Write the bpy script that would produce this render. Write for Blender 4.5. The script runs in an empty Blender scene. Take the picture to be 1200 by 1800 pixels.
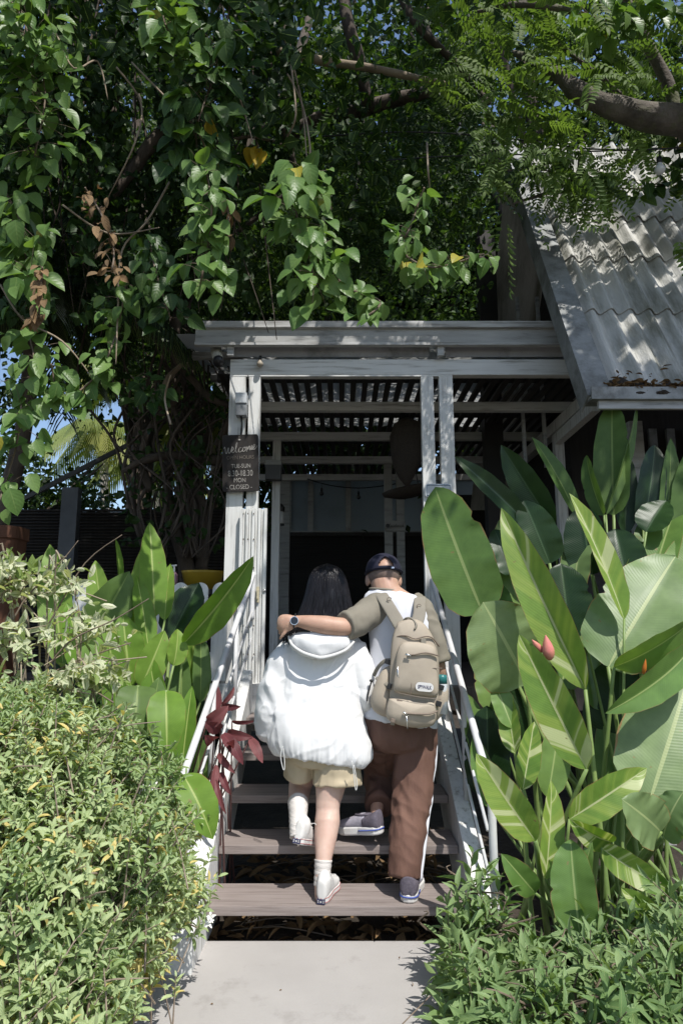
import bpy, bmesh, math, random
import numpy as np
from mathutils import Vector, Matrix, noise
R = math.radians
PI = math.pi
scene = bpy.context.scene
col = scene.collection

# ------------------------------------------------------------------ camera, sky, sun, exposure
CAM = Vector((0.0, 0.0, 1.45)); PITCH = 9.87; FPX = 1150.0
cd = bpy.data.cameras.new('camera'); cam = bpy.data.objects.new('camera', cd); col.objects.link(cam)
cam.location = CAM; cam.rotation_euler = (R(90 + PITCH), 0, 0)
cd.sensor_fit = 'VERTICAL'; cd.sensor_height = 36.0; cd.lens = 36.0 * FPX / 1800.0
cd.clip_start = 0.05; cd.clip_end = 600
scene.camera = cam
SUN_EL, SUN_AZ = 57.0, 30.0                       # azimuth: degrees to the right of straight behind the camera
S = Vector((math.sin(R(SUN_AZ)) * math.cos(R(SUN_EL)), -math.cos(R(SUN_AZ)) * math.cos(R(SUN_EL)), math.sin(R(SUN_EL))))
world = bpy.data.worlds.new('World'); scene.world = world; world.use_nodes = True
wn = world.node_tree.nodes; wl = world.node_tree.links
sky = wn.new('ShaderNodeTexSky'); sky.sky_type = 'NISHITA'; sky.sun_disc = False
sky.sun_elevation = R(SUN_EL); sky.sun_rotation = math.atan2(S.x, S.y)
sky.air_density = 1.0; sky.dust_density = 1.0; sky.ozone_density = 1.2
wn['Background'].inputs['Strength'].default_value = 0.135
wl.new(sky.outputs['Color'], wn['Background'].inputs['Color'])
sd = bpy.data.lights.new('sun', 'SUN'); sd.energy = 4.2; sd.angle = R(0.53); sd.color = (1.0, 0.965, 0.91)
so = bpy.data.objects.new('sun', sd); col.objects.link(so); so.location = S * 30
so.rotation_euler = (-S).to_track_quat('-Z', 'Y').to_euler()
scene.view_settings.view_transform = 'Standard'; scene.view_settings.look = 'None'
scene.view_settings.exposure = 0.42; scene.view_settings.gamma = 1.0
scene.render.engine = 'CYCLES'
scene.cycles.max_bounces = 8; scene.cycles.diffuse_bounces = 4; scene.cycles.transmission_bounces = 5
scene.cycles.transparent_max_bounces = 6; scene.cycles.sample_clamp_indirect = 6.0
scene.cycles.use_denoising = True

# ------------------------------------------------------------------ helpers
_cp, _sp = math.cos(R(PITCH)), math.sin(R(PITCH))
def at(px, py, Y):
    """the point of the plane y = Y that the camera ray through that photo position reaches"""
    u = (px - 600.0) / FPX; v = (900.0 - py) / FPX
    dy = _cp - v * _sp; dz = _sp + v * _cp
    t = Y / dy
    return Vector((u * t, Y, CAM.z + dz * t))
def mpp(py, Y):
    """metres that one photo pixel spans at that height and distance"""
    v = (900.0 - py) / FPX
    return Y / (_cp - v * _sp) / FPX

def tag(o, label=None, cat=None, group=None, kind=None):
    if label: o['label'] = label
    if cat: o['category'] = cat
    if group: o['group'] = group
    if kind: o['kind'] = kind
    return o
def thing(name, label, cat, loc=(0, 0, 0), group=None):
    o = bpy.data.objects.new(name, None); col.objects.link(o); o.location = loc
    o.empty_display_size = 0.1
    return tag(o, label, cat, group)
def root_loc(o):
    while o.parent is not None: o = o.parent
    return Vector(o.location)
def link_mesh(name, me, mat, parent, origin=None):
    o = bpy.data.objects.new(name, me); col.objects.link(o)
    if mat is not None:
        for m in (mat if isinstance(mat, (list, tuple)) else [mat]): me.materials.append(m)
    if parent is not None: o.parent = parent
    elif origin is not None: o.location = origin
    return o
def copy_tree(o, parent=None):
    c = o.copy(); col.objects.link(c)
    if parent is not None: c.parent = parent
    for ch in [x for x in col.objects if x.parent == o]: copy_tree(ch, c)
    return c

class MB:
    """collects shapes, links them as ONE mesh object (vertices given in world space)"""
    def __init__(s): s.v = []; s.f = []; s.m = []; s.luv = {}; s.mi = 0
    def add(s, vs, fs):
        b = len(s.v); s.v.extend([tuple(x) for x in vs])
        for f in fs: s.f.append(tuple(b + i for i in f)); s.m.append(s.mi)
        return b
    def box(s, c, size, rot=None):
        c = Vector(c); hx, hy, hz = [k / 2 for k in size]
        vs = [Vector((x * hx, y * hy, z * hz)) for x in (-1, 1) for y in (-1, 1) for z in (-1, 1)]
        if rot is not None: vs = [rot @ v for v in vs]
        s.add([c + v for v in vs], [(0, 1, 3, 2), (4, 6, 7, 5), (0, 4, 5, 1), (2, 3, 7, 6), (0, 2, 6, 4), (1, 5, 7, 3)])
    def box2(s, p, q):
        p, q = Vector(p), Vector(q); s.box((p + q) / 2, [abs(a) for a in (q - p)])
    def beam(s, p, q, w, h, up=(0, 0, 1)):
        p, q = Vector(p), Vector(q); d = (q - p); L = d.length; d.normalize()
        x = d.cross(Vector(up)); x.normalize(); z = x.cross(d)
        m = Matrix((x, d, z)).transposed()
        s.box((p + q) / 2, (w, L, h), m)
    def tube(s, pts, r, n=8, caps=True, sub=0, flat=None):
        pts = [Vector(p) for p in pts]
        rr = list(r) if isinstance(r, (list, tuple)) else [r] * len(pts)
        if sub: pts, rr = smooth_path(pts, rr, sub)
        b = len(s.v); N = len(pts)
        t0 = (pts[1] - pts[0]).normalized()
        ref = Vector((0, 0, 1)) if abs(t0.z) < .9 else Vector((1, 0, 0))
        x = t0.cross(ref).normalized()
        for i in range(N):
            t = (pts[min(i + 1, N - 1)] - pts[max(i - 1, 0)])
            if t.length < 1e-9: t = t0.copy()
            t.normalize(); x = (x - t * x.dot(t))
            if x.length < 1e-6: x = t.orthogonal()
            x.normalize(); y = t.cross(x)
            for k in range(n):
                a = 2 * PI * k / n
                s.v.append(tuple(pts[i] + (x * math.cos(a) + y * math.sin(a) * (flat or 1)) * rr[i]))
        for i in range(N - 1):
            for k in range(n):
                k2 = (k + 1) % n
                s.f.append((b + i * n + k, b + i * n + k2, b + (i + 1) * n + k2, b + (i + 1) * n + k)); s.m.append(s.mi)
        if caps:
            s.f.append(tuple(b + k for k in reversed(range(n)))); s.m.append(s.mi)
            s.f.append(tuple(b + (N - 1) * n + k for k in range(n))); s.m.append(s.mi)
    def rings(s, rings, n=28, power=2.0, caps=True):
        """rings: list of (centre, half-axis a, half-axis b)"""
        b = len(s.v)
        for c, ax, ay in rings:
            for k in range(n):
                a = 2 * PI * k / n; ca, sa = math.cos(a), math.sin(a)
                e = 2.0 / power
                s.v.append(tuple(Vector(c) + Vector(ax) * (math.copysign(abs(ca) ** e, ca)) + Vector(ay) * (math.copysign(abs(sa) ** e, sa))))
        for i in range(len(rings) - 1):
            for k in range(n):
                k2 = (k + 1) % n
                s.f.append((b + i * n + k, b + i * n + k2, b + (i + 1) * n + k2, b + (i + 1) * n + k)); s.m.append(s.mi)
        if caps:
            s.f.append(tuple(b + k for k in reversed(range(n)))); s.m.append(s.mi)
            s.f.append(tuple(b + (len(rings) - 1) * n + k for k in range(n))); s.m.append(s.mi)
    def ell(s, c, r, n=18, m=12, rot=None):
        c = Vector(c); vs = []; fs = []
        for i in range(m + 1):
            ph = PI * i / m
            for k in range(n):
                a = 2 * PI * k / n
                v = Vector((r[0] * math.sin(ph) * math.cos(a), r[1] * math.sin(ph) * math.sin(a), r[2] * math.cos(ph)))
                if rot is not None: v = rot @ v
                vs.append(c + v)
        for i in range(m):
            for k in range(n):
                k2 = (k + 1) % n
                fs.append((i * n + k, (i + 1) * n + k, (i + 1) * n + k2, i * n + k2))
        s.add(vs, fs)
    def prism_x(s, poly, x0, x1):
        """polygon of (y, z) pulled from x0 to x1"""
        n = len(poly)
        vs = [(x0, y, z) for y, z in poly] + [(x1, y, z) for y, z in poly]
        s.add(vs, [tuple(range(n)), tuple(reversed(range(n, 2 * n)))] + [(i, i + n, (i + 1) % n + n, (i + 1) % n) for i in range(n)])
    def build(s, name, mat, parent=None, smooth=False, origin=None, bevel=0, fix=False):
        off = root_loc(parent) if parent is not None else (Vector(origin) if origin is not None else Vector((0, 0, 0)))
        me = bpy.data.meshes.new(name)
        me.from_pydata([(x - off.x, y - off.y, z - off.z) for x, y, z in s.v], [], s.f)
        if fix or bevel:
            bm = bmesh.new(); bm.from_mesh(me)
            bmesh.ops.recalc_face_normals(bm, faces=bm.faces)
            if bevel:
                bmesh.ops.bevel(bm, geom=[e for e in bm.edges if len(e.link_faces) == 2 and e.calc_face_angle(0) > .5], offset=bevel, segments=2, affect='EDGES', profile=.7, clamp_overlap=True)
            bm.to_mesh(me); bm.free()
        else:
            me.polygons.foreach_set('material_index', s.m)
        if s.luv:
            a = me.attributes.new('luv', 'FLOAT_VECTOR', 'POINT')
            arr = np.zeros((len(s.v), 3), np.float32)
            for k, val in s.luv.items(): arr[k] = val
            a.data.foreach_set('vector', arr.ravel())
        if smooth: me.polygons.foreach_set('use_smooth', [True] * len(me.polygons))
        me.update()
        return link_mesh(name, me, mat, parent, off if parent is None else None)

def smooth_path(pts, rr, sub):
    P = []; Q = []; n = len(pts)
    for i in range(n - 1):
        p0, p1, p2, p3 = pts[max(i - 1, 0)], pts[i], pts[i + 1], pts[min(i + 2, n - 1)]
        for k in range(sub):
            t = k / sub
            P.append(0.5 * ((2 * p1) + (p2 - p0) * t + (2 * p0 - 5 * p1 + 4 * p2 - p3) * t * t + (3 * p1 - p0 - 3 * p2 + p3) * t ** 3))
            Q.append(rr[i] * (1 - t) + rr[i + 1] * t)
    P.append(pts[-1]); Q.append(rr[-1])
    return P, Q

def fuse(mb, name, mat, parent, voxel=.008, smooth_it=6, post=None, smooth_f=.5):
    """melts the collected shapes into one continuous skin"""
    me = bpy.data.meshes.new('tmp'); me.from_pydata(mb.v, [], mb.f)
    bm = bmesh.new(); bm.from_mesh(me); bmesh.ops.recalc_face_normals(bm, faces=bm.faces); bm.to_mesh(me); bm.free()
    o = bpy.data.objects.new('tmp', me); col.objects.link(o)
    m = o.modifiers.new('r', 'REMESH'); m.mode = 'VOXEL'; m.voxel_size = voxel
    m = o.modifiers.new('s', 'SMOOTH'); m.factor = smooth_f; m.iterations = smooth_it
    dg = bpy.context.evaluated_depsgraph_get(); dg.update()
    out = bpy.data.meshes.new_from_object(o.evaluated_get(dg))
    bpy.data.objects.remove(o); bpy.data.meshes.remove(me)
    out.name = name
    n = len(out.vertices); co = np.zeros(n * 3, np.float32); no = np.zeros(n * 3, np.float32)
    out.vertices.foreach_get('co', co); out.vertices.foreach_get('normal', no)
    co = co.reshape(-1, 3); no = no.reshape(-1, 3)
    if post is not None: co = post(co, no)
    off = root_loc(parent); co = co - np.array(off, np.float32)
    out.vertices.foreach_set('co', co.astype(np.float32).ravel())
    out.polygons.foreach_set('use_smooth', [True] * len(out.polygons)); out.update()
    out.materials.clear()
    return link_mesh(name, out, mat, parent)

# ------------------------------------------------------------------ materials
def _ramp(nt, fac, c1, c2, p1=.3, p2=.7):
    r = nt.nodes.new('ShaderNodeValToRGB'); e = r.color_ramp.elements
    e[0].position = p1; e[0].color = (*c1, 1); e[1].position = p2; e[1].color = (*c2, 1)
    nt.links.new(fac, r.inputs[0]); return r.outputs[0]
def _noise(nt, scale, detail=4, coord='Object', stretch=None, rough=.55):
    tc = nt.nodes.new('ShaderNodeTexCoord'); mp = nt.nodes.new('ShaderNodeMapping')
    nt.links.new(tc.outputs[coord], mp.inputs[0])
    if stretch: mp.inputs['Scale'].default_value = stretch
    n = nt.nodes.new('ShaderNodeTexNoise'); n.inputs['Scale'].default_value = scale
    n.inputs['Detail'].default_value = detail; n.inputs['Roughness'].default_value = rough
    nt.links.new(mp.outputs[0], n.inputs['Vector']); return n.outputs['Fac']
def _mix(nt, fac, a, b, mode='MIX'):
    m = nt.nodes.new('ShaderNodeMix'); m.data_type = 'RGBA'; m.blend_type = mode
    for sock, val in ((0, fac), (6, a), (7, b)):
        if isinstance(val, (int, float)): m.inputs[sock].default_value = val
        elif isinstance(val, tuple): m.inputs[sock].default_value = (*val, 1)
        else: nt.links.new(val, m.inputs[sock])
    return m.outputs[2]
def _math(nt, op, a, b=0.0, c=None):
    m = nt.nodes.new('ShaderNodeMath'); m.operation = op
    for i, val in enumerate((a, b, c)):
        if val is None: continue
        if isinstance(val, (int, float)): m.inputs[i].default_value = val
        else: nt.links.new(val, m.inputs[i])
    return m.outputs[0]
def pmat(name, c1, c2=None, rough=.6, scale=6, stretch=None, bump=.15, bscale=80, bstretch=None, dirt=None, dscale=2.5, dpos=(.55, .75), metal=0, spec=.4, bdist=.01, sheen=0, ramp=(.3, .7), sss=0):
    m = bpy.data.materials.new(name); m.use_nodes = True; nt = m.node_tree; p = nt.nodes['Principled BSDF']
    if c2 is None: c2 = tuple(k * .8 for k in c1)
    c = _ramp(nt, _noise(nt, scale, 5, stretch=stretch), c1, c2, *ramp)
    if dirt is not None:
        c = _mix(nt, _ramp(nt, _noise(nt, dscale, 8, stretch=stretch, rough=.68), (0, 0, 0), (1, 1, 1), *dpos), c, dirt)
    nt.links.new(c, p.inputs['Base Color'])
    p.inputs['Roughness'].default_value = rough; p.inputs['Metallic'].default_value = metal
    p.inputs['Specular IOR Level'].default_value = spec
    if sheen: p.inputs['Sheen Weight'].default_value = sheen
    if sss:
        p.inputs['Subsurface Weight'].default_value = sss; p.inputs['Subsurface Radius'].default_value = (.012, .005, .003); p.inputs['Subsurface Scale'].default_value = 1.0
    if bump:
        b = nt.nodes.new('ShaderNodeBump'); b.inputs['Strength'].default_value = bump; b.inputs['Distance'].default_value = bdist
        nt.links.new(_noise(nt, bscale, 5, stretch=bstretch or stretch), b.inputs['Height']); nt.links.new(b.outputs[0], p.inputs['Normal'])
    return m
def leafmat(name, c1, c2, trans=.35, tcol=None, rough=.42, veins=30, vk=6, rib=(.25, .35, .10), ribw=.05, vari=None, spec=.22, old=None, oldp=.9, vbump=.25, edge=False):
    """leaf: colour varies from leaf to leaf, pale midrib, side veins, light passing through the blade"""
    m = bpy.data.materials.new(name); m.use_nodes = True; nt = m.node_tree; p = nt.nodes['Principled BSDF']
    a = nt.nodes.new('ShaderNodeAttribute'); a.attribute_name = 'luv'
    sx = nt.nodes.new('ShaderNodeSeparateXYZ'); nt.links.new(a.outputs['Vector'], sx.inputs[0])
    u, v, r = sx.outputs[0], sx.outputs[1], sx.outputs[2]
    au = _math(nt, 'ABSOLUTE', u)
    c = _ramp(nt, r, c1, c2, 0.0, .9)
    c = _mix(nt, .35, c, _mix(nt, 1.0, c, _ramp(nt, _noise(nt, 14, 3), (.55, .6, .5), (1.35, 1.3, 1.2)), 'MULTIPLY'))
    ph = _math(nt, 'SUBTRACT', _math(nt, 'MULTIPLY', v, veins), _math(nt, 'MULTIPLY', au, vk))
    if vari is not None:                                   # pale bands along the side veins
        w1 = nt.nodes.new('ShaderNodeTexNoise'); w1.noise_dimensions = '2D' if False else '3D'
        cb = nt.nodes.new('ShaderNodeCombineXYZ')
        nt.links.new(_math(nt, 'SUBTRACT', _math(nt, 'MULTIPLY', v, 7.0), _math(nt, 'MULTIPLY', au, 1.1)), cb.inputs[0])
        nt.links.new(_math(nt, 'SIGN', u), cb.inputs[1]); nt.links.new(_math(nt, 'MULTIPLY', r, 37.0), cb.inputs[2])
        nt.links.new(cb.outputs[0], w1.inputs['Vector']); w1.inputs['Scale'].default_value = 1.0; w1.inputs['Detail'].default_value = 2.5
        c = _mix(nt, _ramp(nt, w1.outputs['Fac'], (0, 0, 0), (1, 1, 1), vari[1], vari[1] + .03), c, vari[0])
        c = _mix(nt, _math(nt, 'MULTIPLY', _ramp(nt, w1.outputs['Fac'], (0, 0, 0), (1, 1, 1), vari[1] - .14, vari[1] - .02), .55), c, vari[2])
    if old is not None:
        c = _mix(nt, _math(nt, 'GREATER_THAN', r, oldp), c, old)
    if edge:                                               # dried brown rims and a few scorched spots
        en = _noise(nt, 9, 5)
        c = _mix(nt, _math(nt, 'GREATER_THAN', _math(nt, 'ADD', au, _math(nt, 'MULTIPLY', en, .16)), 1.065), c, (.26, .17, .07))
        c = _mix(nt, _ramp(nt, _noise(nt, 26, 3), (0, 0, 0), (1, 1, 1), .70, .74), c, (.20, .17, .06))
    ribf = _math(nt, 'LESS_THAN', au, ribw)
    c = _mix(nt, ribf, c, rib)
    nt.links.new(c, p.inputs['Base Color']); p.inputs['Roughness'].default_value = rough; p.inputs['Specular IOR Level'].default_value = spec
    b = nt.nodes.new('ShaderNodeBump'); b.inputs['Strength'].default_value = vbump; b.inputs['Distance'].default_value = .003
    h = _math(nt, 'SINE', _math(nt, 'MULTIPLY', ph, 6.283)); nt.links.new(_math(nt, 'ADD', h, _math(nt, 'MULTIPLY', ribf, 1.5)), b.inputs['Height'])
    nt.links.new(b.outputs[0], p.inputs['Normal'])
    t = nt.nodes.new('ShaderNodeBsdfTranslucent'); nt.links.new(_mix(nt, 1.0, c, tcol or (1.5, 1.6, .55), 'MULTIPLY'), t.inputs['Color'])
    x = nt.nodes.new('ShaderNodeMixShader'); x.inputs[0].default_value = trans
    nt.links.new(p.outputs[0], x.inputs[1]); nt.links.new(t.outputs[0], x.inputs[2])
    nt.links.new(x.outputs[0], nt.nodes['Material Output'].inputs['Surface'])
    return m

M = {}
M['white_wood'] = pmat('white_wood', (.68, .68, .66), (.58, .58, .56), rough=.6, scale=3, stretch=(12, 12, .8), bump=.25, bscale=40, dirt=(.25, .235, .20), dscale=3.0, dpos=(.54, .72), bdist=.005)
M['fascia'] = pmat('weathered_paint', (.50, .50, .49), (.34, .34, .335), rough=.7, scale=4, stretch=(.6, 8, 10), bump=.35, bscale=30, dirt=(.15, .14, .125), dscale=2.6, dpos=(.50, .72), bdist=.004)
M['beam'] = pmat('white_beam', (.68, .68, .66), (.57, .57, .55), rough=.6, scale=3, stretch=(.8, 12, 12), bump=.25, bscale=40, dirt=(.25, .235, .20), dscale=3.0, dpos=(.54, .72), bdist=.004)
M['grey_wood'] = pmat('grey_wood', (.40, .40, .39), (.28, .28, .27), rough=.7, scale=3, stretch=(1, 1, 8), bump=.3, bscale=40, dirt=(.12, .12, .11), dscale=3, bdist=.004)
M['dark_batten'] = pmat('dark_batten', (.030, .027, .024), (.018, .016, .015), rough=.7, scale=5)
M['sheet'] = pmat('cement_sheet', (.50, .50, .51), (.38, .38, .39), rough=.8, scale=2, bump=.2, bscale=50, dirt=(.10, .10, .10), dscale=1.6, dpos=(.55, .75))
M['roof_sheet'] = pmat('roof_sheet', (.58, .57, .54), (.40, .40, .37), rough=.85, scale=5, stretch=(2.2, .35, .35), bump=.5, bscale=70, dirt=(.13, .13, .095), dscale=2.6, dpos=(.48, .70))
M['zinc'] = pmat('zinc_trim', (.31, .32, .32), (.20, .21, .21), rough=.65, scale=7, bump=.3, bscale=40, dirt=(.10, .10, .09), dscale=4, dpos=(.46, .66), metal=.1)
M['tread'] = pmat('tread_wood', (.272, .232, .215), (.212, .176, .160), rough=.6, scale=3, stretch=(1.2, 26, 26), bump=.35, bscale=12, dirt=(.155, .125, .115), dscale=3.0, dpos=(.50, .72), bdist=.004)
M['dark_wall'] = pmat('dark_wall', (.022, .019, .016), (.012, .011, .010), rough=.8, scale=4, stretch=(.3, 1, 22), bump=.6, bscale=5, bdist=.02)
M['black_wood'] = pmat('black_wood', (.035, .030, .026), (.020, .017, .015), rough=.65, scale=4, stretch=(10, 10, .6), bump=.3, bscale=12)
M['floor'] = pmat('deck_floor', (.14, .11, .09), (.09, .07, .06), rough=.6, scale=3, stretch=(20, 1, 1))
M['concrete'] = pmat('concrete', (.385, .368, .352), (.335, .32, .306), rough=.88, scale=2.2, bump=.45, bscale=120, dirt=(.235, .22, .205), dscale=3.4, dpos=(.56, .78), bdist=.004)
M['soil'] = pmat('soil', (.055, .043, .032), (.028, .022, .016), rough=.95, scale=5, bump=.8, bscale=25, bdist=.03)
M['pipe'] = pmat('painted_pipe', (.62, .62, .62), (.52, .52, .53), rough=.45, scale=8, bump=.1, bscale=50, dirt=(.28, .26, .24), dscale=9, dpos=(.66, .78))
M['bark'] = pmat('bark', (.11, .085, .065), (.050, .040, .032), rough=.9, scale=9, stretch=(1, 1, .4), bump=.9, bscale=22, bdist=.02)
M['bark_pale'] = pmat('bark_pale', (.30, .24, .17), (.17, .13, .09), rough=.85, scale=7, bump=.6, bscale=30, bdist=.01)
M['palm_trunk'] = pmat('palm_trunk', (.46, .43, .39), (.30, .28, .25), rough=.9, scale=4, stretch=(1, 1, 6), bump=.5, bscale=10, bdist=.03)
M['twig'] = pmat('twig', (.20, .15, .11), (.11, .085, .06), rough=.85, scale=12, bump=.3)
M['stem_green'] = pmat('stem_green', (.22, .30, .09), (.13, .20, .06), rough=.5, scale=6, stretch=(1, 1, .3), bump=.1)
M['black_plastic'] = pmat('black_plastic', (.02, .02, .021), (.014, .014, .015), rough=.4, bump=.05)
M['white_plastic'] = pmat('white_plastic', (.55, .58, .60), (.46, .48, .50), rough=.45, bump=.05)
M['chalk'] = pmat('sign_paint', (.40, .38, .35), (.16, .15, .14), rough=.85, scale=40, bump=.1)
M['faded_chalk'] = pmat('faded_sign_paint', (.16, .14, .12), (.08, .07, .06), rough=.9, scale=30, bump=.1)

def add_translucent(m, col_, fac):
    nt = m.node_tree; t = nt.nodes.new('ShaderNodeBsdfTranslucent'); t.inputs[0].default_value = (*col_, 1)
    x = nt.nodes.new('ShaderNodeMixShader'); x.inputs[0].default_value = fac
    nt.links.new(nt.nodes['Principled BSDF'].outputs[0], x.inputs[1]); nt.links.new(t.outputs[0], x.inputs[2]); nt.links.new(x.outputs[0], nt.nodes['Material Output'].inputs[0])
add_translucent(M['sheet'], (.62, .63, .62), .30)         # translucency added to the porch roof so daylight brightens the ceiling
# ------------------------------------------------------------------ ground and path
def grid_sheet(x0, x1, y0, y1, nx, ny, hf):
    mb = MB(); vs = []; fs = []
    for j in range(ny + 1):
        for i in range(nx + 1):
            x = x0 + (x1 - x0) * i / nx; y = y0 + (y1 - y0) * j / ny
            vs.append((x, y, hf(x, y)))
    for j in range(ny):
        for i in range(nx):
            a = j * (nx + 1) + i; fs.append((a, a + 1, a + nx + 2, a + nx + 1))
    mb.add(vs, fs); return mb
g = grid_sheet(-80, 80, -60, 140, 2, 2, lambda x, y: -.06).build('ground', M['soil']); tag(g, kind='structure')
mb = MB(); mb.box2((-1.15, -4.0, -.20), (1.02, 3.36, 0.0))
p = mb.build('path', M['concrete'], bevel=.012); tag(p, kind='structure')
# soil bed banked under the plants
bed = grid_sheet(-4.0, -.80, .2, 4.7, 20, 20, lambda x, y: -.045 + .05 * noise.noise((x * 2, y * 2, 0))).build('soil_bed', M['soil'], smooth=True); tag(bed, kind='structure')
bed = grid_sheet(.80, 4.2, .2, 4.7, 20, 20, lambda x, y: -.045 + .05 * noise.noise((x * 2, y * 2, 3))).build('soil_bed', M['soil'], smooth=True); tag(bed, kind='structure')

# ------------------------------------------------------------------ stairs
FLOOR = 1.02
stairs = thing('staircase', 'five brown wooden treads between white painted stringers leading up to the porch', 'staircase', (0, 3.3, 0))
for k in range(5):
    y = 3.30 + .30 * k; z = .17 * (k + 1)
    mb = MB(); mb.box2((-.628, y, z - .042), (.598, y + .275, z))
    mb.build('tread', M['tread'], stairs, bevel=.005)
def stringer(x0, x1):
    mb = MB(); f = lambda y: .14 + .575 * (y - 3.06)
    mb.prism_x([(3.05, -.02), (3.05, f(3.05)), (4.80, f(4.80)), (4.80, .72), (3.62, -.02)], x0, x1)
    mb.build('stringer', M['white_wood'], stairs, bevel=.008, fix=True)
stringer(-.745, -.632); stringer(.602, .685)

# ------------------------------------------------------------------ hand rails
def handrail(name, label, pts_top, posts, rods):
    t = thing(name, label, 'handrail', posts[0][0], group='pipe handrails of the stairs')
    mb = MB(); mb.tube(pts_top, .0185, 12, sub=5); mb.build('rail', M['pipe'], t, smooth=True)
    for a, b in posts:
        mb = MB(); mb.tube([a, b], .0155, 10); mb.build('post', M['pipe'], t, smooth=True)
    for a, b in rods:
        mb = MB(); mb.tube([a, b], .0085, 8); mb.build('rod', M['pipe'], t, smooth=True)
def railside(sx, top_px, bot_px, name, label):
    top = at(top_px[0], top_px[1], 4.86); bot = at(bot_px[0], bot_px[1], 3.16)
    d = top - bot
    f = lambda s, dz=0: bot + d * s + Vector((0, 0, dz))
    low = bot + Vector((0, -.02, -bot.z * .12))
    pts = [Vector((bot.x, 3.11, .02)), Vector((bot.x, 3.11, bot.z * .55)), bot + Vector((0, -.045, -.10)), bot + Vector((0, -.018, -.025)), bot + Vector((0, .03, .02)), f(.3), f(.6), f(.9), f(1.0), f(1.02, -.03), f(1.015, -.14), f(1.0, -.32)]
    st = lambda y: .14 + .575 * (y - 3.06)
    posts = []
    for s in (.34, .68):
        q = f(s); posts.append((Vector((q.x, q.y, st(q.y) - .02)), q))
    rods = [(f(.03, -.26), f(1.0, -.26)), (f(.02, -.46), f(1.0, -.46))]
    handrail(name, label, pts, posts, rods)
railside(-1, (444, 1012), (318, 1378), 'handrail', 'grey white pipe handrail running up beside the red leaved cordyline')
railside(1, (760, 1022), (858, 1372), 'handrail', 'grey white pipe handrail running up between the backpack and the banana leaves')

# ------------------------------------------------------------------ porch
YP = 4.95
X = lambda px, py=700, Y=YP: at(px, py, Y).x
Z = lambda py, Y=YP: at(600, py, Y).z
porch = thing('porch', 'white timber entrance porch with slatted ceiling behind the stairs', 'porch', (0, YP, FLOOR))
mb = MB(); mb.box2((-2.9, 4.80, .86), (2.25, 9.6, FLOOR)); mb.build('floor', M['floor'], porch)
mb = MB(); mb.box2((-.95, 4.79, .72), (-.50, 4.90, FLOOR + .02)); mb.build('threshold_block', M['white_wood'], porch, bevel=.008)
zb, zt = Z(659), Z(632)
for a, b in ((403, 431), (437, 457), (740, 762), (772, 796)):
    mb = MB(); mb.box2((X(a), YP, FLOOR), (X(b), YP + .07, zb)); mb.build('post', M['white_wood'], porch, bevel=.004)
mb = MB(); mb.box2((X(403), YP - .004, zb), (2.9, YP + .075, zt)); mb.build('header_beam', M['beam'], porch, bevel=.004)
mb = MB(); mb.box2((X(404), YP - .002, zb - .012), (X(796), YP + .06, zb - .001)); mb.build('trim', M['beam'], porch)
# cross beams, battens
YB = [5.68, 6.62, 7.62, 8.55]
for y in YB:
    mb = MB(); mb.box2((-1.02 if y < 8 else -1.2, y, 3.372), (2.1, y + .07, 3.455)); mb.build('cross_beam', M['beam'], porch, bevel=.004)
mb = MB()
x = -1.0
while x < 2.05:
    mb.box2((x, YP + .08, 3.458), (x + .046, 9.0, 3.488)); x += .098
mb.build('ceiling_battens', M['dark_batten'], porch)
for y in (5.25, 6.2, 7.15, 8.1):
    mb = MB(); mb.box2((-1.05, y, 3.49), (2.1, y + .06, 3.55)); mb.build('purlin', M['dark_batten'], porch)
# side beams of the right bay
mb = MB(); mb.box2((2.0, YP + .08, 3.25), (2.09, 9.0, 3.36)); mb.build('side_beam', M['white_wood'], porch, bevel=.004)
mb = MB(); mb.beam(at(1046, 712, 5.0), at(980, 772, 5.95), .07, .10); mb.build('brace', M['white_wood'], porch, bevel=.004)
mb = MB(); mb.box2((X(974, 800, 5.98), 5.95, FLOOR), (X(990, 800, 5.98), 6.03, 3.24)); mb.build('post', M['white_wood'], porch, bevel=.004)
mb = MB(); mb.box2((X(478, 850, 6.6), 6.62, FLOOR), (X(492, 850, 6.6), 6.70, 3.37)); mb.build('post', M['white_wood'], porch, bevel=.004)
# roof: shallow sheet rising to the back, fascia at the front
YF = 4.84
zf0, zf1 = at(600, 604, YF).z, at(600, 566, YF).z
XL, XR = at(343, 585, 4.84).x, at(1015, 585, 4.84).x
def roofz(y): return zf1 - .03 + (y - YF) * .130
mb = MB(); vs = []; fs = []; nx = 150
for j, y in enumerate((YF + .02, 6.8, 9.4)):
    for i in range(nx + 1):
        xx = XL + (XR - XL) * i / nx
        vs.append((xx, y, roofz(y) + .012 * math.sin(xx * 2 * PI / .155)))
for j in range(2):
    for i in range(nx):
        a = j * (nx + 1) + i; fs.append((a, a + 1, a + nx + 2, a + nx + 1))
mb.add(vs, fs); rf = mb.build('roof', M['sheet'], porch, smooth=True)
mb = MB(); mb.add([(XR + .002, 4.98, roofz(4.98)), (2.2, 4.98, roofz(4.98)), (2.2, 9.4, roofz(9.4)), (XR + .002, 9.4, roofz(9.4))], [(0, 1, 2, 3)]); mb.build('roof', M['sheet'], porch)
mb = MB(); mb.add([(-1.36, 5.05, roofz(5.05)), (XL - .002, 5.05, roofz(5.05)), (XL - .002, 9.4, roofz(9.4)), (-1.36, 9.4, roofz(9.4))], [(0, 1, 2, 3)]); mb.build('roof', M['sheet'], porch)
mb = MB(); mb.box2((XL, YF - .02, at(600, 577, YF).z), (XR, YF + .012, zf1)); mb.build('fascia', M['fascia'], porch, bevel=.003)
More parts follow.
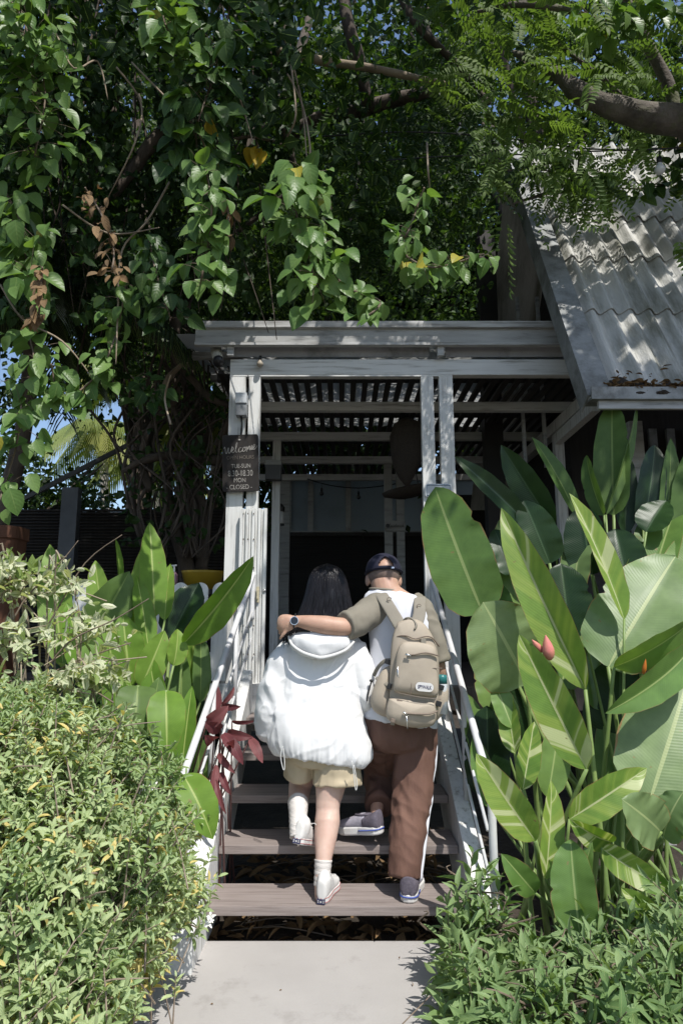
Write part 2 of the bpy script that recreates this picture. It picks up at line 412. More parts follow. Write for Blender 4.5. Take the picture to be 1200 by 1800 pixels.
mb = MB(); mb.box2((XL, YF + .014, zf0 + .012), (XR, YF + .035, at(600, 577, YF).z + .02)); mb.build('fascia', M['grey_wood'], porch)
mb = MB(); mb.box2((XL, YF - .008, zf0 - .012), (XR, YF + .04, zf0 + .010)); mb.build('fascia', M['fascia'], porch)
# grey sheet panel set back between header and fascia, uprights in front of it
M['panel'] = pmat('panel_sheet', (.34, .34, .36), (.25, .25, .27), rough=.8, scale=2.5, bump=.2, bscale=50, dirt=(.09, .09, .085), dscale=2.2, dpos=(.5, .72))
za, zb_ = at(600, 627, 4.96).z, at(600, 600, 4.91).z
for x0_, x1_ in ((X(408, 610, 5.0), X(752, 610, 5.0)), (X(780, 610, 5.0), 2.2)):
    mb = MB(); mb.add([(x0_, 4.962, za), (x1_, 4.962, za), (x1_, 4.915, zb_), (x0_, 4.915, zb_), (x0_, 4.972, za), (x1_, 4.972, za), (x1_, 4.925, zb_), (x0_, 4.925, zb_)], [(0, 1, 2, 3), (7, 6, 5, 4), (0, 4, 5, 1), (2, 6, 7, 3)])
    mb.build('sheet_panel', M['panel'], porch)
for px in (408, 771):
    mb = MB(); mb.box2((X(px, 610) - .025, 4.868, zt + .001), (X(px, 610) + .028, 4.905, zf0 + .02)); mb.build('upright', M['fascia'], porch, bevel=.003)
# purlins under the overhanging roof side
for y in (4.92, 5.5, 6.3, 7.1, 7.9, 8.7):
    mb = MB(); mb.box2(((-1.33 if y > 5 else XL + .01), y, roofz(y) - .075), (-.88, y + .055, roofz(y) - .016)); mb.build('rafter', M['grey_wood'], porch)
# back wall: panes above, dark boards below
YW = 9.02
zw0, zw1 = at(600, 936, YW).z, at(600, 842, YW).z
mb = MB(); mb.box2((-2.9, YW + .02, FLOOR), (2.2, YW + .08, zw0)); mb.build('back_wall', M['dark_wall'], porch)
mb = MB(); mb.box2((-1.9, YW - .03, zw0 - .05), (2.1, YW + .015, zw0)); mb.build('sill', M['black_wood'], porch)
M['pane'] = pmat('frosted_pane', (.46, .50, .52), (.34, .37, .39), rough=.3, scale=2.5, bump=.05, dirt=(.20, .18, .15), dscale=2.5, dpos=(.55, .8))
_nt = M['pane'].node_tree; _t = _nt.nodes.new('ShaderNodeBsdfTranslucent'); _t.inputs[0].default_value = (.50, .57, .60, 1)
_x = _nt.nodes.new('ShaderNodeMixShader'); _x.inputs[0].default_value = .6
_nt.links.new(_nt.nodes['Principled BSDF'].outputs[0], _x.inputs[1]); _nt.links.new(_t.outputs[0], _x.inputs[2]); _nt.links.new(_x.outputs[0], _nt.nodes['Material Output'].inputs[0])
xs = [X(510, 880, YW), X(546, 880, YW), X(612, 880, YW), X(680, 880, YW), X(745, 880, YW), 2.05]
for i in range(5):
    a, b = xs[i] + (.0205 if i else 0), xs[i + 1] - .0205
    f = MB(); o_ = [(a - .02, zw0 + .002), (b + .02, zw0 + .002), (b + .02, zw1), (a - .02, zw1)]; i_ = [(a + .018, zw0 + .02), (b - .018, zw0 + .02), (b - .018, zw1 - .02), (a + .018, zw1 - .02)]
    dy_ = .001 * (i % 2)
    vs = [(x, YW - .02 - dy_, z) for x, z in o_] + [(x, YW - .02 - dy_, z) for x, z in i_] + [(x, YW + .03 - dy_, z) for x, z in o_] + [(x, YW + .03 - dy_, z) for x, z in i_]
    fs = []
    for q in range(4):
        r = (q + 1) % 4; fs += [(q, r, 4 + r, 4 + q), (8 + r, 8 + q, 12 + q, 12 + r), (q, 8 + q, 8 + r, r), (4 + q, 4 + r, 12 + r, 12 + q)]
    f.add(vs, fs)
    w = f.build('window', M['grey_wood'], porch)
    q = MB(); q.box2((a + .018, YW, zw0), (b - .018, YW + .008, zw1)); q.build('pane', M['pane'], w)
for a, b, y in ((490, 509, 8.60), (676, 690, 7.65), (697, 711, 7.65)):
    mb = MB(); mb.box2((X(a, 930, y), y, FLOOR), (X(b, 930, y), y + .08, 3.372)); mb.build('post', M['grey_wood'], porch, bevel=.004)
# dark partitions left and right of the passage
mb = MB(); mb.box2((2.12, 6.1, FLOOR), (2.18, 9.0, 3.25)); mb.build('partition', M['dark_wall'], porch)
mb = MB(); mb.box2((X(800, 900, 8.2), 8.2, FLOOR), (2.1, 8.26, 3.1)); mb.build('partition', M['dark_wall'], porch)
# folding door pushed to the left side
door = thing('folding_door', 'narrow white folding door standing open at the left post under the sign', 'door', (X(444, 1000, 4.9), 4.9, FLOOR))
zd0, zd1 = at(600, 1204, 4.90).z, at(600, 894, 4.90).z
xa, xb = X(420, 1000, 4.9), X(468, 1000, 4.9)
n = 9
mb = MB(); w = (xb - xa) / n
for i in range(n):
    ww = w * (.9 if 0 < i < n - 1 else .97); dy = (0, .018, -.006, .02, 0, .016, .004, .02, 0)[i]
    mb.box2((xa + i * w + (w - ww) / 2, 4.88 + dy, zd0), (xa + i * w + (w + ww) / 2, 4.915 + dy, zd1 - (.004 if i % 2 else 0)))
mb.build('panel', M['white_wood'], door, bevel=.003)
mb = MB(); mb.box2((xa - .002, 4.895, zd0 - .03), (xb + .01, 4.95, zd0 - .002)); mb.build('bottom_rail', M['bark'], door)
mb = MB(); c = at(453, 1045, 4.872); mb.box(c, (.022, .012, .115)); mb.tube([c + Vector((0, -.006, .03)), c + Vector((0, -.03, .03)), c + Vector((0, -.03, -.03)), c + Vector((0, -.006, -.03))], .005, 8)
mb.build('handle', pmat('brass', (.55, .50, .36), (.40, .35, .22), rough=.5), door, bevel=.002)
mb = MB()
for py in (903, 948, 998, 1050, 1100, 1150): 
    for px in (428, 436, 446): mb.box(at(px, py, 4.878), (.006, .01, .012))
mb.build('hinges', M['bark'], door)
mb = MB(); c = at(465, 1038, 4.874); mb.ell(c, (.012, .008, .012)); mb.build('lock', pmat('steel', (.5, .5, .5), rough=.3, metal=.8), door, smooth=True)

# ------------------------------------------------------------------ neighbouring house with the steep corrugated roof
house = thing('house', 'house with steep grey corrugated roof and zinc edging behind the banana plants', 'house', (2.5, 5.0, 0))
HS = .88                                            # distance of this roof
E0, ZE, SL = 4.60 * HS, 1.45 + 1.65 * HS, 1.92
rz = lambda y: ZE + SL * (y - E0)
RW = [k * HS for k in (4.62, 5.076, 5.437, 5.756, 6.10, 6.463)]
XH0, XH1 = 1.86 * HS, 6.0
nrm = Vector((0, -SL, 1)).normalized(); upd = Vector((0, 1, SL)).normalized()
for r_ in range(5):
    mb = MB(); vs = []; fs = []; nx = 300; rows = 3
    ya, yb = RW[r_], RW[r_ + 1] + .035
    for layer in (0, 1):
        for j in range(rows):
            y = ya + (yb - ya) * j / (rows - 1); t = j / (rows - 1)
            for i in range(nx + 1):
                xx = XH0 + (XH1 - XH0) * i / nx
                h = .026 * math.sin(2 * PI * (xx - .01) / .137) + .018 * (1 - t) - layer * .007 + .003 * noise.noise((xx * 3, y * 3, r_))
                vs.append(Vector((xx, y, rz(y))) + nrm * h)
    L = rows * (nx + 1)
    for j in range(rows - 1):
        for i in range(nx):
            a = j * (nx + 1) + i; fs.append((a, a + 1, a + nx + 2, a + nx + 1)); fs.append((L + a, L + a + nx + 1, L + a + nx + 2, L + a + 1))
    for i in range(nx): fs.append((i, L + i, L + i + 1, i + 1))
    mb.add(vs, fs); mb.build('roof_sheet', M['roof_sheet'], house, smooth=False)
# back slope
mb = MB(); mb.add([(XH0, RW[5] + .01, rz(RW[5] + .01)), (XH1, RW[5] + .01, rz(RW[5] + .01)), (XH1, 8.2, 2.9), (XH0, 8.2, 2.9)], [(0, 1, 2, 3)]); mb.build('back_roof', M['roof_sheet'], house)
# verge board lying on the roof edge, with its down-turned side
def on(x, y, h): return Vector((x, y, rz(y))) + nrm * h
mb = MB()
for h0, h1, x0, x1 in ((.040, .052, 1.785 * HS, 1.975 * HS),):
    a = [on(x0, 4.585 * HS, h0), on(x1, 4.585 * HS, h0), on(x1, 6.52 * HS, h0), on(x0, 6.52 * HS, h0), on(x0, 4.585 * HS, h1), on(x1, 4.585 * HS, h1), on(x1, 6.52 * HS, h1), on(x0, 6.52 * HS, h1)]
    mb.add(a, [(0, 3, 2, 1), (4, 5, 6, 7), (0, 1, 5, 4), (1, 2, 6, 5), (2, 3, 7, 6), (3, 0, 4, 7)])
a = [on(1.785 * HS, 4.585 * HS, .04), on(1.785 * HS, 6.52 * HS, .04), on(1.785 * HS, 6.52 * HS, -.10), on(1.785 * HS, 4.585 * HS, -.10), on(1.785 * HS + .012, 4.585 * HS, .04), on(1.785 * HS + .012, 6.52 * HS, .04), on(1.785 * HS + .012, 6.52 * HS, -.10), on(1.785 * HS + .012, 4.585 * HS, -.10)]
mb.add(a, [(0, 1, 2, 3), (4, 7, 6, 5), (0, 4, 5, 1), (1, 5, 6, 2), (2, 6, 7, 3), (3, 7, 4, 0)])
mb.build('verge_board', M['zinc'], house)
# eave: upstand gutter board
mb = MB(); mb.box2((1.80 * HS, E0 - .09, ZE - .035), (XH1, E0 - .078, ZE + .045)); mb.box2((1.80 * HS, E0 - .078, ZE - .035), (XH1, E0 + .06, ZE - .022)); mb.build('gutter', M['zinc'], house)
mb = MB(); mb.box2((1.86 * HS, E0 - .06, ZE - .09), (XH1, E0 - .03, ZE - .037)); mb.build('eave_board', M['grey_wood'], house)
# walls, gable, columns, slats
mb = MB(); mb.box2((2.10, 6.05, 0), (6.5, 6.12, 3.6)); mb.build('front_wall', M['black_wood'], house)
mb = MB(); mb.prism_x([(4.75, 3.6), (5.66, 5.75), (7.6, 3.4), (7.6, 0), (6.0, 0), (6.0, 3.6)], 2.10, 2.16); mb.build('gable_wall', M['dark_wall'], house, fix=True)
for px, w, y in ((1121, .10, 4.7), (1245, .10, 4.7)):
    xx = X(px, 800, y); mb = MB(); mb.box2((xx - w / 2, y, 0), (xx + w / 2, y + .1, 2.96)); mb.build('column', M['grey_wood'], house, bevel=.005)
mb = MB()
for i in range(16):
    xx = 2.75 + i * .17; mb.box2((xx, 6.0, 1.9), (xx + .075, 6.04, 3.3))
mb.build('slats', M['zinc'], house)
mb = MB(); mb.box2((X(838, 450, 6.4), 6.35, 1.0), (X(868, 450, 6.4), 6.50, 5.6)); mb.build('corner_post', M['dark_batten'], house)
for px in (905, 940):
    mb = MB(); xx = X(px, 500, 5.9); mb.box2((xx, 5.9, 2.9), (xx + .03, 5.93, 4.6)); mb.build('gable_batten', M['grey_wood'], house)

# ------------------------------------------------------------------ things on the porch
# welcome board
sg = thing('signboard', 'dark wooden welcome board with painted opening hours on the left porch post', 'sign', at(423, 815, 4.90))
c = at(423, 814, 4.90); rot = Matrix.Rotation(R(-2.0), 3, 'Y')
w_, h_ = 63 * mpp(814, 4.9), 102 * mpp(814, 4.9)
def rounded_plate(c, w, h, t, r, rot, n=5):
    pts = []
    for cx, cz, a0 in ((w / 2 - r, h / 2 - r, 0), (-w / 2 + r, h / 2 - r, 90), (-w / 2 + r, -h / 2 + r, 180), (w / 2 - r, -h / 2 + r, 270)):
        for k in range(n + 1):
            a = R(a0 + 90 * k / n); pts.append((cx + r * math.cos(a), cz + r * math.sin(a)))
    N = len(pts); vs = [c + rot @ Vector((x, -t / 2, z)) for x, z in pts] + [c + rot @ Vector((x, t / 2, z)) for x, z in pts]
    return vs, [tuple(range(N)), tuple(reversed(range(N, 2 * N)))] + [(i, i + N, (i + 1) % N + N, (i + 1) % N) for i in range(N)]
M['board'] = pmat('sign_board', (.018, .013, .011), (.010, .008, .007), rough=.7, scale=4, stretch=(14, 14, 1), bump=.2, bscale=20)
mb = MB(); mb.add(*rounded_plate(c, w_, h_, .022, .016, rot)); mb.build('board', M['board'], sg, fix=True)
def text(name, body, size, loc, rot, mat, parent, sx=1.0, shear=0, ext=.001, bold=0):
    cu = bpy.data.curves.new(name, 'FONT'); cu.body = body; cu.size = size; cu.align_x = 'CENTER'; cu.align_y = 'CENTER'
    cu.extrude = ext; cu.shear = shear; cu.offset = bold
    o = bpy.data.objects.new('tmp', cu); col.objects.link(o)
    dg = bpy.context.evaluated_depsgraph_get(); dg.update()
    me = bpy.data.meshes.new_from_object(o.evaluated_get(dg)); bpy.data.objects.remove(o)
    me.materials.clear(); off = root_loc(parent)
    mt = Matrix.Translation(Vector(loc) - off) @ rot.to_4x4() @ Matrix.Rotation(R(90), 4, 'X') @ Matrix.Diagonal((sx, 1, 1, 1))
    me.transform(mt); me.name = name
    return link_mesh(name, me, mat, parent)
def sgp(px, py): return at(px, py, 4.9) + Vector((0, -.0125, 0))
k_ = mpp(814, 4.9)
# hand-painted cursive word, drawn stroke by stroke (units: photo pixels)
strokes = [[(394, 789), (396, 786), (397, 795), (399, 797), (402, 787), (402, 795), (405, 796), (409, 785)],
           [(407, 794), (411, 790), (410, 787), (408, 790), (409, 796), (413, 794), (417, 783), (417, 779), (415, 783), (415, 795), (418, 795)],
           [(425, 788), (421, 789), (420, 795), (424, 795), (427, 792)],
           [(430, 787), (427, 790), (428, 795), (432, 792), (431, 787), (433, 788)],
           [(434, 795), (435, 786), (436, 792), (439, 785), (440, 793), (443, 784), (443, 792), (446, 789)],
           [(446, 789), (449, 784), (447, 783), (445, 788), (447, 792), (453, 785)]]
mb = MB()
for s_ in strokes:
    mb.tube([sgp(x, y - .035 * (x - 423)) for x, y in s_], .0030, 6, sub=4)
mb.build('lettering', M['chalk'], sg)
text('lettering', 'OPEN HOURS', 9.5 * k_, sgp(423, 805), rot, M['faded_chalk'], sg, .82)
text('lettering', 'TUE-SUN', 10.5 * k_, sgp(424, 820), rot, M['chalk'], sg, .80)
text('lettering', '8.30-18.30', 15 * k_, sgp(423, 833), rot, M['chalk'], sg, .68)
text('lettering', 'MON', 11 * k_, sgp(422, 845), rot, M['chalk'], sg, .82)
text('lettering', '- CLOSED -', 11.5 * k_, sgp(421, 857), rot, M['chalk'], sg, .80)
mb = MB(); mb.ell(sgp(421, 774), (.010, .004, .008)); mb.tube([sgp(421, 774), sgp(421, 762) + Vector((0, .005, 0))], .002, 6); mb.build('hook', M['chalk'], sg, smooth=True)
# junction box
jb = thing('junction_box', 'small grey white switch box between the two left porch post boards', 'box', at(425, 712, 4.9))
mb = MB(); mb.box(at(425, 702, 4.90), (.088, .085, .085)); mb.build('lid', M['white_plastic'], jb, bevel=.006)
mb = MB(); mb.box(at(425, 722, 4.905), (.084, .075, .095)); mb.build('body', pmat('grey_plastic', (.25, .26, .27), rough=.5, bump=.05), jb, bevel=.005)
mb = MB(); mb.tube([at(424, 731, 4.90), at(425, 745, 4.905), at(424, 764, 4.925)], .007, 8); mb.build('conduit', M['black_plastic'], jb, smooth=True)
# security camera
sc_ = thing('security_camera', 'beige bullet security camera under the porch eave left of the sign', 'camera', at(381, 610, 5.0))
mb = MB(); a, b = at(378, 606, 5.10), at(384, 634, 4.86); mb.tube([a, a.lerp(b, .5), b], [.045, .045, .040], 16); mb.build('body', pmat('cam_shell', (.42, .40, .33), (.34, .32, .26), rough=.45, bump=.05), sc_, smooth=True)
mb = MB(); d_ = (b - a).normalized(); mb.tube([b - d_ * .01, b + d_ * .035], .042, 16); mb.build('lens_hood', M['black_plastic'], sc_, smooth=True)
mb = MB(); mb.box(at(374, 599, 5.11), (.10, .05, .03)); mb.tube([at(374, 599, 5.11), at(378, 606, 5.10)], .015, 8); mb.tube([at(374, 599, 5.11), at(372, 580, 5.11)], .012, 8); mb.build('bracket', M['white_plastic'], sc_)
# bulb socket on the header
def bulb(px, py, Y, r, label, lit=False, cord_to=None, group=None, cat='light bulb', mat=None, tilt=0):
    t = thing('light_bulb', label, cat, at(px, py, Y), group=group)
    c = at(px, py, Y); rg = []
    for h, q in ((1.5, .42), (1.1, .45), (.75, .62), (.35, .92), (0, 1.0), (-.4, .9), (-.75, .62), (-.95, .28), (-1.0, .02)):
        rg.append((c + Vector((0, 0, h * r)), (q * r, 0, 0), (0, q * r, 0)))
    mb = MB(); mb.rings(rg, 14); mb.build('glass', mat or M['bulb_glass'], t, smooth=True)
    mb = MB(); mb.tube([c + Vector((0, 0, 1.3 * r)), c + Vector((0, 0, 2.6 * r))], [.50 * r, .46 * r], 12); mb.build('socket', M['black_plastic'], t, smooth=True)
    if cord_to is not None:
        mb = MB(); mb.tube([c + Vector((0, 0, 2.55 * r)), cord_to], .003, 6); mb.build('cord', M['black_plastic'], t)
    return t
M['bulb_glass'] = pmat('opal_glass', (.66, .67, .66), (.60, .61, .60), rough=.2, bump=0, spec=.6)
M['smoke_glass'] = pmat('smoke_glass', (.05, .05, .05), (.03, .03, .03), rough=.15, bump=0, spec=.7)
bulb(457, 640, 4.90, .026, 'small beige bulb in a dark socket on the corner of the porch header beam', mat=pmat('old_bulb', (.36, .31, .24), rough=.5))
# string lights outside
wire = MB(); wp = [at(560, 240, 4.9), at(720, 232, 4.85), at(880, 242, 4.8), at(1040, 262, 4.75), at(1200, 258, 4.7), at(1330, 250, 4.7)]
wire.tube(wp, .006, 6, sub=6); w = wire.build('light_cable', M['black_plastic']); tag(w, 'upper black festoon cable crossing in front of the corrugated roof', 'cable')
wire = MB(); wp = [at(640, 285, 4.75), at(780, 275, 4.6), at(900, 272, 4.4), at(1040, 266, 4.2), at(1159, 262, 4.0), at(1330, 250, 3.9)]
wire.tube(wp, .005, 6, sub=6); w = wire.build('light_cable', M['black_plastic']); tag(w, 'lower black festoon cable sagging towards the roof of the house', 'cable')
bulb(1159, 298, 4.0, .036, 'large white opal bulb hanging in a black socket above the right of the corrugated roof', cord_to=at(1159, 262, 4.0), group='festoon bulbs')
bulb(1000, 278, 4.26, .036, 'white opal bulb half hidden by dark leaves at the ridge of the roof', cord_to=at(1000, 268, 4.26), group='festoon bulbs')
bulb(808, 231, 4.82, .030, 'small white bulb among leaves far left of the roof ridge', cord_to=at(808, 236, 4.82), group='festoon bulbs')
# inside cable with two bulbs
wire = MB(); wire.tube([at(540, 842, 8.4), at(580, 853, 8.4), at(630, 858, 8.4), at(680, 853, 8.3), at(705, 848, 8.2)], .008, 6, sub=5)
w = wire.build('light_cable', M['black_plastic']); tag(w, 'thin black cable sagging below the slatted ceiling at the back of the porch', 'cable')
bulb(565, 868, 8.4, .030, 'dark bulb hanging before the left part of the porch back window', cord_to=at(565, 849, 8.4), group='bulbs inside the porch', mat=M['smoke_glass'])
bulb(630, 874, 8.4, .030, 'dark bulb hanging before the right part of the porch back window', cord_to=at(630, 857, 8.4), group='bulbs inside the porch', mat=M['smoke_glass'])
# lantern on the left inner post
ln = thing('lantern', 'small hanging glass lantern inside the porch by the left inner post', 'lantern', at(492, 905, 7.0))
c = at(492, 908, 7.0)
mb = MB(); mb.tube([c + Vector((0, 0, .05)), c + Vector((0, 0, .10)), c + Vector((0, 0, .14))], [.05, .055, .02], 10); mb.tube([c + Vector((0, 0, -.10)), c + Vector((0, 0, -.08))], .05, 10); mb.build('cap', M['black_plastic'], ln)
mb = MB(); mb.tube([c + Vector((0, 0, -.08)), c + Vector((0, 0, .05))], .042, 10); mb.build('glass', M['bulb_glass'], ln, smooth=True)
mb = MB(); mb.tube([c + Vector((0, 0, .14)), c + Vector((.0, 0, .35))], .005, 6); mb.build('chain', M['black_plastic'], ln)
sp = thing('wall_speaker', 'dark box speaker high on the left inner porch post', 'speaker', at(481, 830, 6.5))
mb = MB(); mb.box(at(481, 830, 6.5), (.16, .12, .17)); mb.build('body', pmat('dark_shell', (.10, .10, .10), rough=.5), sp, bevel=.008)
mb = MB(); mb.box(at(481, 815, 6.5), (.165, .125, .05)); mb.build('lid', M['grey_wood'], sp, bevel=.005)
# woven hanging lamp on the right
M['wicker'] = pmat('wicker', (.075, .06, .048), (.035, .028, .022), rough=.8, scale=60, stretch=(1, 1, 3), bump=.8, bscale=120)
lp = thing('basket_lamp', 'big shell shaped woven basket lamp hanging inside the porch by the right post', 'lamp', at(712, 790, 6.0))
c = at(716, 800, 6.0); mb = MB(); rg = []
for h, q in ((.36, .05), (.30, .16), (.18, .22), (.05, .20), (-.10, .15), (-.22, .08), (-.30, .02)):
    rg.append((c + Vector((.02 * math.sin(h * 9), 0, h)), (q * .85, 0, 0), (0, q * .8, 0)))
mb.rings(rg, 20); mb.build('shade', M['wicker'], lp, smooth=True)
mb = MB(); mb.tube([c + Vector((0, 0, .34)), c + Vector((0, 0, .62))], .006, 6); mb.build('cord', M['black_plastic'], lp)
lp = thing('basket_tray', 'flat woven tray hanging level below the shell shaped basket lamp', 'basket', at(716, 868, 6.4))
c = at(718, 868, 6.4); mb = MB(); mb.rings([(c + Vector((0, 0, .05)), (.27, 0, .05), (0, .2, 0)), (c + Vector((0, 0, .02)), (.25, 0, .05), (0, .19, 0)), (c + Vector((0, 0, -.03)), (.12, 0, .02), (0, .1, 0))], 22); mb.build('tray', M['wicker'], lp, smooth=True)
mb = MB(); mb.tube([c + Vector((.1, 0, .05)), c + Vector((.05, 0, .42))], .005, 6); mb.build('cord', M['black_plastic'], lp)
# notice on the inner double post
nt_ = thing('notice', 'pale notice strip with a dark printed line across the inner double post', 'sign', at(694, 924, 7.6))
mb = MB(); mb.box(at(694, 924, 7.615), (36 * mpp(924, 7.6), .012, 18 * mpp(924, 7.6))); mb.build('strip', M['grey_wood'], nt_)
text('lettering', 'facebook', 9 * mpp(924, 7.6), at(697, 924, 7.600), Matrix.Identity(3), M['black_plastic'], nt_, .8)
mb = MB(); q_ = at(681, 924, 7.603); mb.rings([(q_, (.024, 0, 0), (0, 0, .024)), (q_ + Vector((0, -.003, 0)), (.024, 0, 0), (0, 0, .024))], 14); mb.build('emblem', M['black_plastic'], nt_)
# little plate on the right post, behind the banana leaf
pl = thing('door_plate', 'small white plate with blue outline on the right porch post behind the tall leaf tip', 'sign', at(769, 861, 4.93))
c = at(770, 862, 4.935); mb = MB(); mb.add(*rounded_plate(c, .205, .100, .012, .015, Matrix.Identity(3))); mb.build('plate', M['white_plastic'], pl, fix=True)
mb = MB(); pp = [c + Vector((x, -.008, z)) for x, z in ((-.09, .04), (.09, .04), (.09, -.04), (-.09, -.04), (-.09, .04))]; mb.tube(pp, .003, 6); mb.build('border', pmat('plate_blue', (.12, .20, .30), rough=.5), pl)
# picket fence
pf = thing('picket_fence', 'low white picket fence with rounded tops beside the left handrail', 'fence', (-1.6, 4.85, FLOOR))
for px in (142, 176, 212, 247, 282, 317, 352, 387):
    xx = X(px, 1060, 4.86); w = .112; zt_ = at(600, 1024, 4.86).z
    mb = MB(); pts = [(-w / 2, FLOOR + .04), (w / 2, FLOOR + .04)] + [(w / 2 * math.cos(R(a)), zt_ - w / 2 + w / 2 * math.sin(R(a))) for a in range(0, 181, 18)]
    N = len(pts); vs = [(xx + a, 4.85, b) for a, b in pts] + [(xx + a, 4.872, b) for a, b in pts]
    mb.add(vs, [tuple(range(N)), tuple(reversed(range(N, 2 * N)))] + [(i, i + N, (i + 1) % N + N, (i + 1) % N) for i in range(N)])
    mb.build('picket', M['white_wood'], pf, fix=True)
for z in (FLOOR + .18, FLOOR + .55):
    mb = MB(); mb.box2((X(125, 1060, 4.9), 4.875, z), (X(402, 1060, 4.9), 4.905, z + .06)); mb.build('rail', M['white_wood'], pf)
# bench with tub and soap behind the fence
bt = thing('side_table', 'dark wooden table standing behind the picket fence under the yellow tub', 'table', (at(345, 1040, 5.6).x, 5.6, FLOOR))
cx = at(345, 1040, 5.6).x; zt_ = at(600, 1038, 5.6).z
mb = MB(); mb.box2((cx - .45, 5.4, zt_ - .04), (cx + .3, 5.85, zt_)); mb.build('table_top', M['black_wood'], bt)
for dx, dy in ((-.42, 5.43), (.27, 5.43), (-.42, 5.82), (.27, 5.82)):
    mb = MB(); mb.box2((cx + dx - .025, dy - .025, FLOOR), (cx + dx + .025, dy + .025, zt_ - .04)); mb.build('leg', M['black_wood'], bt)
tb = thing('plant_tub', 'yellow plastic tub on the table behind the picket fence', 'tub', (at(355, 1030, 5.6).x, 5.6, zt_))
c = Vector((at(355, 1030, 5.6).x, 5.62, zt_)); zz = at(600, 1004, 5.6).z - zt_
mb = MB(); mb.rings([(c + Vector((0, 0, .002)), (.14, 0, 0), (0, .12, 0)), (c + Vector((0, 0, zz - .02)), (.175, 0, 0), (0, .15, 0)), (c + Vector((0, 0, zz)), (.185, 0, 0), (0, .16, 0)), (c + Vector((0, 0, zz)), (.165, 0, 0), (0, .14, 0)), (c + Vector((0, 0, .04)), (.13, 0, 0), (0, .11, 0))], 26)
mb.build('tub', pmat('yellow_plastic', (.36, .24, .02), (.30, .19, .015), rough=.45, bump=.05), tb, smooth=True)
so_ = thing('soap_bottle', 'pale pump soap bottle left of the yellow tub', 'bottle', (at(305, 1030, 5.5).x, 5.5, zt_))
c = Vector((at(305, 1030, 5.5).x, 5.5, zt_))
mb = MB(); mb.rings([(c + Vector((0, 0, z)), (q, 0, 0), (0, q, 0)) for z, q in ((.002, .033), (.10, .035), (.13, .03), (.15, .013))], 14); mb.build('body', pmat('pink_plastic', (.35, .20, .26), rough=.4, bump=0), so_, smooth=True)
mb = MB(); mb.tube([c + Vector((0, 0, .15)), c + Vector((0, 0, .20))], .008, 8); mb.tube([c + Vector((-.035, 0, .20)), c + Vector((.02, 0, .205))], .008, 8); mb.build('pump', M['white_plastic'], so_)
# dark bamboo screen behind
bs = thing('bamboo_screen', 'black horizontal bamboo screen wall behind the picket fence', 'screen', (-3, 7.2, 0))
mb = MB(); zt_ = at(600, 896, 7.2).z; z = .0
rnd = random.Random(3)
while z < zt_:
    mb.tube([(-7.5, 7.2, z), (-4.5, 7.2 + rnd.uniform(-.006, .006), z + rnd.uniform(-.004, .004)), (-1.28, 7.2, z)], .017, 6); z += .034
mb.build('canes', M['black_wood'], bs, smooth=True)
mb = MB(); mb.box2((-7.5, 7.218, -.05), (-1.28, 7.224, zt_ - .03)); mb.build('gap_blocker', M['dark_batten'], bs)  # dark sheet added behind the canes to stop light showing through the gaps
for xx in (-5.2, -3.4, -1.5):
    mb = MB(); mb.box2((xx, 7.225, -.05), (xx + .08, 7.30, zt_)); mb.build('post', M['black_wood'], bs)
# garden pavilion far left
pv = thing('garden_pavilion', 'open pavilion with a thin grey sloping roof on a grey post behind the palm fronds', 'pavilion', (at(120, 950, 6.6).x, 6.6, 0))
M['pav'] = pmat('pavilion_paint', (.10, .105, .11), (.07, .072, .075), rough=.55)
for px, y in ((121, 6.6), (-60, 6.6)):
    xx = at(px, 950, y).x; mb = MB(); mb.box2((xx - .085, y - .05, -.05), (xx + .085, y + .05, at(600, 858, y).z)); mb.build('post', M['pav'], pv, bevel=.008)
mb = MB(); mb.beam(at(-60, 930, 6.3), at(222, 784, 7.0), .14, .04); mb.build('roof', M['pav'], pv)
# terracotta planter at far left
tp = thing('planter_box', 'tall terracotta planter at the left edge beside the grey pavilion post', 'planter', (at(8, 1000, 4.9).x, 4.9, 0))
a, b = at(-40, 925, 4.9), at(32, 925, 4.9)
mb = MB(); cxx = (a.x + b.x) / 2; hw = (b.x - a.x) / 2
mb.rings([(Vector((cxx, 5.0, z)), (hw * q, 0, 0), (0, hw * q, 0)) for z, q in ((-.04, .7), (.8, .85), (a.z - .1, .96), (a.z - .09, 1.04), (a.z, 1.04), (a.z, .9), (a.z - .2, .85))], 24, power=3.5)
mb.build('pot', pmat('terracotta', (.13, .055, .03), (.09, .04, .022), rough=.85, scale=5), tp, smooth=False)
mb = MB(); mb.ell(Vector((cxx, 5.0, a.z - .14)), (hw * .85, hw * .85, .03)); mb.build('earth', M['soil'], tp)
# ------------------------------------------------------------------ people
M['skin_w'] = pmat('skin_pale', (.56, .405, .33), (.475, .31, .25), rough=.5, scale=12, bump=.05, bscale=300, bdist=.001, sss=.12, spec=.35)
M['skin_m'] = pmat('skin_tan', (.47, .30, .215), (.37, .215, .155), rough=.5, scale=12, bump=.08, bscale=260, bdist=.001, sss=.10, spec=.35)
M['hair'] = pmat('black_hair', (.010, .008, .009), (.005, .005, .006), rough=.33, scale=30, stretch=(6, 6, .4), bump=.35, bscale=160, bstretch=(3, 3, .08), spec=.32, bdist=.003)
M['jacket'] = pmat('white_jacket', (.66, .66, .65), (.63, .63, .63), rough=.75, scale=4, bump=.22, bscale=22, bdist=.008, sheen=.1)
M['jacket_trim'] = pmat('jacket_lining', (.56, .56, .54), (.50, .50, .48), rough=.8, bump=.15, bscale=60)
M['khaki'] = pmat('khaki_cotton', (.46, .385, .265), (.41, .34, .23), rough=.85, scale=6, bump=.25, bscale=14, bdist=.008)
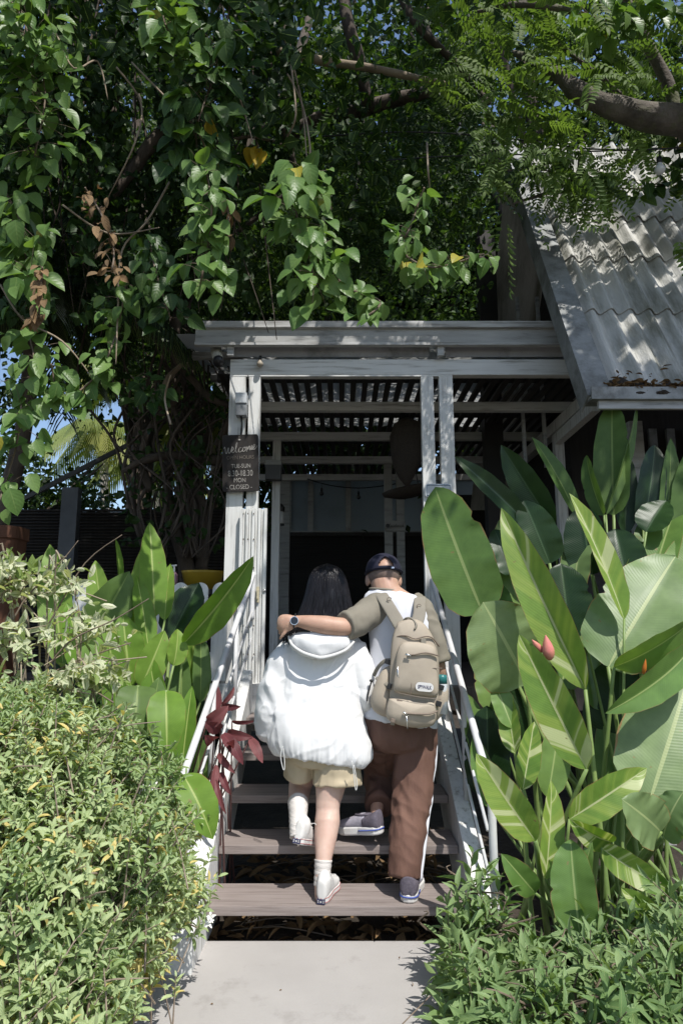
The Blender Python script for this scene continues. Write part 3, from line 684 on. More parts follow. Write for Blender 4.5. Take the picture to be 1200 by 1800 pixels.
M['sock'] = pmat('sock', (.60, .565, .53), (.53, .50, .47), rough=.9, scale=10, stretch=(1, 1, 8), bump=.8, bscale=26, bstretch=(.3, .3, 4), bdist=.006)
M['canvas_white'] = pmat('white_canvas', (.60, .59, .57), (.54, .53, .51), rough=.85, bump=.2, bscale=200, bdist=.002, dirt=(.45, .43, .40), dscale=9, dpos=(.6, .85))
M['rubber_white'] = pmat('rubber_white', (.62, .61, .59), (.55, .54, .52), rough=.5, bump=.05, dirt=(.36, .33, .30), dscale=12, dpos=(.6, .82))
M['navy'] = pmat('navy_print', (.03, .035, .09), (.02, .02, .06), rough=.6, bump=0)
M['red_line'] = pmat('red_print', (.35, .05, .05), (.3, .04, .04), rough=.6, bump=0)
M['olive'] = pmat('olive_cotton', (.215, .195, .155), (.18, .163, .128), rough=.9, scale=8, bump=.25, bscale=16, bdist=.006)
M['tee_white'] = pmat('white_cotton', (.60, .61, .65), (.55, .56, .60), rough=.9, scale=5, bump=.25, bscale=12, bdist=.008)
M['brown_pants'] = pmat('brown_pants', (.140, .074, .053), (.104, .053, .038), rough=.85, scale=9, stretch=(1, 1, .4), bump=.55, bscale=26, bstretch=(1.2, 1.2, .45), bdist=.010)
M['cap_navy'] = pmat('cap_navy', (.012, .013, .030), (.008, .008, .02), rough=.85, bump=.25, bscale=220, bdist=.002)
M['pack'] = pmat('pack_nylon', (.385, .33, .26), (.335, .285, .22), rough=.75, scale=6, bump=.25, bscale=20, bdist=.006)
M['pack_strap'] = pmat('pack_strap', (.235, .215, .175), (.20, .18, .145), rough=.85, scale=6, bump=.3, bscale=90, bdist=.003)
M['zip'] = pmat('zip_tape', (.20, .155, .12), (.14, .11, .085), rough=.6, scale=90, bump=.4, bscale=300, bdist=.002)
M['shoe_mesh'] = pmat('shoe_mesh', (.36, .34, .39), (.28, .265, .31), rough=.9, scale=60, bump=.6, bscale=260, bdist=.003)
M['shoe_dark'] = pmat('shoe_collar', (.12, .105, .13), (.08, .07, .09), rough=.85, scale=70, bump=.7, bscale=200, bdist=.004)
M['blue_line'] = pmat('blue_line', (.05, .09, .35), (.04, .07, .30), rough=.5, bump=0)
M['metal'] = pmat('bright_metal', (.75, .74, .72), (.6, .6, .6), rough=.25, metal=.9, bump=0)
M['eye_white'] = pmat('eye_white', (.7, .68, .66), rough=.2, bump=0)
M['lip'] = pmat('lip', (.40, .18, .15), rough=.45, bump=0)

def limb(mb, pts, n=18, sub=4, ends=True, ref=Vector((1, 0, 0))):
    """pts: (px, py, Y, rx_px, depth ratio)"""
    P = [at(a, b, y) for a, b, y, r, k in pts]; r1 = [r * mpp(b, y) for a, b, y, r, k in pts]
    limb3(mb, P, r1, [r * k[4] for r, k in zip(r1, pts)], n, sub, ref, ends)
def limb3(mb, P, r1, r2, n=18, sub=4, ref=Vector((1, 0, 0)), ends=True):
    P1, q1 = smooth_path(P, r1, sub); _, q2 = smooth_path(P, r2, sub)
    N = len(P1); rg = []
    for i in range(N):
        t = (P1[min(i + 1, N - 1)] - P1[max(i - 1, 0)]).normalized()
        x = (ref - t * ref.dot(t)).normalized(); y = t.cross(x)
        if ends and i == 0:
            for f, s in ((.9, .4), (.55, .8)): rg.append((P1[0] - t * q2[0] * f * .6, x * q1[0] * s * .75, y * q2[0] * s * .75))
        rg.append((P1[i], x * q1[i], y * q2[i]))
        if ends and i == N - 1:
            for f, s in ((.55, .8), (.9, .4)): rg.append((P1[-1] + t * q2[-1] * f * .6, x * q1[-1] * s * .75, y * q2[-1] * s * .75))
    mb.rings(rg, n)
def hoop(L, Rr, Yc, depth):
    """one garment ring from its left and right edge in the photo"""
    a = at(L[0], L[1], Yc); b = at(Rr[0], Rr[1], Yc)
    return ((a + b) / 2, (b - a) / 2, Vector((0, depth, 0)))
def dense(rings, sub):
    out = []
    for i in range(len(rings) - 1):
        r0, r1, r2, r3 = rings[max(i - 1, 0)], rings[i], rings[i + 1], rings[min(i + 2, len(rings) - 1)]
        for k in range(sub):
            t = k / sub; o = []
            for j in range(3):
                p0, p1, p2, p3 = r0[j], r1[j], r2[j], r3[j]
                o.append(0.5 * ((2 * p1) + (p2 - p0) * t + (2 * p0 - 5 * p1 + 4 * p2 - p3) * t * t + (3 * p1 - p0 - 3 * p2 + p3) * t ** 3))
            out.append(tuple(o))
    out.append(rings[-1]); return out
def wrinkle(amp, freq, stretch=(1, 1, 1), seed=0, ridged=True, extra=None):
    def f(co, no):
        out = co.copy()
        for i in range(len(co)):
            p = co[i]; q = Vector((p[0] * freq * stretch[0] + seed, p[1] * freq * stretch[1], p[2] * freq * stretch[2]))
            w = q + noise.noise_vector(q * .5) * .8
            h = noise.noise(w)
            if ridged: h = (1 - abs(h) * 2.2)
            h = h * amp + noise.noise(q * 2.3) * amp * .35
            if extra: h += extra(p, no[i])
            out[i] = p + no[i] * h
        return out
    return f

def head(mb, c, w, fwd, up=Vector((0, 0, 1)), tall=1.0):
    """skull, jaw, nose, ears and brow around centre c; w = half width; fwd = where the face looks"""
    fwd = Vector(fwd).normalized(); sd_ = fwd.cross(up).normalized(); up2 = sd_.cross(fwd)
    rot = Matrix((sd_, fwd, up2)).transposed()
    mb.ell(c + up2 * w * .25, (w, w * 1.22, w * 1.12 * tall), 20, 14, rot)
    mb.ell(c - up2 * w * .45 + fwd * w * .35, (w * .78, w * .85, w * 1.0), 18, 12, rot)
    mb.ell(c - up2 * w * 1.15 + fwd * w * .72, (w * .40, w * .40, w * .32), 12, 8, rot)
    mb.ell(c - up2 * w * .15 + fwd * w * 1.28, (w * .15, w * .22, w * .30), 10, 8, rot)
    mb.ell(c - up2 * w * .36 + fwd * w * 1.36, (w * .20, w * .16, w * .13), 10, 8, rot)
    mb.ell(c - up2 * w * .74 + fwd * w * 1.10, (w * .32, w * .14, w * .10), 10, 8, rot)
    mb.ell(c + up2 * w * .20 + fwd * w * 1.08, (w * .62, w * .16, w * .12), 12, 8, rot)
    for s in (-1, 1):
        mb.ell(c + sd_ * s * w * 1.02 - up2 * w * .22 + fwd * w * .02, (w * .13, w * .26, w * .40), 12, 10, Matrix.Rotation(R(-18 * s), 3, up2) @ rot)
    return rot, sd_, fwd, up2
def face_parts(c, w, fr, parent, lipmat):
    rot, sd_, fwd, up2 = fr
    for s in (-1, 1):
        e = MB(); e.ell(c + sd_ * s * w * .40 + up2 * w * .02 + fwd * w * 1.04, (w * .17, w * .12, w * .09), 12, 8, rot); e.build('eye', M['eye_white'], parent, smooth=True)
        e = MB(); e.ell(c + sd_ * s * w * .40 + up2 * w * .02 + fwd * w * 1.13, (w * .075, w * .05, w * .075), 10, 8, rot); e.build('iris', M['hair'], parent, smooth=True)
        e = MB(); e.ell(c + sd_ * s * w * .42 + up2 * w * .27 + fwd * w * 1.14, (w * .24, w * .08, w * .05), 10, 6, rot); e.build('eyebrow', M['hair'], parent, smooth=True)
    e = MB(); e.ell(c - up2 * w * .74 + fwd * w * 1.20, (w * .27, w * .08, w * .08), 12, 8, rot); e.build('lips', lipmat, parent, smooth=True)
def finger(mb, pts, r):
    pts = [Vector(p) for p in pts]; rr = [r, r * .98, r * .92, r * .78][:len(pts)]
    P, Q = smooth_path(pts, rr, 4); mb.tube(P, Q, 10); mb.ell(P[-1], (Q[-1],) * 3, 10, 8)

# ---- shoes
def foot_outline(L, W):
    half = [(0, .0), (.02, .40), (.10, .66), (.25, .74), (.45, .72), (.62, .90), (.74, 1.0), (.86, .90), (.95, .62), (1.0, .18)]
    return [(f * L, w * W / 2) for f, w in half]
def shoe_frame(heel, yaw, pitch, roll=0):
    m = Matrix.Rotation(R(yaw), 3, 'Z') @ Matrix.Rotation(R(-pitch), 3, 'X') @ Matrix.Rotation(R(roll), 3, 'Y')   # local: x side, y forward, z up
    return lambda x, y, z: heel + m @ Vector((x, y, z))
def sole_mesh(mb, T, L, W, z0, z1, flare=0.0, grow=1.0, yshift=0.0):
    o = foot_outline(L, W * grow); pts = [(w, f + yshift) for f, w in o] + [(-w, f + yshift) for f, w in reversed(o) if w > 0]
    pts = [(x, y) for i, (x, y) in enumerate(pts)]
    N = len(pts); vs = []
    lv = [(z0, .94), (z0 + (z1 - z0) * .18, 1.0), (z1 - (z1 - z0) * .15, 1.0 + flare), (z1, .96)]
    for z, k in lv: vs += [T(x * k, L / 2 + (y - L / 2) * (1 + (k - 1) * .5), z) for x, y in pts]
    fs = [tuple(reversed(range(N))), tuple(range(3 * N, 4 * N))]
    for j in range(3):
        for i in range(N): fs.append((j * N + i, j * N + (i + 1) % N, (j + 1) * N + (i + 1) % N, (j + 1) * N + i))
    mb.add(vs, fs)
def upper_mesh(mb, T, L, W, z0, prof):
    """prof: (forward fraction, width fraction, height) slices"""
    rg = []
    for f, wf, h in prof:
        c = T(0, f * L, z0 + h * .42); rg.append((c, T(W / 2 * wf, f * L, z0 + h * .42) - c, T(0, f * L, z0 + h) - T(0, f * L, z0 + h * .42)))
    mb.rings(dense(rg, 3), 20, power=2.6)

def sneaker_high(name, label, heel, yaw, pitch, roll, ankle, parent):
    """white high-top canvas shoe: sole, toe cap, upper, heel patch, laces"""
    T = shoe_frame(heel, yaw, pitch, roll); L, W = .245, .088
    s = thing(name, label, 'shoe', heel) if parent is None else parent
    mb = MB(); sole_mesh(mb, T, L, W, 0, .030); sole = mb.build('sole', M['rubber_white'], s, smooth=False, bevel=.003)
    mb = MB()
    for z in (.008, .026):
        o = foot_outline(L, W * 1.015); ring = [T(w, f, z) for f, w in o] + [T(-w, f, z) for f, w in reversed(o) if w > 0]
        mb.tube(ring + [ring[0]], .0013, 5)
    mb.build('sole_line', M['red_line'], s)
    mb = MB(); upper_mesh(mb, T, L, W, .024, [(.0, .34, .075), (.04, .58, .085), (.16, .70, .09), (.34, .72, .085), (.52, .80, .062), (.68, .92, .046), (.84, .86, .036), (.96, .5, .028), (.995, .15, .02)])
    a0 = T(0, .055, .06); P = [a0, T(0, .055, .10), ankle]
    limb3(mb, P, [.034, .033, .034], [.045, .040, .036], 18, 4, ref=T(1, 0, 0) - T(0, 0, 0))
    fuse(mb, 'upper', M['canvas_white'], s, voxel=.0055, smooth_it=4)
    mb = MB(); c = T(0, -.0015, .017); mb.add([T(x, -.0035 + .0 * abs(x), z) for x, z in ((-.019, .003), (.019, .003), (.019, .024), (-.019, .024))] + [T(x, .006, z) for x, z in ((-.019, .003), (.019, .003), (.019, .024), (-.019, .024))], [(0, 1, 2, 3), (7, 6, 5, 4), (0, 4, 5, 1), (1, 5, 6, 2), (2, 6, 7, 3), (3, 7, 4, 0)])
    mb.build('heel_patch', M['navy'], s)
    mb = MB(); star = [T(.0065 * (1 if k % 2 == 0 else .42) * math.sin(PI * k / 5), -.0042, .0135 + .0065 * (1 if k % 2 == 0 else .42) * math.cos(PI * k / 5)) for k in range(10)]
    mb.add(star, [tuple(range(10))])
    for sx in (-1, 1):
        for zz in (.009, .0135, .018): mb.add([T(sx * .009, -.0042, zz), T(sx * .016, -.0042, zz), T(sx * .016, -.0042, zz + .002), T(sx * .009, -.0042, zz + .002)], [(0, 1, 2, 3)])
    mb.build('heel_emblem', M['rubber_white'], s)
    mb = MB()
    for k in range(4):
        y = .105 + k * .022; mb.tube([T(-.024, y, .095 - k * .014), T(0, y + .008, .112 - k * .016), T(.024, y, .095 - k * .014)], .003, 6)
    mb.tube([T(.02, .1, .10), T(.045, .09, .105), T(.055, .08, .10)], .0022, 6)
    mb.build('laces', M['rubber_white'], s)
    return s
def sneaker_low(heel, yaw, pitch, roll, parent):
    T = shoe_frame(heel, yaw, pitch, roll); L, W = .272, .116
    mb = MB(); sole_mesh(mb, T, L, W, 0, .040, flare=.03); mb.build('sole', M['rubber_white'], parent, bevel=.004)
    mb = MB(); o = [q for q in foot_outline(L, W * 1.055) if q[0] < L * .62]
    ring = [T(-w, f - .002, .027 - .012 * (f / L)) for f, w in reversed(o)] + [T(w, f - .002, .027 - .012 * (f / L)) for f, w in o]
    mb.tube(ring, .0032, 6, sub=3); mb.build('sole_line', M['blue_line'], parent, smooth=True)
    mb = MB(); upper_mesh(mb, T, L, W, .034, [(.30, .72, .062), (.42, .74, .066), (.56, .82, .056), (.70, .92, .046), (.84, .86, .038), (.95, .55, .03), (.99, .2, .02)])
    mb.build('upper', M['shoe_mesh'], parent, smooth=True)
    mb = MB(); upper_mesh(mb, T, L, W, .034, [(.005, .30, .078), (.03, .60, .082), (.12, .76, .072), (.24, .77, .060), (.34, .76, .058)])
    mb.build('heel_collar', M['shoe_dark'], parent, smooth=True)
    mb = MB(); mb.rings([(T(0, .105, .092), T(.036, .105, .092) - T(0, .105, .092), T(0, .16, .092) - T(0, .105, .092)), (T(0, .105, .098), T(.033, .105, .098) - T(0, .105, .098), T(0, .155, .098) - T(0, .105, .098))], 18); mb.build('collar_rim', M['shoe_dark'], parent, smooth=True)

# =========================================================== the woman
wo = thing('person', 'person with long black hair in wide white hooded jacket and khaki shorts', 'person', (at(565, 1590, 3.4).x, 3.45, .17))
SK = M['skin_w']
mb = MB()
hw = at(576, 1040, 3.70); fr_w = head(mb, hw, .070, (0.03, 1, -.05))
limb(mb, [(576, 1060, 3.69, 17, 1.0), (573, 1100, 3.66, 17, 1.0), (570, 1135, 3.62, 30, .6)])
limb(mb, [(568, 1130, 3.64, 52, .45), (568, 1180, 3.62, 50, .5), (567, 1240, 3.60, 42, .55), (566, 1290, 3.58, 50, .6), (566, 1318, 3.58, 50, .6)])
limb(mb, [(515, 1140, 3.64, 17, 1), (484, 1195, 3.62, 15, 1), (480, 1245, 3.62, 13, 1), (498, 1252, 3.78, 11, 1), (515, 1248, 3.88, 9, .8)])
limb(mb, [(622, 1140, 3.64, 17, 1), (640, 1190, 3.64, 14, 1), (640, 1228, 3.66, 13, 1), (622, 1236, 3.82, 10, 1), (606, 1232, 3.92, 9, .8)])
for sx, pw in ((1, (516, 1248, 3.89)), (-1, (605, 1231, 3.93))):
    w = at(*pw); mb.ell(w + Vector((sx * .02, .05, 0)), (.036, .045, .016), 12, 8)
    for k in range(4): finger(mb, [w + Vector((sx * .02 + (k - 1.5) * .018, .085, 0)), w + Vector((sx * .02 + (k - 1.5) * .019, .125, -.006)), w + Vector((sx * .02 + (k - 1.5) * .019, .15, -.025))], .0075)
    finger(mb, [w + Vector((sx * .05, .03, 0)), w + Vector((sx * .075, .06, -.005)), w + Vector((sx * .08, .09, -.015))], .008)
# legs: right stands on the first tread, left is stepping on to the second
limb(mb, [(584, 1315, 3.58, 33, 1), (583, 1360, 3.56, 30, 1.05), (577, 1408, 3.53, 21.8, 1.0), (576, 1424, 3.52, 20.8, 1.0), (575, 1446, 3.50, 22.4, 1.12), (572, 1475, 3.46, 19.5, 1.1), (568, 1515, 3.41, 14, 1.05), (565, 1555, 3.385, 12.5, 1.1), (565, 1580, 3.40, 12, 1.3)])
limb(mb, [(546, 1312, 3.60, 32, 1), (538, 1345, 3.68, 27, 1.05), (529, 1375, 3.74, 21, 1.05), (526, 1392, 3.69, 19, 1.0), (524, 1415, 3.58, 16.5, 1.0), (524, 1442, 3.475, 13, 1.05), (523, 1458, 3.445, 11.5, 1.0)])
fuse(mb, 'body', SK, wo, voxel=.006, smooth_it=5)
face_parts(hw, .070, fr_w, wo, M['lip'])
# hair: crown to below the shoulders, then loose strands
hr = [hoop((572, 992), (578, 992), 3.70, .02), hoop((556, 998), (594, 998), 3.70, .060), hoop((546, 1010), (604, 1010), 3.70, .088), hoop((541, 1028), (610, 1028), 3.70, .102), hoop((536, 1050), (614, 1050), 3.69, .106),
      hoop((528, 1072), (619, 1072), 3.68, .103), hoop((517, 1095), (620, 1095), 3.655, .098), hoop((506, 1112), (618, 1112), 3.635, .088), hoop((505, 1121), (610, 1120), 3.62, .080), hoop((522, 1127), (600, 1126), 3.61, .05)]
mb = MB(); mb.rings(dense(hr, 5), 60)
hair = fuse(mb, 'hair', M['hair'], wo, voxel=.006, smooth_it=3, post=wrinkle(.004, 40, (1, 1, .08), 3, True))
rnd = random.Random(11); mb = MB()
dh = dense(hr, 4)
for k in range(330):
    a = rnd.uniform(PI * 1.02, PI * 1.98) if k < 270 else rnd.uniform(0, 2 * PI)
    pts = []; j0 = rnd.randint(2, 10); off = rnd.uniform(0, .010); da = rnd.uniform(-.18, .18)
    for j in range(j0, len(dh) - 2, 4):
        c, ax, ay = dh[j]; t = (j - j0) / len(dh); aa = a + da * t
        pts.append(c + ax * math.cos(aa) * 1.0 + ay * math.sin(aa) * 1.0 + Vector((math.cos(aa), math.sin(aa), 0)) * (.002 + off * t))
    if len(pts) < 3: continue
    e = pts[-1]; pts.append(e + Vector((rnd.uniform(-.03, .03), -rnd.uniform(0, .02), -rnd.uniform(.005, .035))))
    mb.tube(pts, [.0018] * (len(pts) - 1) + [.0006], 4, sub=3)
for k in range(46):                                             # wisps lying over the hood and over the left shoulder
    x = rnd.choice((rnd.uniform(515, 545), rnd.uniform(505, 620)))
    p0 = at(x, 1106, 3.53); p1 = at(x + rnd.uniform(-9, 5), 1120, 3.505); p2 = at(x + rnd.uniform(-22, 14), rnd.uniform(1122, 1133), 3.49); p3 = p2 + Vector((rnd.uniform(-.03, .02), 0, rnd.uniform(-.03, .006)))
    mb.tube([p0, p1, p2, p3], [.0022, .002, .0014, .0005], 4, sub=3)
for k in range(26):
    x = rnd.uniform(500, 520); p0 = at(rnd.uniform(522, 534), 1085, 3.58); p1 = at(x, 1112, 3.55); p2 = at(x - rnd.uniform(0, 10), 1126 + rnd.uniform(0, 14), 3.53)
    mb.tube([p0, p1, p2], [.002, .002, .0005], 4, sub=4)
mb.build('hair', M['hair'], wo, smooth=True)
# jacket
JR = [hoop((550, 1106), (598, 1106), 3.66, .060), hoop((524, 1117), (617, 1115), 3.655, .080), hoop((506, 1128), (632, 1126), 3.65, .095), hoop((497, 1146), (637, 1144), 3.645, .108), hoop((490, 1180), (638, 1178), 3.635, .122),
      hoop((483, 1220), (637, 1218), 3.62, .138), hoop((477, 1255), (638, 1258), 3.605, .150), hoop((474, 1285), (645, 1290), 3.595, .160), hoop((476, 1303), (652, 1314), 3.59, .160), hoop((481, 1312), (653, 1330), 3.588, .157), hoop((486, 1319), (644, 1342), 3.588, .150)]
mb = MB(); mb.rings(dense(JR, 4), 48, power=2.9)
limb(mb, [(514, 1140, 3.64, 24, 1), (492, 1185, 3.60, 27, 1.0), (479, 1230, 3.575, 24, 1.0), (473, 1268, 3.585, 24, 1.0), (482, 1290, 3.66, 22, .9), (498, 1288, 3.78, 15, .9)])
limb(mb, [(620, 1140, 3.64, 24, 1), (635, 1180, 3.60, 23, 1.0), (641, 1212, 3.58, 18, 1.0), (637, 1236, 3.60, 17, 1.0), (626, 1243, 3.72, 16, .9), (614, 1240, 3.84, 12, .9)])
cj = at(565, 1330, 3.58)
def jfold(p, n):
    h = 0.0
    zl = p[2] - (cj.z + .0); ang = math.atan2(p[1] - 3.58, p[0] - cj.x)
    g = max(0.0, 1 - abs(zl) / .13)                                             # gathers above the drawn-in hem
    h += g * .007 * noise.noise((math.cos(ang) * 9, math.sin(ang) * 9 + 3, zl * 2.0)) + g * .004 * noise.noise((math.cos(ang) * 26, math.sin(ang) * 26, zl * 5))
    q1 = noise.noise((p[0] * 5 + p[2] * 5, p[1] * 4, p[2] * 3 - p[0] * 3)); h += .008 * max(0, .25 - abs(q1)) / .25 * min(1, max(0, (1.45 - p[2]) / .3)) * min(1, max(0, abs(p[0] - cj.x) / .16 - .35))      # crisp diagonal creases
    q2 = noise.noise((p[0] * 11 - p[2] * 6 + 7, p[1] * 8, p[2] * 7)); h += .0035 * max(0, .18 - abs(q2)) / .18
    side = max(0.0, -(p[0] - cj.x) / .25 - .45)                                 # long folds down the left side
    h += min(side, .5) * .018 * math.sin((p[0] * .6 + p[1] * .8) * 60 + p[2] * 9 + 3 * noise.noise((p[0] * 4, p[1] * 4, p[2] * 5)))
    return h
fuse(mb, 'jacket', M['jacket'], wo, voxel=.0055, smooth_it=5, post=wrinkle(.0045, 8.0, (1.3, 1, .4), 5, True, jfold))
# hood lying on the back
mb = MB(); rg = []
for px0, px1, py, yc, dp in ((520, 608, 1112, 3.56, .10), (508, 618, 1120, 3.545, .115), (509, 621, 1130, 3.535, .115), (516, 618, 1141, 3.53, .108), (530, 600, 1150, 3.525, .098), (548, 580, 1156, 3.53, .085)):
    rg.append(hoop((px0, py), (px1, py - 2), yc, dp))
mb.rings(dense(rg, 4), 40, power=2.1)
fuse(mb, 'hood', M['jacket'], wo, voxel=.006, smooth_it=4, post=wrinkle(.005, 11, (1, 1, .8), 9))
mb = MB(); rim = [at(507, 1118, 3.50), at(513, 1133, 3.46), at(530, 1146, 3.43), at(552, 1154, 3.42), at(566, 1156, 3.42), at(588, 1151, 3.425), at(608, 1142, 3.44), at(622, 1128, 3.48)]
mb.tube(rim, [.006, .008, .009, .010, .010, .009, .008, .006], 10, sub=5); mb.build('hood_seam', M['jacket_trim'], wo, smooth=True)
mb = MB()
for s_ in ([(497, 1312), (493, 1328), (497, 1350), (500, 1352), (500, 1336), (498, 1316)], [(618, 1338), (621, 1356), (624, 1384), (626, 1388), (627, 1376), (622, 1345)]):
    mb.tube([at(x, y, 3.395 if x > 550 else 3.42) for x, y in s_], .0026, 6, sub=5)
mb.build('drawcord', M['jacket_trim'], wo, smooth=True)
# shorts
mb = MB()
mb.rings(dense([hoop((508, 1285), (626, 1290), 3.585, .115), hoop((505, 1312), (630, 1318), 3.585, .122), hoop((506, 1330), (630, 1338), 3.585, .12), hoop((515, 1342), (620, 1346), 3.585, .11)], 3), 36, power=2.3)
limb(mb, [(532, 1316, 3.59, 30, 1.05), (527, 1340, 3.61, 27, 1.1), (525, 1363, 3.63, 26, 1.15)], ref=Vector((1, 0, 0)), ends=False, n=26)
limb(mb, [(592, 1318, 3.58, 39, 1.0), (592, 1345, 3.57, 41, .95), (592, 1379, 3.56, 43, .92)], ref=Vector((1, 0, -.10)), ends=False, n=26)
fuse(mb, 'shorts', M['khaki'], wo, voxel=.0055, smooth_it=2, post=wrinkle(.006, 12, (1, 1, .8), 21))
# socks and shoes
def sock(path):
    mb = MB(); N = 16; P_ = [at(a, b, y) for a, b, y, r in path]; r_ = [r * mpp(b, y) for a, b, y, r in path]
    Q, q = smooth_path(P_, r_, 8)
    q = [k * (1.0 + .035 * math.sin(n_ * 1.9)) for n_, k in enumerate(q)]
    rg = []
    for n_, p in enumerate(Q):
        t = (Q[min(n_ + 1, len(Q) - 1)] - Q[max(n_ - 1, 0)]).normalized(); x = (Vector((1, 0, 0)) - t * t.x).normalized(); y = t.cross(x)
        rg.append((p, x * q[n_] + t * q[n_] * .06 * math.sin(n_ * 1.3), y * q[n_] * 1.14))
    mb.rings(rg, 24); mb.build('sock', M['sock'], wo, smooth=True)
sock([(568, 1511, 3.414, 15.6), (566.5, 1535, 3.40, 14.2), (565, 1558, 3.388, 14.2)])
sock([(524, 1411, 3.595, 18.2), (524, 1428, 3.53, 16.2), (523.5, 1448, 3.462, 15.0), (523, 1472, 3.425, 14.0)])
sh = bpy.data.objects.new('shoe', None); col.objects.link(sh); sh.parent = wo
sneaker_high('shoe', '', Vector((at(564, 1595, 3.315).x, 3.312, .171)), -14, 0, 0, at(566, 1551, 3.392), sh)
sh = bpy.data.objects.new('shoe', None); col.objects.link(sh); sh.parent = wo
sneaker_high('shoe', '', at(520, 1484, 3.375), -18, 18, 5, at(523, 1440, 3.475), sh)

# =========================================================== the man
ma = thing('person', 'person in navy cap and brown trousers with one arm round the other', 'person', (at(715, 1590, 3.4).x, 3.5, .17))
SM = M['skin_m']
mb = MB()
hm = at(674, 1014, 3.77); hwid = 28 * mpp(1014, 3.77); fr_m = head(mb, hm, hwid, (-.06, 1, -.20))
limb(mb, [(675, 1022, 3.74, 24, 1.0), (681, 1042, 3.71, 24, 1.0), (696, 1064, 3.70, 34, .7)])
limb(mb, [(704, 1060, 3.71, 42, .55), (708, 1120, 3.69, 50, .52), (706, 1190, 3.66, 46, .55), (702, 1250, 3.64, 46, .6), (702, 1290, 3.65, 48, .6)])
# left arm: level across the woman's shoulders, bare forearm to the wrist
limb(mb, [(668, 1066, 3.68, 21, 1), (642, 1086, 3.60, 20, 1), (612, 1100, 3.50, 16.0, 1), (596, 1102, 3.475, 16.8, 1), (572, 1099, 3.46, 17.0, .95), (545, 1095, 3.46, 13.8, .92), (524, 1092, 3.47, 10.2, .82), (512, 1093, 3.48, 11, .75)], ref=Vector((0, 0, 1)))
# hand closed over her far shoulder
def hp(px, py, Y): return at(px, py, Y)
limb(mb, [(516, 1092, 3.475, 11, .75), (508, 1094, 3.475, 15, .62), (499, 1096, 3.485, 16.5, .62), (493, 1097, 3.50, 15, .6)], ref=Vector((0, 0, 1)))
fr_ = .0088
for k, (kx, ky, ln_) in enumerate(((494, 1085, .9), (491, 1093, 1.0), (491, 1102, .98), (494, 1110, .85))):
    p0 = hp(kx + 5, ky, 3.478); p1 = hp(kx - 2, ky + 1, 3.492); d1 = Vector((-.004, .034 * ln_, -.006)); 
    p2 = p1 + d1 + Vector((.004, 0, -.004)); p3 = p2 + Vector((.016, .020 * ln_, -.014))
    finger(mb, [p0, p1, p2, p3], fr_ * (1.02 if k < 3 else .9))
p0 = hp(506, 1104, 3.47); finger(mb, [p0, hp(500, 1113, 3.468), hp(494, 1120, 3.478), hp(492, 1123, 3.495)], .0095)
# right arm hangs and bends forward
limb(mb, [(742, 1070, 3.68, 17, 1), (757, 1115, 3.65, 14, 1), (769, 1160, 3.64, 12, 1), (772, 1190, 3.67, 12, 1), (768, 1200, 3.80, 11, 1), (758, 1196, 3.90, 9, .8)])
w = at(757, 1195, 3.91); mb.ell(w + Vector((-.01, .05, 0)), (.040, .048, .018), 12, 8)
for k in range(4): finger(mb, [w + Vector((-.01 + (k - 1.5) * .02, .09, 0)), w + Vector((-.012 + (k - 1.5) * .021, .128, -.008)), w + Vector((-.014 + (k - 1.5) * .02, .146, -.034))], .0085)
finger(mb, [w + Vector((-.045, .03, 0)), w + Vector((-.072, .06, -.004)), w + Vector((-.075, .09, -.015))], .009)
# legs
limb(mb, [(728, 1290, 3.65, 33, 1), (727, 1350, 3.62, 28, 1), (723, 1410, 3.56, 20, 1.05), (720, 1470, 3.48, 17, 1.1), (717, 1525, 3.42, 11.5, 1.1), (716, 1560, 3.40, 11.5, 1.25), (716, 1578, 3.42, 11, 1.5)])
limb(mb, [(674, 1290, 3.66, 31, 1), (668, 1330, 3.82, 25, 1), (665, 1362, 3.90, 20, 1.05), (664, 1385, 3.81, 17, 1.05), (663, 1412, 3.71, 12, 1.05), (661, 1430, 3.655, 11, 1.1), (660, 1446, 3.64, 11, 1.3)])
fuse(mb, 'body', SM, ma, voxel=.006, smooth_it=5)
face_parts(hm, hwid, fr_m, ma, M['lip'])
# close-cropped hair over the back of the head
rot, sd_, fw, up2 = fr_m
mb = MB(); mb.ell(hm + up2 * hwid * .06 - fw * hwid * .06, (hwid * 1.005, hwid * 1.20, hwid * .90), 28, 18, rot)
mb.build('hair', pmat('cropped_hair', (.19, .135, .11), (.12, .085, .07), rough=.8, scale=40, bump=.5, bscale=400, bdist=.002), ma, smooth=True)
# cap
cp = bpy.data.objects.new('cap', None); col.objects.link(cp); cp.parent = ma
def dome(c, rx, ry, rzz, rot, n=40, m=12, cut=None, z0=-.30):
    vs = []; fs = []; idx = {}
    for i in range(m + 1):
        ph = (PI / 2 - math.asin(z0)) * i / m
        for k in range(n):
            a = 2 * PI * k / n
            vs.append(c + rot @ Vector((rx * math.sin(ph) * math.cos(a), ry * math.sin(ph) * math.sin(a), rzz * math.cos(ph))))
    for i in range(m):
        for k in range(n):
            if cut and cut(i / m, 2 * PI * (k + .5) / n): continue
            fs.append((i * n + k, (i + 1) * n + k, (i + 1) * n + (k + 1) % n, i * n + (k + 1) % n))
    return vs, fs
cc = hm + up2 * hwid * .34 - fw * hwid * .04
mb = MB(); vs, fs = dome(cc, hwid * 1.13, hwid * 1.33, hwid * 1.14, rot, 72, 26, lambda t, a: t > .52 and t < .86 and abs(((a - PI * 1.5 + PI) % (2 * PI)) - PI) < .46 * math.sqrt(max(0, (t - .52) / .34)), z0=-.20)
mb.add(vs, fs); crown = mb.build('crown', M['cap_navy'], cp, smooth=True)
m_ = crown.modifiers.new('thick', 'SOLIDIFY'); m_.thickness = .004; m_.offset = -1
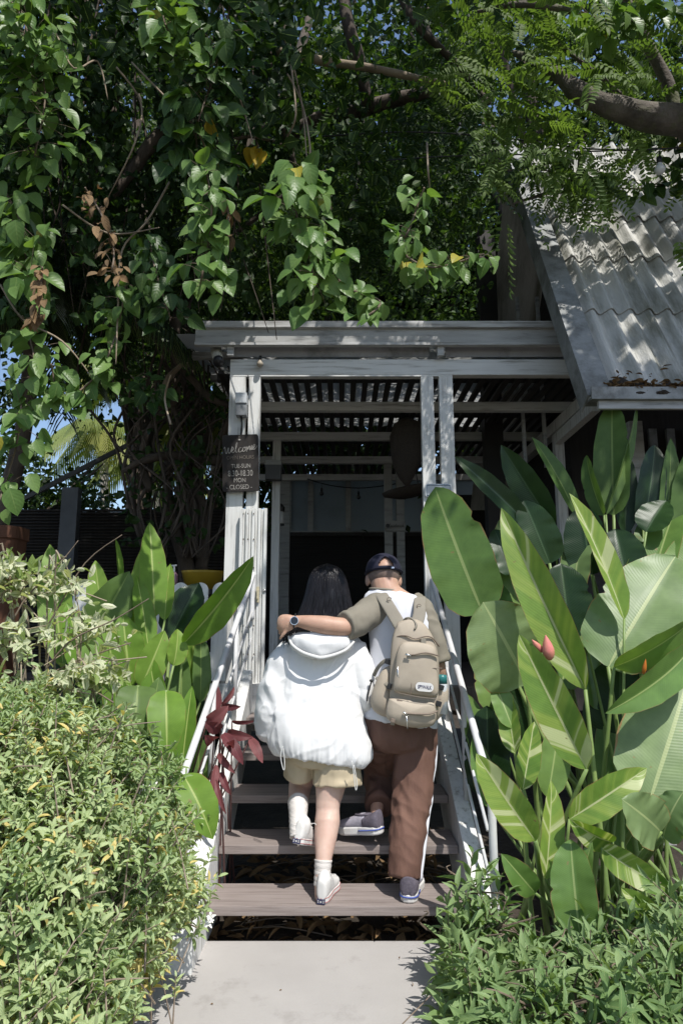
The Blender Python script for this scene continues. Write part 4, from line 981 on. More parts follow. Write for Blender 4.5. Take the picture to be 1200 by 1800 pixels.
mb = MB(); mb.ell(cc + up2 * hwid * 1.15, (.007, .007, .004), 10, 6, rot); mb.build('button', M['cap_navy'], cp, smooth=True)
mb = MB()
a_ = [cc + rot @ Vector((hwid * 1.15 * math.cos(a), hwid * 1.34 * math.sin(a), -hwid * .12)) for a in [2 * PI * k / 48 for k in range(49)]]
mb.tube(a_, .0055, 6, flat=.5); mb.build('band', M['cap_navy'], cp, smooth=True)
mb = MB(); q_ = cc + rot @ Vector((hwid * .40, -hwid * 1.29, -hwid * .13)); mb.box(q_, (.016, .006, .009), rot); mb.build('buckle', M['metal'], cp)
mb = MB(); rg = []
for k, (f, w_2, dz) in enumerate(((1.1, .95, 0), (1.45, .90, -.06), (1.75, .72, -.14), (1.95, .35, -.20))):
    c = cc + rot @ Vector((0, hwid * f, hwid * (-.05 + dz))); rg.append((c, rot @ Vector((hwid * w_2, 0, 0)), rot @ Vector((0, 0, .004))))
mb.rings(dense(rg, 3), 16); mb.build('brim', M['cap_navy'], cp, smooth=True)
# tee shirt body, sleeves
TR = [hoop((652, 1037), (704, 1040), 3.715, .075), hoop((640, 1050), (742, 1052), 3.705, .095), hoop((642, 1075), (764, 1078), 3.70, .115), hoop((648, 1110), (770, 1115), 3.69, .125), hoop((650, 1160), (768, 1165), 3.68, .13), hoop((647, 1210), (768, 1215), 3.665, .135), hoop((638, 1240), (768, 1252), 3.655, .145), hoop((633, 1254), (768, 1276), 3.655, .150), hoop((634, 1258), (766, 1280), 3.655, .140)]
mb = MB(); mb.rings(dense(TR, 4), 44, power=2.3)
fuse(mb, 'tee_shirt', M['tee_white'], ma, voxel=.0075, smooth_it=4, post=wrinkle(.006, 9, (1, 1, .5), 31))
mb = MB(); limb(mb, [(690, 1056, 3.70, 18, 1.3), (668, 1067, 3.67, 27, .95), (644, 1081, 3.60, 26, .95), (624, 1094, 3.535, 25, .95), (606, 1100, 3.485, 24.5, .95)], n=26, ref=Vector((0, 0, 1)), sub=5, ends=False)
fuse(mb, 'sleeve', M['olive'], ma, voxel=.0065, smooth_it=4, post=wrinkle(.006, 12, (1, 1, 1), 41))
mb = MB(); limb(mb, [(726, 1060, 3.70, 17, 1.2), (742, 1074, 3.68, 21, 1.0), (756, 1108, 3.65, 19, 1.05), (766, 1138, 3.64, 18.5, 1.05), (772, 1163, 3.64, 19, 1.05)], n=26, sub=5, ends=False)
fuse(mb, 'sleeve', M['olive'], ma, voxel=.0065, smooth_it=4, post=wrinkle(.006, 12, (1, 1, 1), 51))
mb = MB(); nk = [hoop((651, 1034), (703, 1038), 3.712, .078)[0]]
c, ax, ay = hoop((650, 1035), (705, 1040), 3.715, .078); mb.tube([c + ax * math.cos(a) + ay * math.sin(a) for a in [2 * PI * k / 36 for k in range(37)]], .007, 8); mb.build('collar', M['olive'], ma, smooth=True)
# trousers
mb = MB()
mb.rings(dense([hoop((636, 1245), (766, 1252), 3.655, .135), hoop((636, 1275), (767, 1280), 3.655, .155), hoop((640, 1300), (767, 1305), 3.66, .150), hoop((660, 1315), (760, 1320), 3.66, .12)], 3), 36, power=2.3)
limb(mb, [(728, 1292, 3.655, 39, 1.02), (727, 1340, 3.63, 37, .98), (725, 1390, 3.585, 33, .98), (719, 1440, 3.53, 31, 1.0), (714, 1490, 3.465, 29.5, 1.05), (711, 1543, 3.42, 28, 1.1)], n=26, ref=Vector((1, 0, -.10)), ends=False)
limb(mb, [(672, 1292, 3.665, 36, 1.05), (670, 1325, 3.80, 32, 1.0), (667, 1358, 3.885, 28, 1.0), (667, 1385, 3.81, 25, 1.05), (666, 1418, 3.69, 23, 1.1)], n=26, ends=False)
ckn = at(725, 1420, 3.5)
def pfold(p, n):
    z = p[2]; 
    q = noise.noise((p[0] * 9 + z * 5, p[1] * 9, z * 9 + p[0] * 4)); return .012 * math.exp(-((z - ckn.z) / .28) ** 2) * (.5 - abs(q) * 2) + .006 * (.4 - abs(noise.noise((p[0] * 16 + z * 3, p[1] * 16, z * 2.2))) * 2)
fuse(mb, 'trousers', M['brown_pants'], ma, voxel=.007, smooth_it=3, post=wrinkle(.006, 9, (1.3, 1.3, .45), 61, True, pfold))
mb = MB(); st_ = [(766, 1310, 3.63), (764, 1345, 3.60), (757, 1385, 3.57), (758, 1405, 3.55), (753, 1430, 3.53), (748, 1470, 3.48), (743, 1510, 3.44), (738, 1547, 3.41)]
mb.tube([at(*q) for q in st_], [.010] * 8, 8, sub=5, flat=.9); mb.build('side_stripe', M['tee_white'], ma, smooth=True)
sh = bpy.data.objects.new('shoe', None); col.objects.link(sh); sh.parent = ma
sneaker_low(Vector((at(717, 1588, 3.325).x, 3.322, .171)), -12, 0, 0, sh)
sh = bpy.data.objects.new('shoe', None); col.objects.link(sh); sh.parent = ma
sneaker_low(at(672, 1466, 3.56), 52, 9, 0, sh)

# =========================================================== wristwatch
wt = thing('wristwatch', 'round black wristwatch on the wrist of the arm laid round the shoulders', 'watch', at(517, 1092, 3.44))
cw = at(518, 1092, 3.470)
mb = MB()
for (a0, a1) in ((0, 2 * PI),):
    mb.tube([cw + Vector((.004 * math.sin(a), .027 * math.cos(a), .035 * math.sin(a))) for a in [a0 + (a1 - a0) * k / 32 for k in range(33)]], .0075, 8, flat=.5)
mb.build('strap', M['black_plastic'], wt, smooth=True)
dirw = Vector((0, -1, .12)).normalized(); xw = Vector((1, 0, 0)); zw = xw.cross(dirw)
mb = MB(); q = cw + Vector((0, -.026, .002)); mb.rings([(q, xw * .022, zw * .022), (q + dirw * .003, xw * .023, zw * .023), (q + dirw * .009, xw * .022, zw * .022)], 24); mb.build('case', M['metal'], wt)
mb = MB(); mb.rings([(q + dirw * .008, xw * .0195, zw * .0195), (q + dirw * .0105, xw * .019, zw * .019)], 24); mb.build('dial', pmat('watch_glass', (.01, .01, .012), (.008, .008, .01), rough=.12, bump=0, spec=.6), wt)

# =========================================================== backpack
bp = thing('backpack', 'khaki many pocketed backpack with grey straps worn on the back of the capped person', 'backpack', at(727, 1276, 3.45))
YB_ = 3.52; tl = Matrix.Rotation(R(6.5), 3, 'Y') @ Matrix.Rotation(R(-7), 3, 'X'); c0 = at(726, 1190, YB_); kp = mpp(1190, YB_)
def bpt(px, py, d=0.0):
    """a point of the pack face: photo offsets from its middle, d metres towards the viewer"""
    return at(px, py, YB_) + Vector((0, -d, 0))
def slab(name, outline, d0, d1, mat, bulge=.02, n=3, parent=None):
    """pillow shaped panel with a photo outline"""
    N = len(outline); cx = sum(p[0] for p in outline) / N; cy = sum(p[1] for p in outline) / N
    lv = [(1.0, d0), (1.02, d0 + (d1 - d0) * .5), (.99, d1 - .008), (.95, d1), (.72, d1 + bulge * .55), (.4, d1 + bulge * .9), (.1, d1 + bulge)]
    vs = []
    for k, d in lv: vs += [at(cx + (x - cx) * k, cy + (y - cy) * k, YB_ - d) for x, y in outline]
    L = len(lv); fs = [tuple(range(N)), tuple(reversed(range((L - 1) * N, L * N)))]
    for j in range(L - 1):
        for i in range(N): fs.append((j * N + i, (j + 1) * N + i, (j + 1) * N + (i + 1) % N, j * N + (i + 1) % N))
    mb = MB(); mb.add(vs, fs); o = mb.build(name, mat, parent or bp, smooth=True, fix=True)
    return o
def curve_out(pts, sub=4):
    P = [Vector((x, y, 0)) for x, y in pts]; P = P + [P[0]]
    Q, _ = smooth_path(P, [1] * len(P), sub); return [(p.x, p.y) for p in Q[:-1]]
slab('main_body', curve_out([(699, 1096), (716, 1089), (736, 1092), (750, 1104), (764, 1130), (770, 1165), (770, 1225), (766, 1252), (730, 1262), (690, 1252), (684, 1215), (686, 1160), (690, 1120)]), .0, .115, M['pack'], .018)
slab('front_pocket', curve_out([(702, 1136), (712, 1129), (740, 1130), (760, 1136), (767, 1150), (769, 1190), (767, 1222), (740, 1222), (712, 1218), (692, 1212), (694, 1180), (697, 1150)], 5), .10, .165, M['pack'], .016)
slab('lower_pocket', curve_out([(684, 1228), (700, 1228), (740, 1234), (762, 1236), (766, 1256), (760, 1274), (735, 1279), (705, 1275), (682, 1264), (679, 1245)], 5), .06, .150, M['pack'], .022)
slab('side_pocket', curve_out([(686, 1170), (690, 1215), (684, 1255), (672, 1258), (655, 1246), (652, 1225), (660, 1200), (672, 1178)], 4), -.02, .07, M['pack'], .03)
slab('side_pocket', curve_out([(766, 1196), (778, 1200), (787, 1212), (786, 1238), (777, 1256), (764, 1262)], 4), .0, .07, M['pack'], .02)
def zipper(pts, d, r=.0055):
    mb = MB(); mb.tube([bpt(x, y, dd) for (x, y), dd in zip(pts, d if isinstance(d, list) else [d] * len(pts))], r, 8, sub=5, flat=.6); return mb.build('zipper', M['zip'], bp, smooth=True)
zipper([(688, 1126), (696, 1118), (710, 1117), (724, 1122), (742, 1118), (754, 1121), (766, 1135)], [.10, .118, .134, .138, .134, .122, .105])
zipper([(695, 1170), (697, 1150), (703, 1135)], [.158, .163, .160])
zipper([(710, 1148), (722, 1148), (740, 1145), (762, 1150)], [.183, .187, .187, .175], .0065)
zipper([(706, 1246), (724, 1247), (745, 1247), (760, 1243)], [.175, .178, .178, .163], .0075)
mb = MB(); mb.tube([bpt(706, 1147, .192), bpt(715, 1150, .196)], [.006, .004], 8); mb.tube([bpt(703, 1243, .182), bpt(708, 1248, .184)], .005, 8); mb.tube([bpt(708, 1250, .186), bpt(709, 1262, .186), bpt(710, 1272, .176)], .003, 6); mb.tube([bpt(694, 1168, .17), bpt(694, 1182, .17), bpt(698, 1190, .17)], .0035, 6); mb.build('zip_puller', M['metal'], bp, smooth=True)
mb = MB()
for pts in ([(697, 1167), (730, 1170), (768, 1171)], [(717, 1169), (717, 1190), (715, 1214)], [(694, 1212), (730, 1219), (766, 1223)]):
    mb.tube([bpt(x, y, .176 - .010 * (abs(x - 730) / 38) ** 2) for x, y in pts], .0016, 5, sub=5)
mb.build('seam', M['zip'], bp)
# straps over the shoulders, chest to pack
def strap(pts, w, mat=M['pack_strap'], th=.010, name='strap'):
    P = [Vector(p) for p in pts]; Q, _ = smooth_path(P, [1] * len(P), 5); mb = MB(); rg = []
    for i, p in enumerate(Q):
        t = (Q[min(i + 1, len(Q) - 1)] - Q[max(i - 1, 0)]).normalized(); x = t.cross(Vector((0, -1, .35))).normalized(); y = x.cross(t)
        rg.append((p, x * w / 2, y * th / 2))
    mb.rings(rg, 16, power=3.5); return mb.build(name, mat, bp, smooth=True)
strap([at(662, 1046, 3.80), at(666, 1040, 3.70), at(674, 1052, 3.575), at(690, 1078, 3.525), at(704, 1102, 3.49)], .068, th=.016)
strap([at(738, 1058, 3.80), at(738, 1048, 3.70), at(737, 1062, 3.575), at(736, 1082, 3.525), at(728, 1104, 3.49)], .066, th=.016)
mb = MB()
for px, py in ((684, 1054), (736, 1066)):
    c = at(px, py, 3.545); mb.tube([c + Vector((.012 * math.cos(a), -.004, .012 * math.sin(a))) for a in [R(20 + 30 * k) for k in range(9)]], .0022, 6)
mb.build('ring', M['zip'], bp)
mb = MB(); mb.tube([bpt(706, 1094, .06), bpt(711, 1087, .085), bpt(720, 1088, .10), bpt(727, 1098, .118), bpt(724, 1106, .125)], .008, 8, sub=5, flat=.6); mb.build('handle', M['pack_strap'], bp, smooth=True)
mb = MB(); mb.box(bpt(738, 1127, .140), (.026, .012, .032)); mb.build('tab', M['pack_strap'], bp, bevel=.003)
strap([bpt(690, 1160, .07), bpt(676, 1160, .06), bpt(664, 1172, .03), bpt(657, 1188, -.02)], .020, th=.005, name='side_strap')
strap([bpt(690, 1214, .10), bpt(682, 1204, .10), bpt(672, 1196, .09), bpt(660, 1190, .05)], .020, th=.005, name='side_strap')
strap([bpt(698, 1226, .13), bpt(692, 1240, .145), bpt(688, 1256, .14), bpt(686, 1268, .12)], .022, th=.005, name='side_strap')
for px, py, d, s_ in ((680, 1162, .078, (.038, .016, .026)), (681, 1203, .115, (.022, .018, .030)), (697, 1228, .150, (.028, .016, .022)), (686, 1259, .155, (.022, .014, .020)), (770, 1205, .09, (.028, .03, .024)), (764, 1232, .12, (.028, .03, .026))):
    mb = MB(); mb.box(bpt(px, py, d), s_, Matrix.Rotation(R(18), 3, 'Y')); mb.build('buckle', M['black_plastic'] if px not in (697, 686) else M['zip'], bp, bevel=.004)
mb = MB(); mb.tube([bpt(653, 1196, .02), bpt(650, 1205, .02), bpt(646, 1222, .01), bpt(645, 1232, .0)], .0045, 6, sub=3); mb.ell(bpt(652, 1196, .02), (.010, .008, .008)); mb.build('cord', M['black_plastic'], bp, smooth=True)
# white name patch
lr = Matrix.Rotation(R(5.0), 3, 'Y'); lc = bpt(738, 1202, .184)
mb = MB(); mb.add(*rounded_plate(lc, 30 * kp, 14.5 * kp, .004, 7.0 * kp, lr, 7)); pt_ = mb.build('patch', M['rubber_white'], bp, fix=True)
text('lettering', 'SPYWALK', 8.2 * kp, lc + Vector((0, -.0026, -.001)), lr, M['navy'], pt_, .62, bold=.0003)
# bottle in the side pocket
bo = thing('bottle', 'teal capped bottle standing in the right side pocket of the backpack', 'bottle', at(775, 1200, 3.44))
c = at(776, 1194, 3.46)
mb = MB(); mb.rings([(c + Vector((0, 0, z)), (q, 0, 0), (0, q, 0)) for z, q in ((-.17, .026), (-.02, .027), (-.005, .022))], 16); mb.build('body', M['white_plastic'], bo, smooth=True)
mb = MB(); mb.rings([(c + Vector((0, 0, z)), (q, 0, 0), (0, q, 0)) for z, q in ((-.022, .027), (.010, .027), (.022, .024), (.024, .01))], 16); mb.build('cap', pmat('teal_plastic', (.03, .16, .16), (.02, .12, .12), rough=.3, bump=0), bo, smooth=True)
# ------------------------------------------------------------------ foliage tools
rng = np.random.default_rng(7)
SV = np.array(S)
def leaf_tpl(rows=5, shape='ovate', fold=.22, droop=.22, cols=3):
    v = np.linspace(0, 1, rows)
    if shape == 'ovate': w = np.interp(v, [0, .08, .28, .5, .75, .92, 1], [.03, .20, .36, .36, .25, .09, .0])
    elif shape == 'lance': w = np.interp(v, [0, .1, .35, .6, .85, 1], [.02, .10, .16, .14, .06, .0])
    elif shape == 'oblong': w = np.interp(v, [0, .1, .4, .7, .9, 1], [.02, .16, .24, .22, .12, .0])
    V = []; U = []
    for i in range(rows):
        for c in np.linspace(-1, 1, cols):
            V.append((c * w[i], v[i], abs(c) * w[i] * fold * 2 - droop * v[i] ** 2)); U.append((c, v[i]))
    Q = []
    for i in range(rows - 1):
        for j in range(cols - 1):
            a = i * cols + j; Q.append((a, a + 1, a + cols + 1, a + cols))
    return np.array(V, np.float32), np.array(Q, np.int32), np.array(U, np.float32)
T_OV = leaf_tpl(6, 'ovate'); T_OVL = leaf_tpl(4, 'ovate'); T_LA = leaf_tpl(5, 'lance', .3, .25); T_OB = leaf_tpl(5, 'oblong', .25, .2); T_FAR = leaf_tpl(3, 'ovate', .2, .15)
def unit(a): return a / np.maximum(np.linalg.norm(a, axis=1, keepdims=True), 1e-9)
def scatter(name, mat, parent, tpl, pos, d, n, size, wid=1.0, rnd_=None, origin=None, extra=None):
    V, Q, U = tpl; pos = np.asarray(pos, np.float32); N = len(pos)
    d = unit(np.asarray(d, np.float32)); n = np.asarray(n, np.float32)
    s = np.cross(d, n); s = unit(s); n = np.cross(s, d)
    size = np.broadcast_to(np.asarray(size, np.float32), (N,)); wid = np.broadcast_to(np.asarray(wid, np.float32), (N,))
    co = pos[:, None, :] + size[:, None, None] * (V[None, :, 0:1] * wid[:, None, None] * s[:, None, :] + V[None, :, 1:2] * d[:, None, :] + V[None, :, 2:3] * n[:, None, :])
    off = np.array(root_loc(parent), np.float32) if parent is not None else (np.array(origin, np.float32) if origin is not None else np.zeros(3, np.float32))
    co = (co - off).reshape(-1, 3)
    nv = len(V); q = (Q[None] + (np.arange(N) * nv)[:, None, None]).reshape(-1, 4)
    if rnd_ is None: rnd_ = rng.random(N)
    luv = np.concatenate([np.tile(U, (N, 1)), np.repeat(rnd_, nv)[:, None]], 1).astype(np.float32)
    if extra is not None and len(extra.v):                    # stems of the same plant part
        ev = np.array(extra.v, np.float32) - off; base = len(co)
        co = np.concatenate([co, ev]); luv = np.concatenate([luv, np.tile([[0.5, .5, .5]], (len(ev), 1)).astype(np.float32)])
    me = bpy.data.meshes.new(name); me.vertices.add(len(co)); me.vertices.foreach_set('co', co.astype(np.float32).ravel())
    me.loops.add(q.size); me.loops.foreach_set('vertex_index', q.ravel().astype(np.int32))
    me.polygons.add(len(q)); me.polygons.foreach_set('loop_start', np.arange(0, q.size, 4, dtype=np.int32)); me.polygons.foreach_set('loop_total', np.full(len(q), 4, np.int32))
    me.polygons.foreach_set('use_smooth', np.ones(len(q), bool))
    a = me.attributes.new('luv', 'FLOAT_VECTOR', 'POINT'); a.data.foreach_set('vector', luv.ravel())
    me.update(calc_edges=True)
    return link_mesh(name, me, mat, parent, Vector(off.tolist()) if parent is None else None)
def rdir(N, up=0.0):
    a = rng.normal(size=(N, 3)); a[:, 2] += up; return unit(a)

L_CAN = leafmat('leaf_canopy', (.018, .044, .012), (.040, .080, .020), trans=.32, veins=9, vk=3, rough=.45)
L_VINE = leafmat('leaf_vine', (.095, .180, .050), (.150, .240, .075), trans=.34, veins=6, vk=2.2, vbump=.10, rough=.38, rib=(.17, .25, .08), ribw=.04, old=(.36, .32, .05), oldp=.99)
L_VINED = leafmat('leaf_vine_shaded', (.028, .066, .018), (.058, .108, .030), trans=.30, veins=6, vk=2.2, vbump=.10, rough=.40, rib=(.10, .16, .05), old=(.30, .22, .03), oldp=.992)  # second vine leaf with the shade put into a darker colour
L_CREEP = leafmat('leaf_creeper_shaded', (.016, .040, .012), (.036, .072, .020), trans=.28, veins=6, vk=2.2, vbump=.10, rough=.45, rib=(.06, .10, .04))  # leaf colour darkened so its masses sink into shadow
L_FEATHER = leafmat('leaf_feather', (.090, .155, .040), (.145, .22, .060), trans=.38, tcol=(1.3, 1.4, .55), veins=6, vk=3, rough=.5)
L_FAR = leafmat('leaf_far', (.012, .030, .009), (.028, .056, .015), trans=.25, veins=5, vk=3, rough=.5)
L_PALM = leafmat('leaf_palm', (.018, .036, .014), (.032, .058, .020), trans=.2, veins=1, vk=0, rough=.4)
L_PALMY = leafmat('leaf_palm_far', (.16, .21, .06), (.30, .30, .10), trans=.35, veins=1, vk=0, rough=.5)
L_BAN = leafmat('leaf_banana', (.095, .190, .042), (.150, .245, .065), trans=.28, veins=46, vk=7, rough=.36, rib=(.30, .38, .14), ribw=.045, spec=.45, vbump=.06, edge=True)
L_BANG = leafmat('leaf_banana_grey', (.135, .215, .082), (.185, .255, .110), trans=.22, veins=48, vk=7, rough=.42, rib=(.32, .38, .17), ribw=.04, spec=.36, vbump=.06, edge=True)
L_VARI = leafmat('leaf_variegated', (.110, .205, .038), (.175, .280, .055), trans=.32, veins=44, vk=8, rough=.37, rib=(.45, .48, .25), ribw=.05, vari=((.66, .66, .48), .575, (.30, .38, .08)), vbump=.10, spec=.3, edge=True)
L_DEEP = leafmat('leaf_deep_shaded', (.012, .032, .010), (.024, .054, .016), trans=.16, veins=30, vk=8, rough=.33, rib=(.05, .09, .04), ribw=.04, spec=.32, vbump=.14)  # shade of the canopy is put into this darker leaf colour
L_HEL = leafmat('leaf_heliconia', (.125, .235, .036), (.195, .310, .058), trans=.34, veins=44, vk=9, rough=.42, rib=(.36, .44, .14), ribw=.05, vbump=.10, edge=True)
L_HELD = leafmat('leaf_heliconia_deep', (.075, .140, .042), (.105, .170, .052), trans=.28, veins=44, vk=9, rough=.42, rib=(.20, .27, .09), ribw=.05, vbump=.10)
L_JAS = leafmat('leaf_jasmine', (.165, .265, .100), (.40, .475, .265), trans=.26, veins=5, vk=2, rough=.45, rib=(.40, .45, .2), ribw=.06, old=(.58, .47, .18), oldp=.97, spec=.3)
L_PALE = leafmat('leaf_pale', (.42, .46, .30), (.62, .62, .48), trans=.28, veins=5, vk=2, rough=.5, rib=(.20, .28, .10), ribw=.10, old=(.20, .27, .08), oldp=.78)
L_SHRUB = leafmat('leaf_shrub', (.135, .225, .085), (.22, .31, .14), trans=.26, veins=8, vk=3, rough=.45, rib=(.25, .32, .13), ribw=.06, spec=.28)
L_RED = leafmat('leaf_red', (.120, .034, .042), (.200, .075, .078), trans=.28, veins=20, vk=8, rough=.42, rib=(.20, .05, .06), ribw=.03, tcol=(1.6, .6, .5))
L_DRY = leafmat('leaf_dry', (.13, .085, .045), (.24, .155, .08), trans=.2, veins=5, vk=2, rough=.7, rib=(.2, .12, .06), tcol=(1.2, .9, .6))

def blade(mb, base, tip, width, bend=.12, roll=0.0, fold=.25, wave=.03, side=0.0, rnd_=.5, prof='long', rows=30, cols=11, tear=0.0, twist=0.0):
    """one big leaf from its base to its tip, bulging towards the viewer by bend"""
    base, tip = Vector(base), Vector(tip); ax = tip - base; L = ax.length; d = ax.normalized()
    view = (CAM - (base + tip) / 2).normalized(); n0 = (view - d * view.dot(d)).normalized()
    n0 = Matrix.Rotation(R(roll), 3, d) @ n0; s0 = d.cross(n0)
    ctrl = (base + tip) / 2 + n0 * bend * L + s0 * side * L
    ps = {'long': ([0, .05, .16, .35, .6, .8, .93, 1], [.04, .42, .80, 1.0, .93, .66, .30, .0]),
          'paddle': ([0, .04, .14, .36, .62, .84, .95, 1], [.10, .58, .88, 1.0, .94, .68, .36, .0]),
          'strap': ([0, .1, .3, .6, .85, 1], [.30, .70, 1.0, .92, .5, .0])}[prof]
    h_ = (rnd_ * 977.0) % 1.0; tear_ = (.25 + .5 * h_, h_ > .5) if (prof == 'paddle' and h_ > .35) else None
    b = len(mb.v)
    for i in range(rows + 1):
        t = i / rows; p = base * (1 - t) ** 2 + ctrl * 2 * t * (1 - t) + tip * t * t
        tg = ((ctrl - base) * 2 * (1 - t) + (tip - ctrl) * 2 * t).normalized()
        n = (n0 - tg * n0.dot(tg)).normalized(); n = Matrix.Rotation(R(twist * (t - .5)), 3, tg) @ n; s = tg.cross(n)
        w = float(np.interp(t, *ps)) * width / 2
        for j in range(cols):
            u = -1 + 2 * j / (cols - 1)
            if tear_ is not None and (u > 0) == tear_[1] and abs(u) > .35 and abs(t - tear_[0]) < .02: continue_w = .87
            else: continue_w = 1.0
            wv = wave * width * (math.sin(t * 17 + rnd_ * 40 + (2 if u > 0 else 0)) * .6 + math.sin(t * 41 + rnd_ * 90 + u) * .25) * u * u
            q = p + s * u * w * (continue_w if abs(u) > .7 else 1) + n * (abs(u) * fold * w + wv) + tg * (-abs(u) * w * .10)
            mb.luv[len(mb.v)] = (u, t, rnd_); mb.v.append(tuple(q))
    for i in range(rows):
        for j in range(cols - 1):
            a = b + i * cols + j; mb.f.append((a, a + 1, a + cols + 1, a + cols)); mb.m.append(mb.mi)
def bl(mb, bx, by, tx, ty, Y0, Y1, wpx, **k):
    kw = dict(k); blade(mb, at(bx, by, Y0), at(tx, ty, Y1), wpx * mpp((by + ty) / 2, (Y0 + Y1) / 2), **kw)
def stalk(mb, px, py, Y, root, r=.010, mid=None):
    a = at(px, py, Y); b = Vector(root); m = a.lerp(b, .5) + Vector((0, .0, .0)) if mid is None else Vector(mid)
    mb.tube([a, m, b], [r * .7, r, r * 1.35], 8, sub=4)

# =========================================================== banana-like clumps on the right
def clump(name, label, cat, specs, root, mats, stalks=True, group=None, flowers=(), stem=None):
    """specs: (mat index, base px, py, tip px, py, Ybase, Ytip, width px, options)"""
    t = thing(name, label, cat, root, group=group)
    byname = {}
    sm = MB(); r0 = Vector(root); k = 0
    for mi, bx, by, tx, ty, Y0, Y1, w, o in specs:
        o = dict(o); ns = o.pop('ns', False); k += 1
        lf = MB(); bl(lf, bx, by, tx, ty, Y0, Y1, w, rnd_=((k * .377 + .11) % 1.0) if 'rnd_' not in o else o.pop('rnd_'), **o)
        lf.build('leaf', mats[mi], t, smooth=True)
        if stalks and not ns:
            stalk(sm, bx, by, Y0, r0 + Vector((.22 * math.sin(k * 2.4), .16 * math.cos(k * 3.1), -.03)), .009 + .004 * (w > 60) - .004 * (stem is not None))
    if sm.v: sm.build('stems', stem or M['stem_green'], t, smooth=True)
    return t
big = [
 (0, 848, 1078, 764, 856, 3.75, 3.95, 118, dict(prof='paddle', bend=.06, roll=-14, fold=.14, wave=.03)),
 (1, 925, 1200, 848, 1058, 3.45, 3.42, 150, dict(prof='paddle', bend=.10, roll=8, fold=.10, wave=.05)),
 (1, 1068, 1172, 1186, 978, 3.35, 3.6, 150, dict(prof='paddle', bend=.08, roll=-8, fold=.16, wave=.04)),
 (1, 1140, 1410, 1215, 1170, 3.05, 3.3, 165, dict(prof='paddle', bend=.05, roll=10, fold=.10, wave=.04)),
 (0, 1078, 1172, 1222, 1085, 3.3, 3.15, 62, dict(bend=.14, roll=42, fold=.3)),
 (0, 1212, 1140, 1062, 1254, 3.2, 3.0, 66, dict(bend=.16, roll=-30, fold=.35, ns=True)),
 (1, 1160, 1462, 1092, 1405, 2.85, 2.75, 88, dict(prof='paddle', bend=.16, roll=15, fold=.10, wave=.07)),
 (1, 1165, 1470, 1200, 1392, 2.9, 2.85, 70, dict(prof='paddle', bend=.2, roll=-25, fold=.12, wave=.06)),
 (0, 1100, 1500, 1078, 1240, 3.5, 3.7, 90, dict(prof='paddle', bend=.05, roll=-10)),
 (0, 920, 1095, 888, 905, 3.95, 4.15, 80, dict(prof='paddle', bend=.05, roll=10)),
 (1, 1010, 1045, 1026, 935, 3.8, 3.95, 56, dict(prof='paddle', bend=.16, roll=-25, fold=.3, wave=.06)),
 (0, 1085, 1042, 1122, 948, 3.75, 3.9, 50, dict(bend=.15, roll=45, fold=.4)),
 (1, 1130, 985, 1132, 918, 3.85, 4.0, 38, dict(prof='paddle', bend=.1, roll=10)),
 (0, 1135, 1060, 1196, 868, 3.6, 3.9, 62, dict(prof='paddle', bend=.08, roll=-18, fold=.2)),
 (0, 1180, 1075, 1235, 920, 3.5, 3.7, 80, dict(prof='paddle', bend=.08, roll=-18, fold=.2)),
 (0, 985, 1210, 1010, 1080, 3.75, 3.9, 70, dict(prof='paddle', bend=.06, roll=12)),
 (0, 1060, 1250, 1050, 1130, 3.7, 3.8, 70, dict(prof='paddle', bend=.06, roll=22)),
 (0, 868, 1250, 852, 1130, 3.75, 3.9, 60, dict(prof='paddle', bend=.06, roll=12)),
]
clump('banana_plant', 'tall banana-like plant with broad grey green paddle leaves right of the stairs', 'plant', big, (1.28, 3.55, 0), [L_BAN, L_BANG])
var = [
 (0, 1028, 1212, 880, 892, 3.2, 3.4, 72, dict(bend=.07, roll=-10, fold=0.46, rnd_=.62)),
 (0, 1030, 1352, 911, 1114, 3.05, 3.15, 74, dict(bend=.08, roll=-8, fold=0.37, rnd_=.31)),
 (0, 1096, 1088, 999, 866, 3.35, 3.55, 46, dict(bend=.06, roll=38, fold=0.70, rnd_=.9)),
 (0, 940, 1478, 836, 1324, 2.95, 3.0, 64, dict(bend=.10, roll=-8, fold=0.34, rnd_=.77)),
 (0, 1000, 1440, 1136, 1350, 2.95, 2.95, 60, dict(bend=.10, roll=8, fold=0.37, rnd_=.47)),
 (0, 1058, 1492, 1188, 1572, 2.85, 2.7, 50, dict(bend=.30, roll=8, fold=0.46, rnd_=.18)),
 (0, 918, 1388, 938, 1268, 3.25, 3.35, 42, dict(bend=.05, roll=10, fold=.45, rnd_=.11)),
 (0, 958, 1545, 968, 1372, 3.0, 3.1, 46, dict(bend=.06, roll=28, fold=0.62, rnd_=.95)),
 (1, 1018, 1640, 1002, 1475, 2.85, 2.95, 80, dict(prof='paddle', bend=.08, roll=-12, fold=0.31)),
 (1, 962, 1402, 984, 1258, 3.3, 3.4, 56, dict(bend=.05, roll=12)),
 (0, 1075, 1480, 1000, 1440, 2.95, 2.9, 46, dict(bend=.2, roll=-28, fold=.45, rnd_=.28)),
 (1, 900, 1280, 866, 1195, 3.4, 3.5, 44, dict(bend=.06, roll=20)),
 (0, 905, 1325, 890, 1215, 3.35, 3.5, 40, dict(bend=.06, roll=-20, fold=.45, rnd_=.55)),
 (1, 940, 1570, 880, 1500, 2.95, 2.9, 46, dict(bend=.2, roll=0)),
 (1, 1012, 1600, 1040, 1480, 2.9, 2.9, 40, dict(bend=.08, roll=-30)),
 (1, 860, 1420, 832, 1290, 3.5, 3.6, 40, dict(bend=.06, roll=10)),
 (1, 845, 1330, 822, 1220, 3.7, 3.8, 42, dict(bend=.06, roll=10)),
 (0, 1150, 1620, 1090, 1560, 2.75, 2.7, 40, dict(bend=.2, roll=10, fold=.45, rnd_=.66)),
]
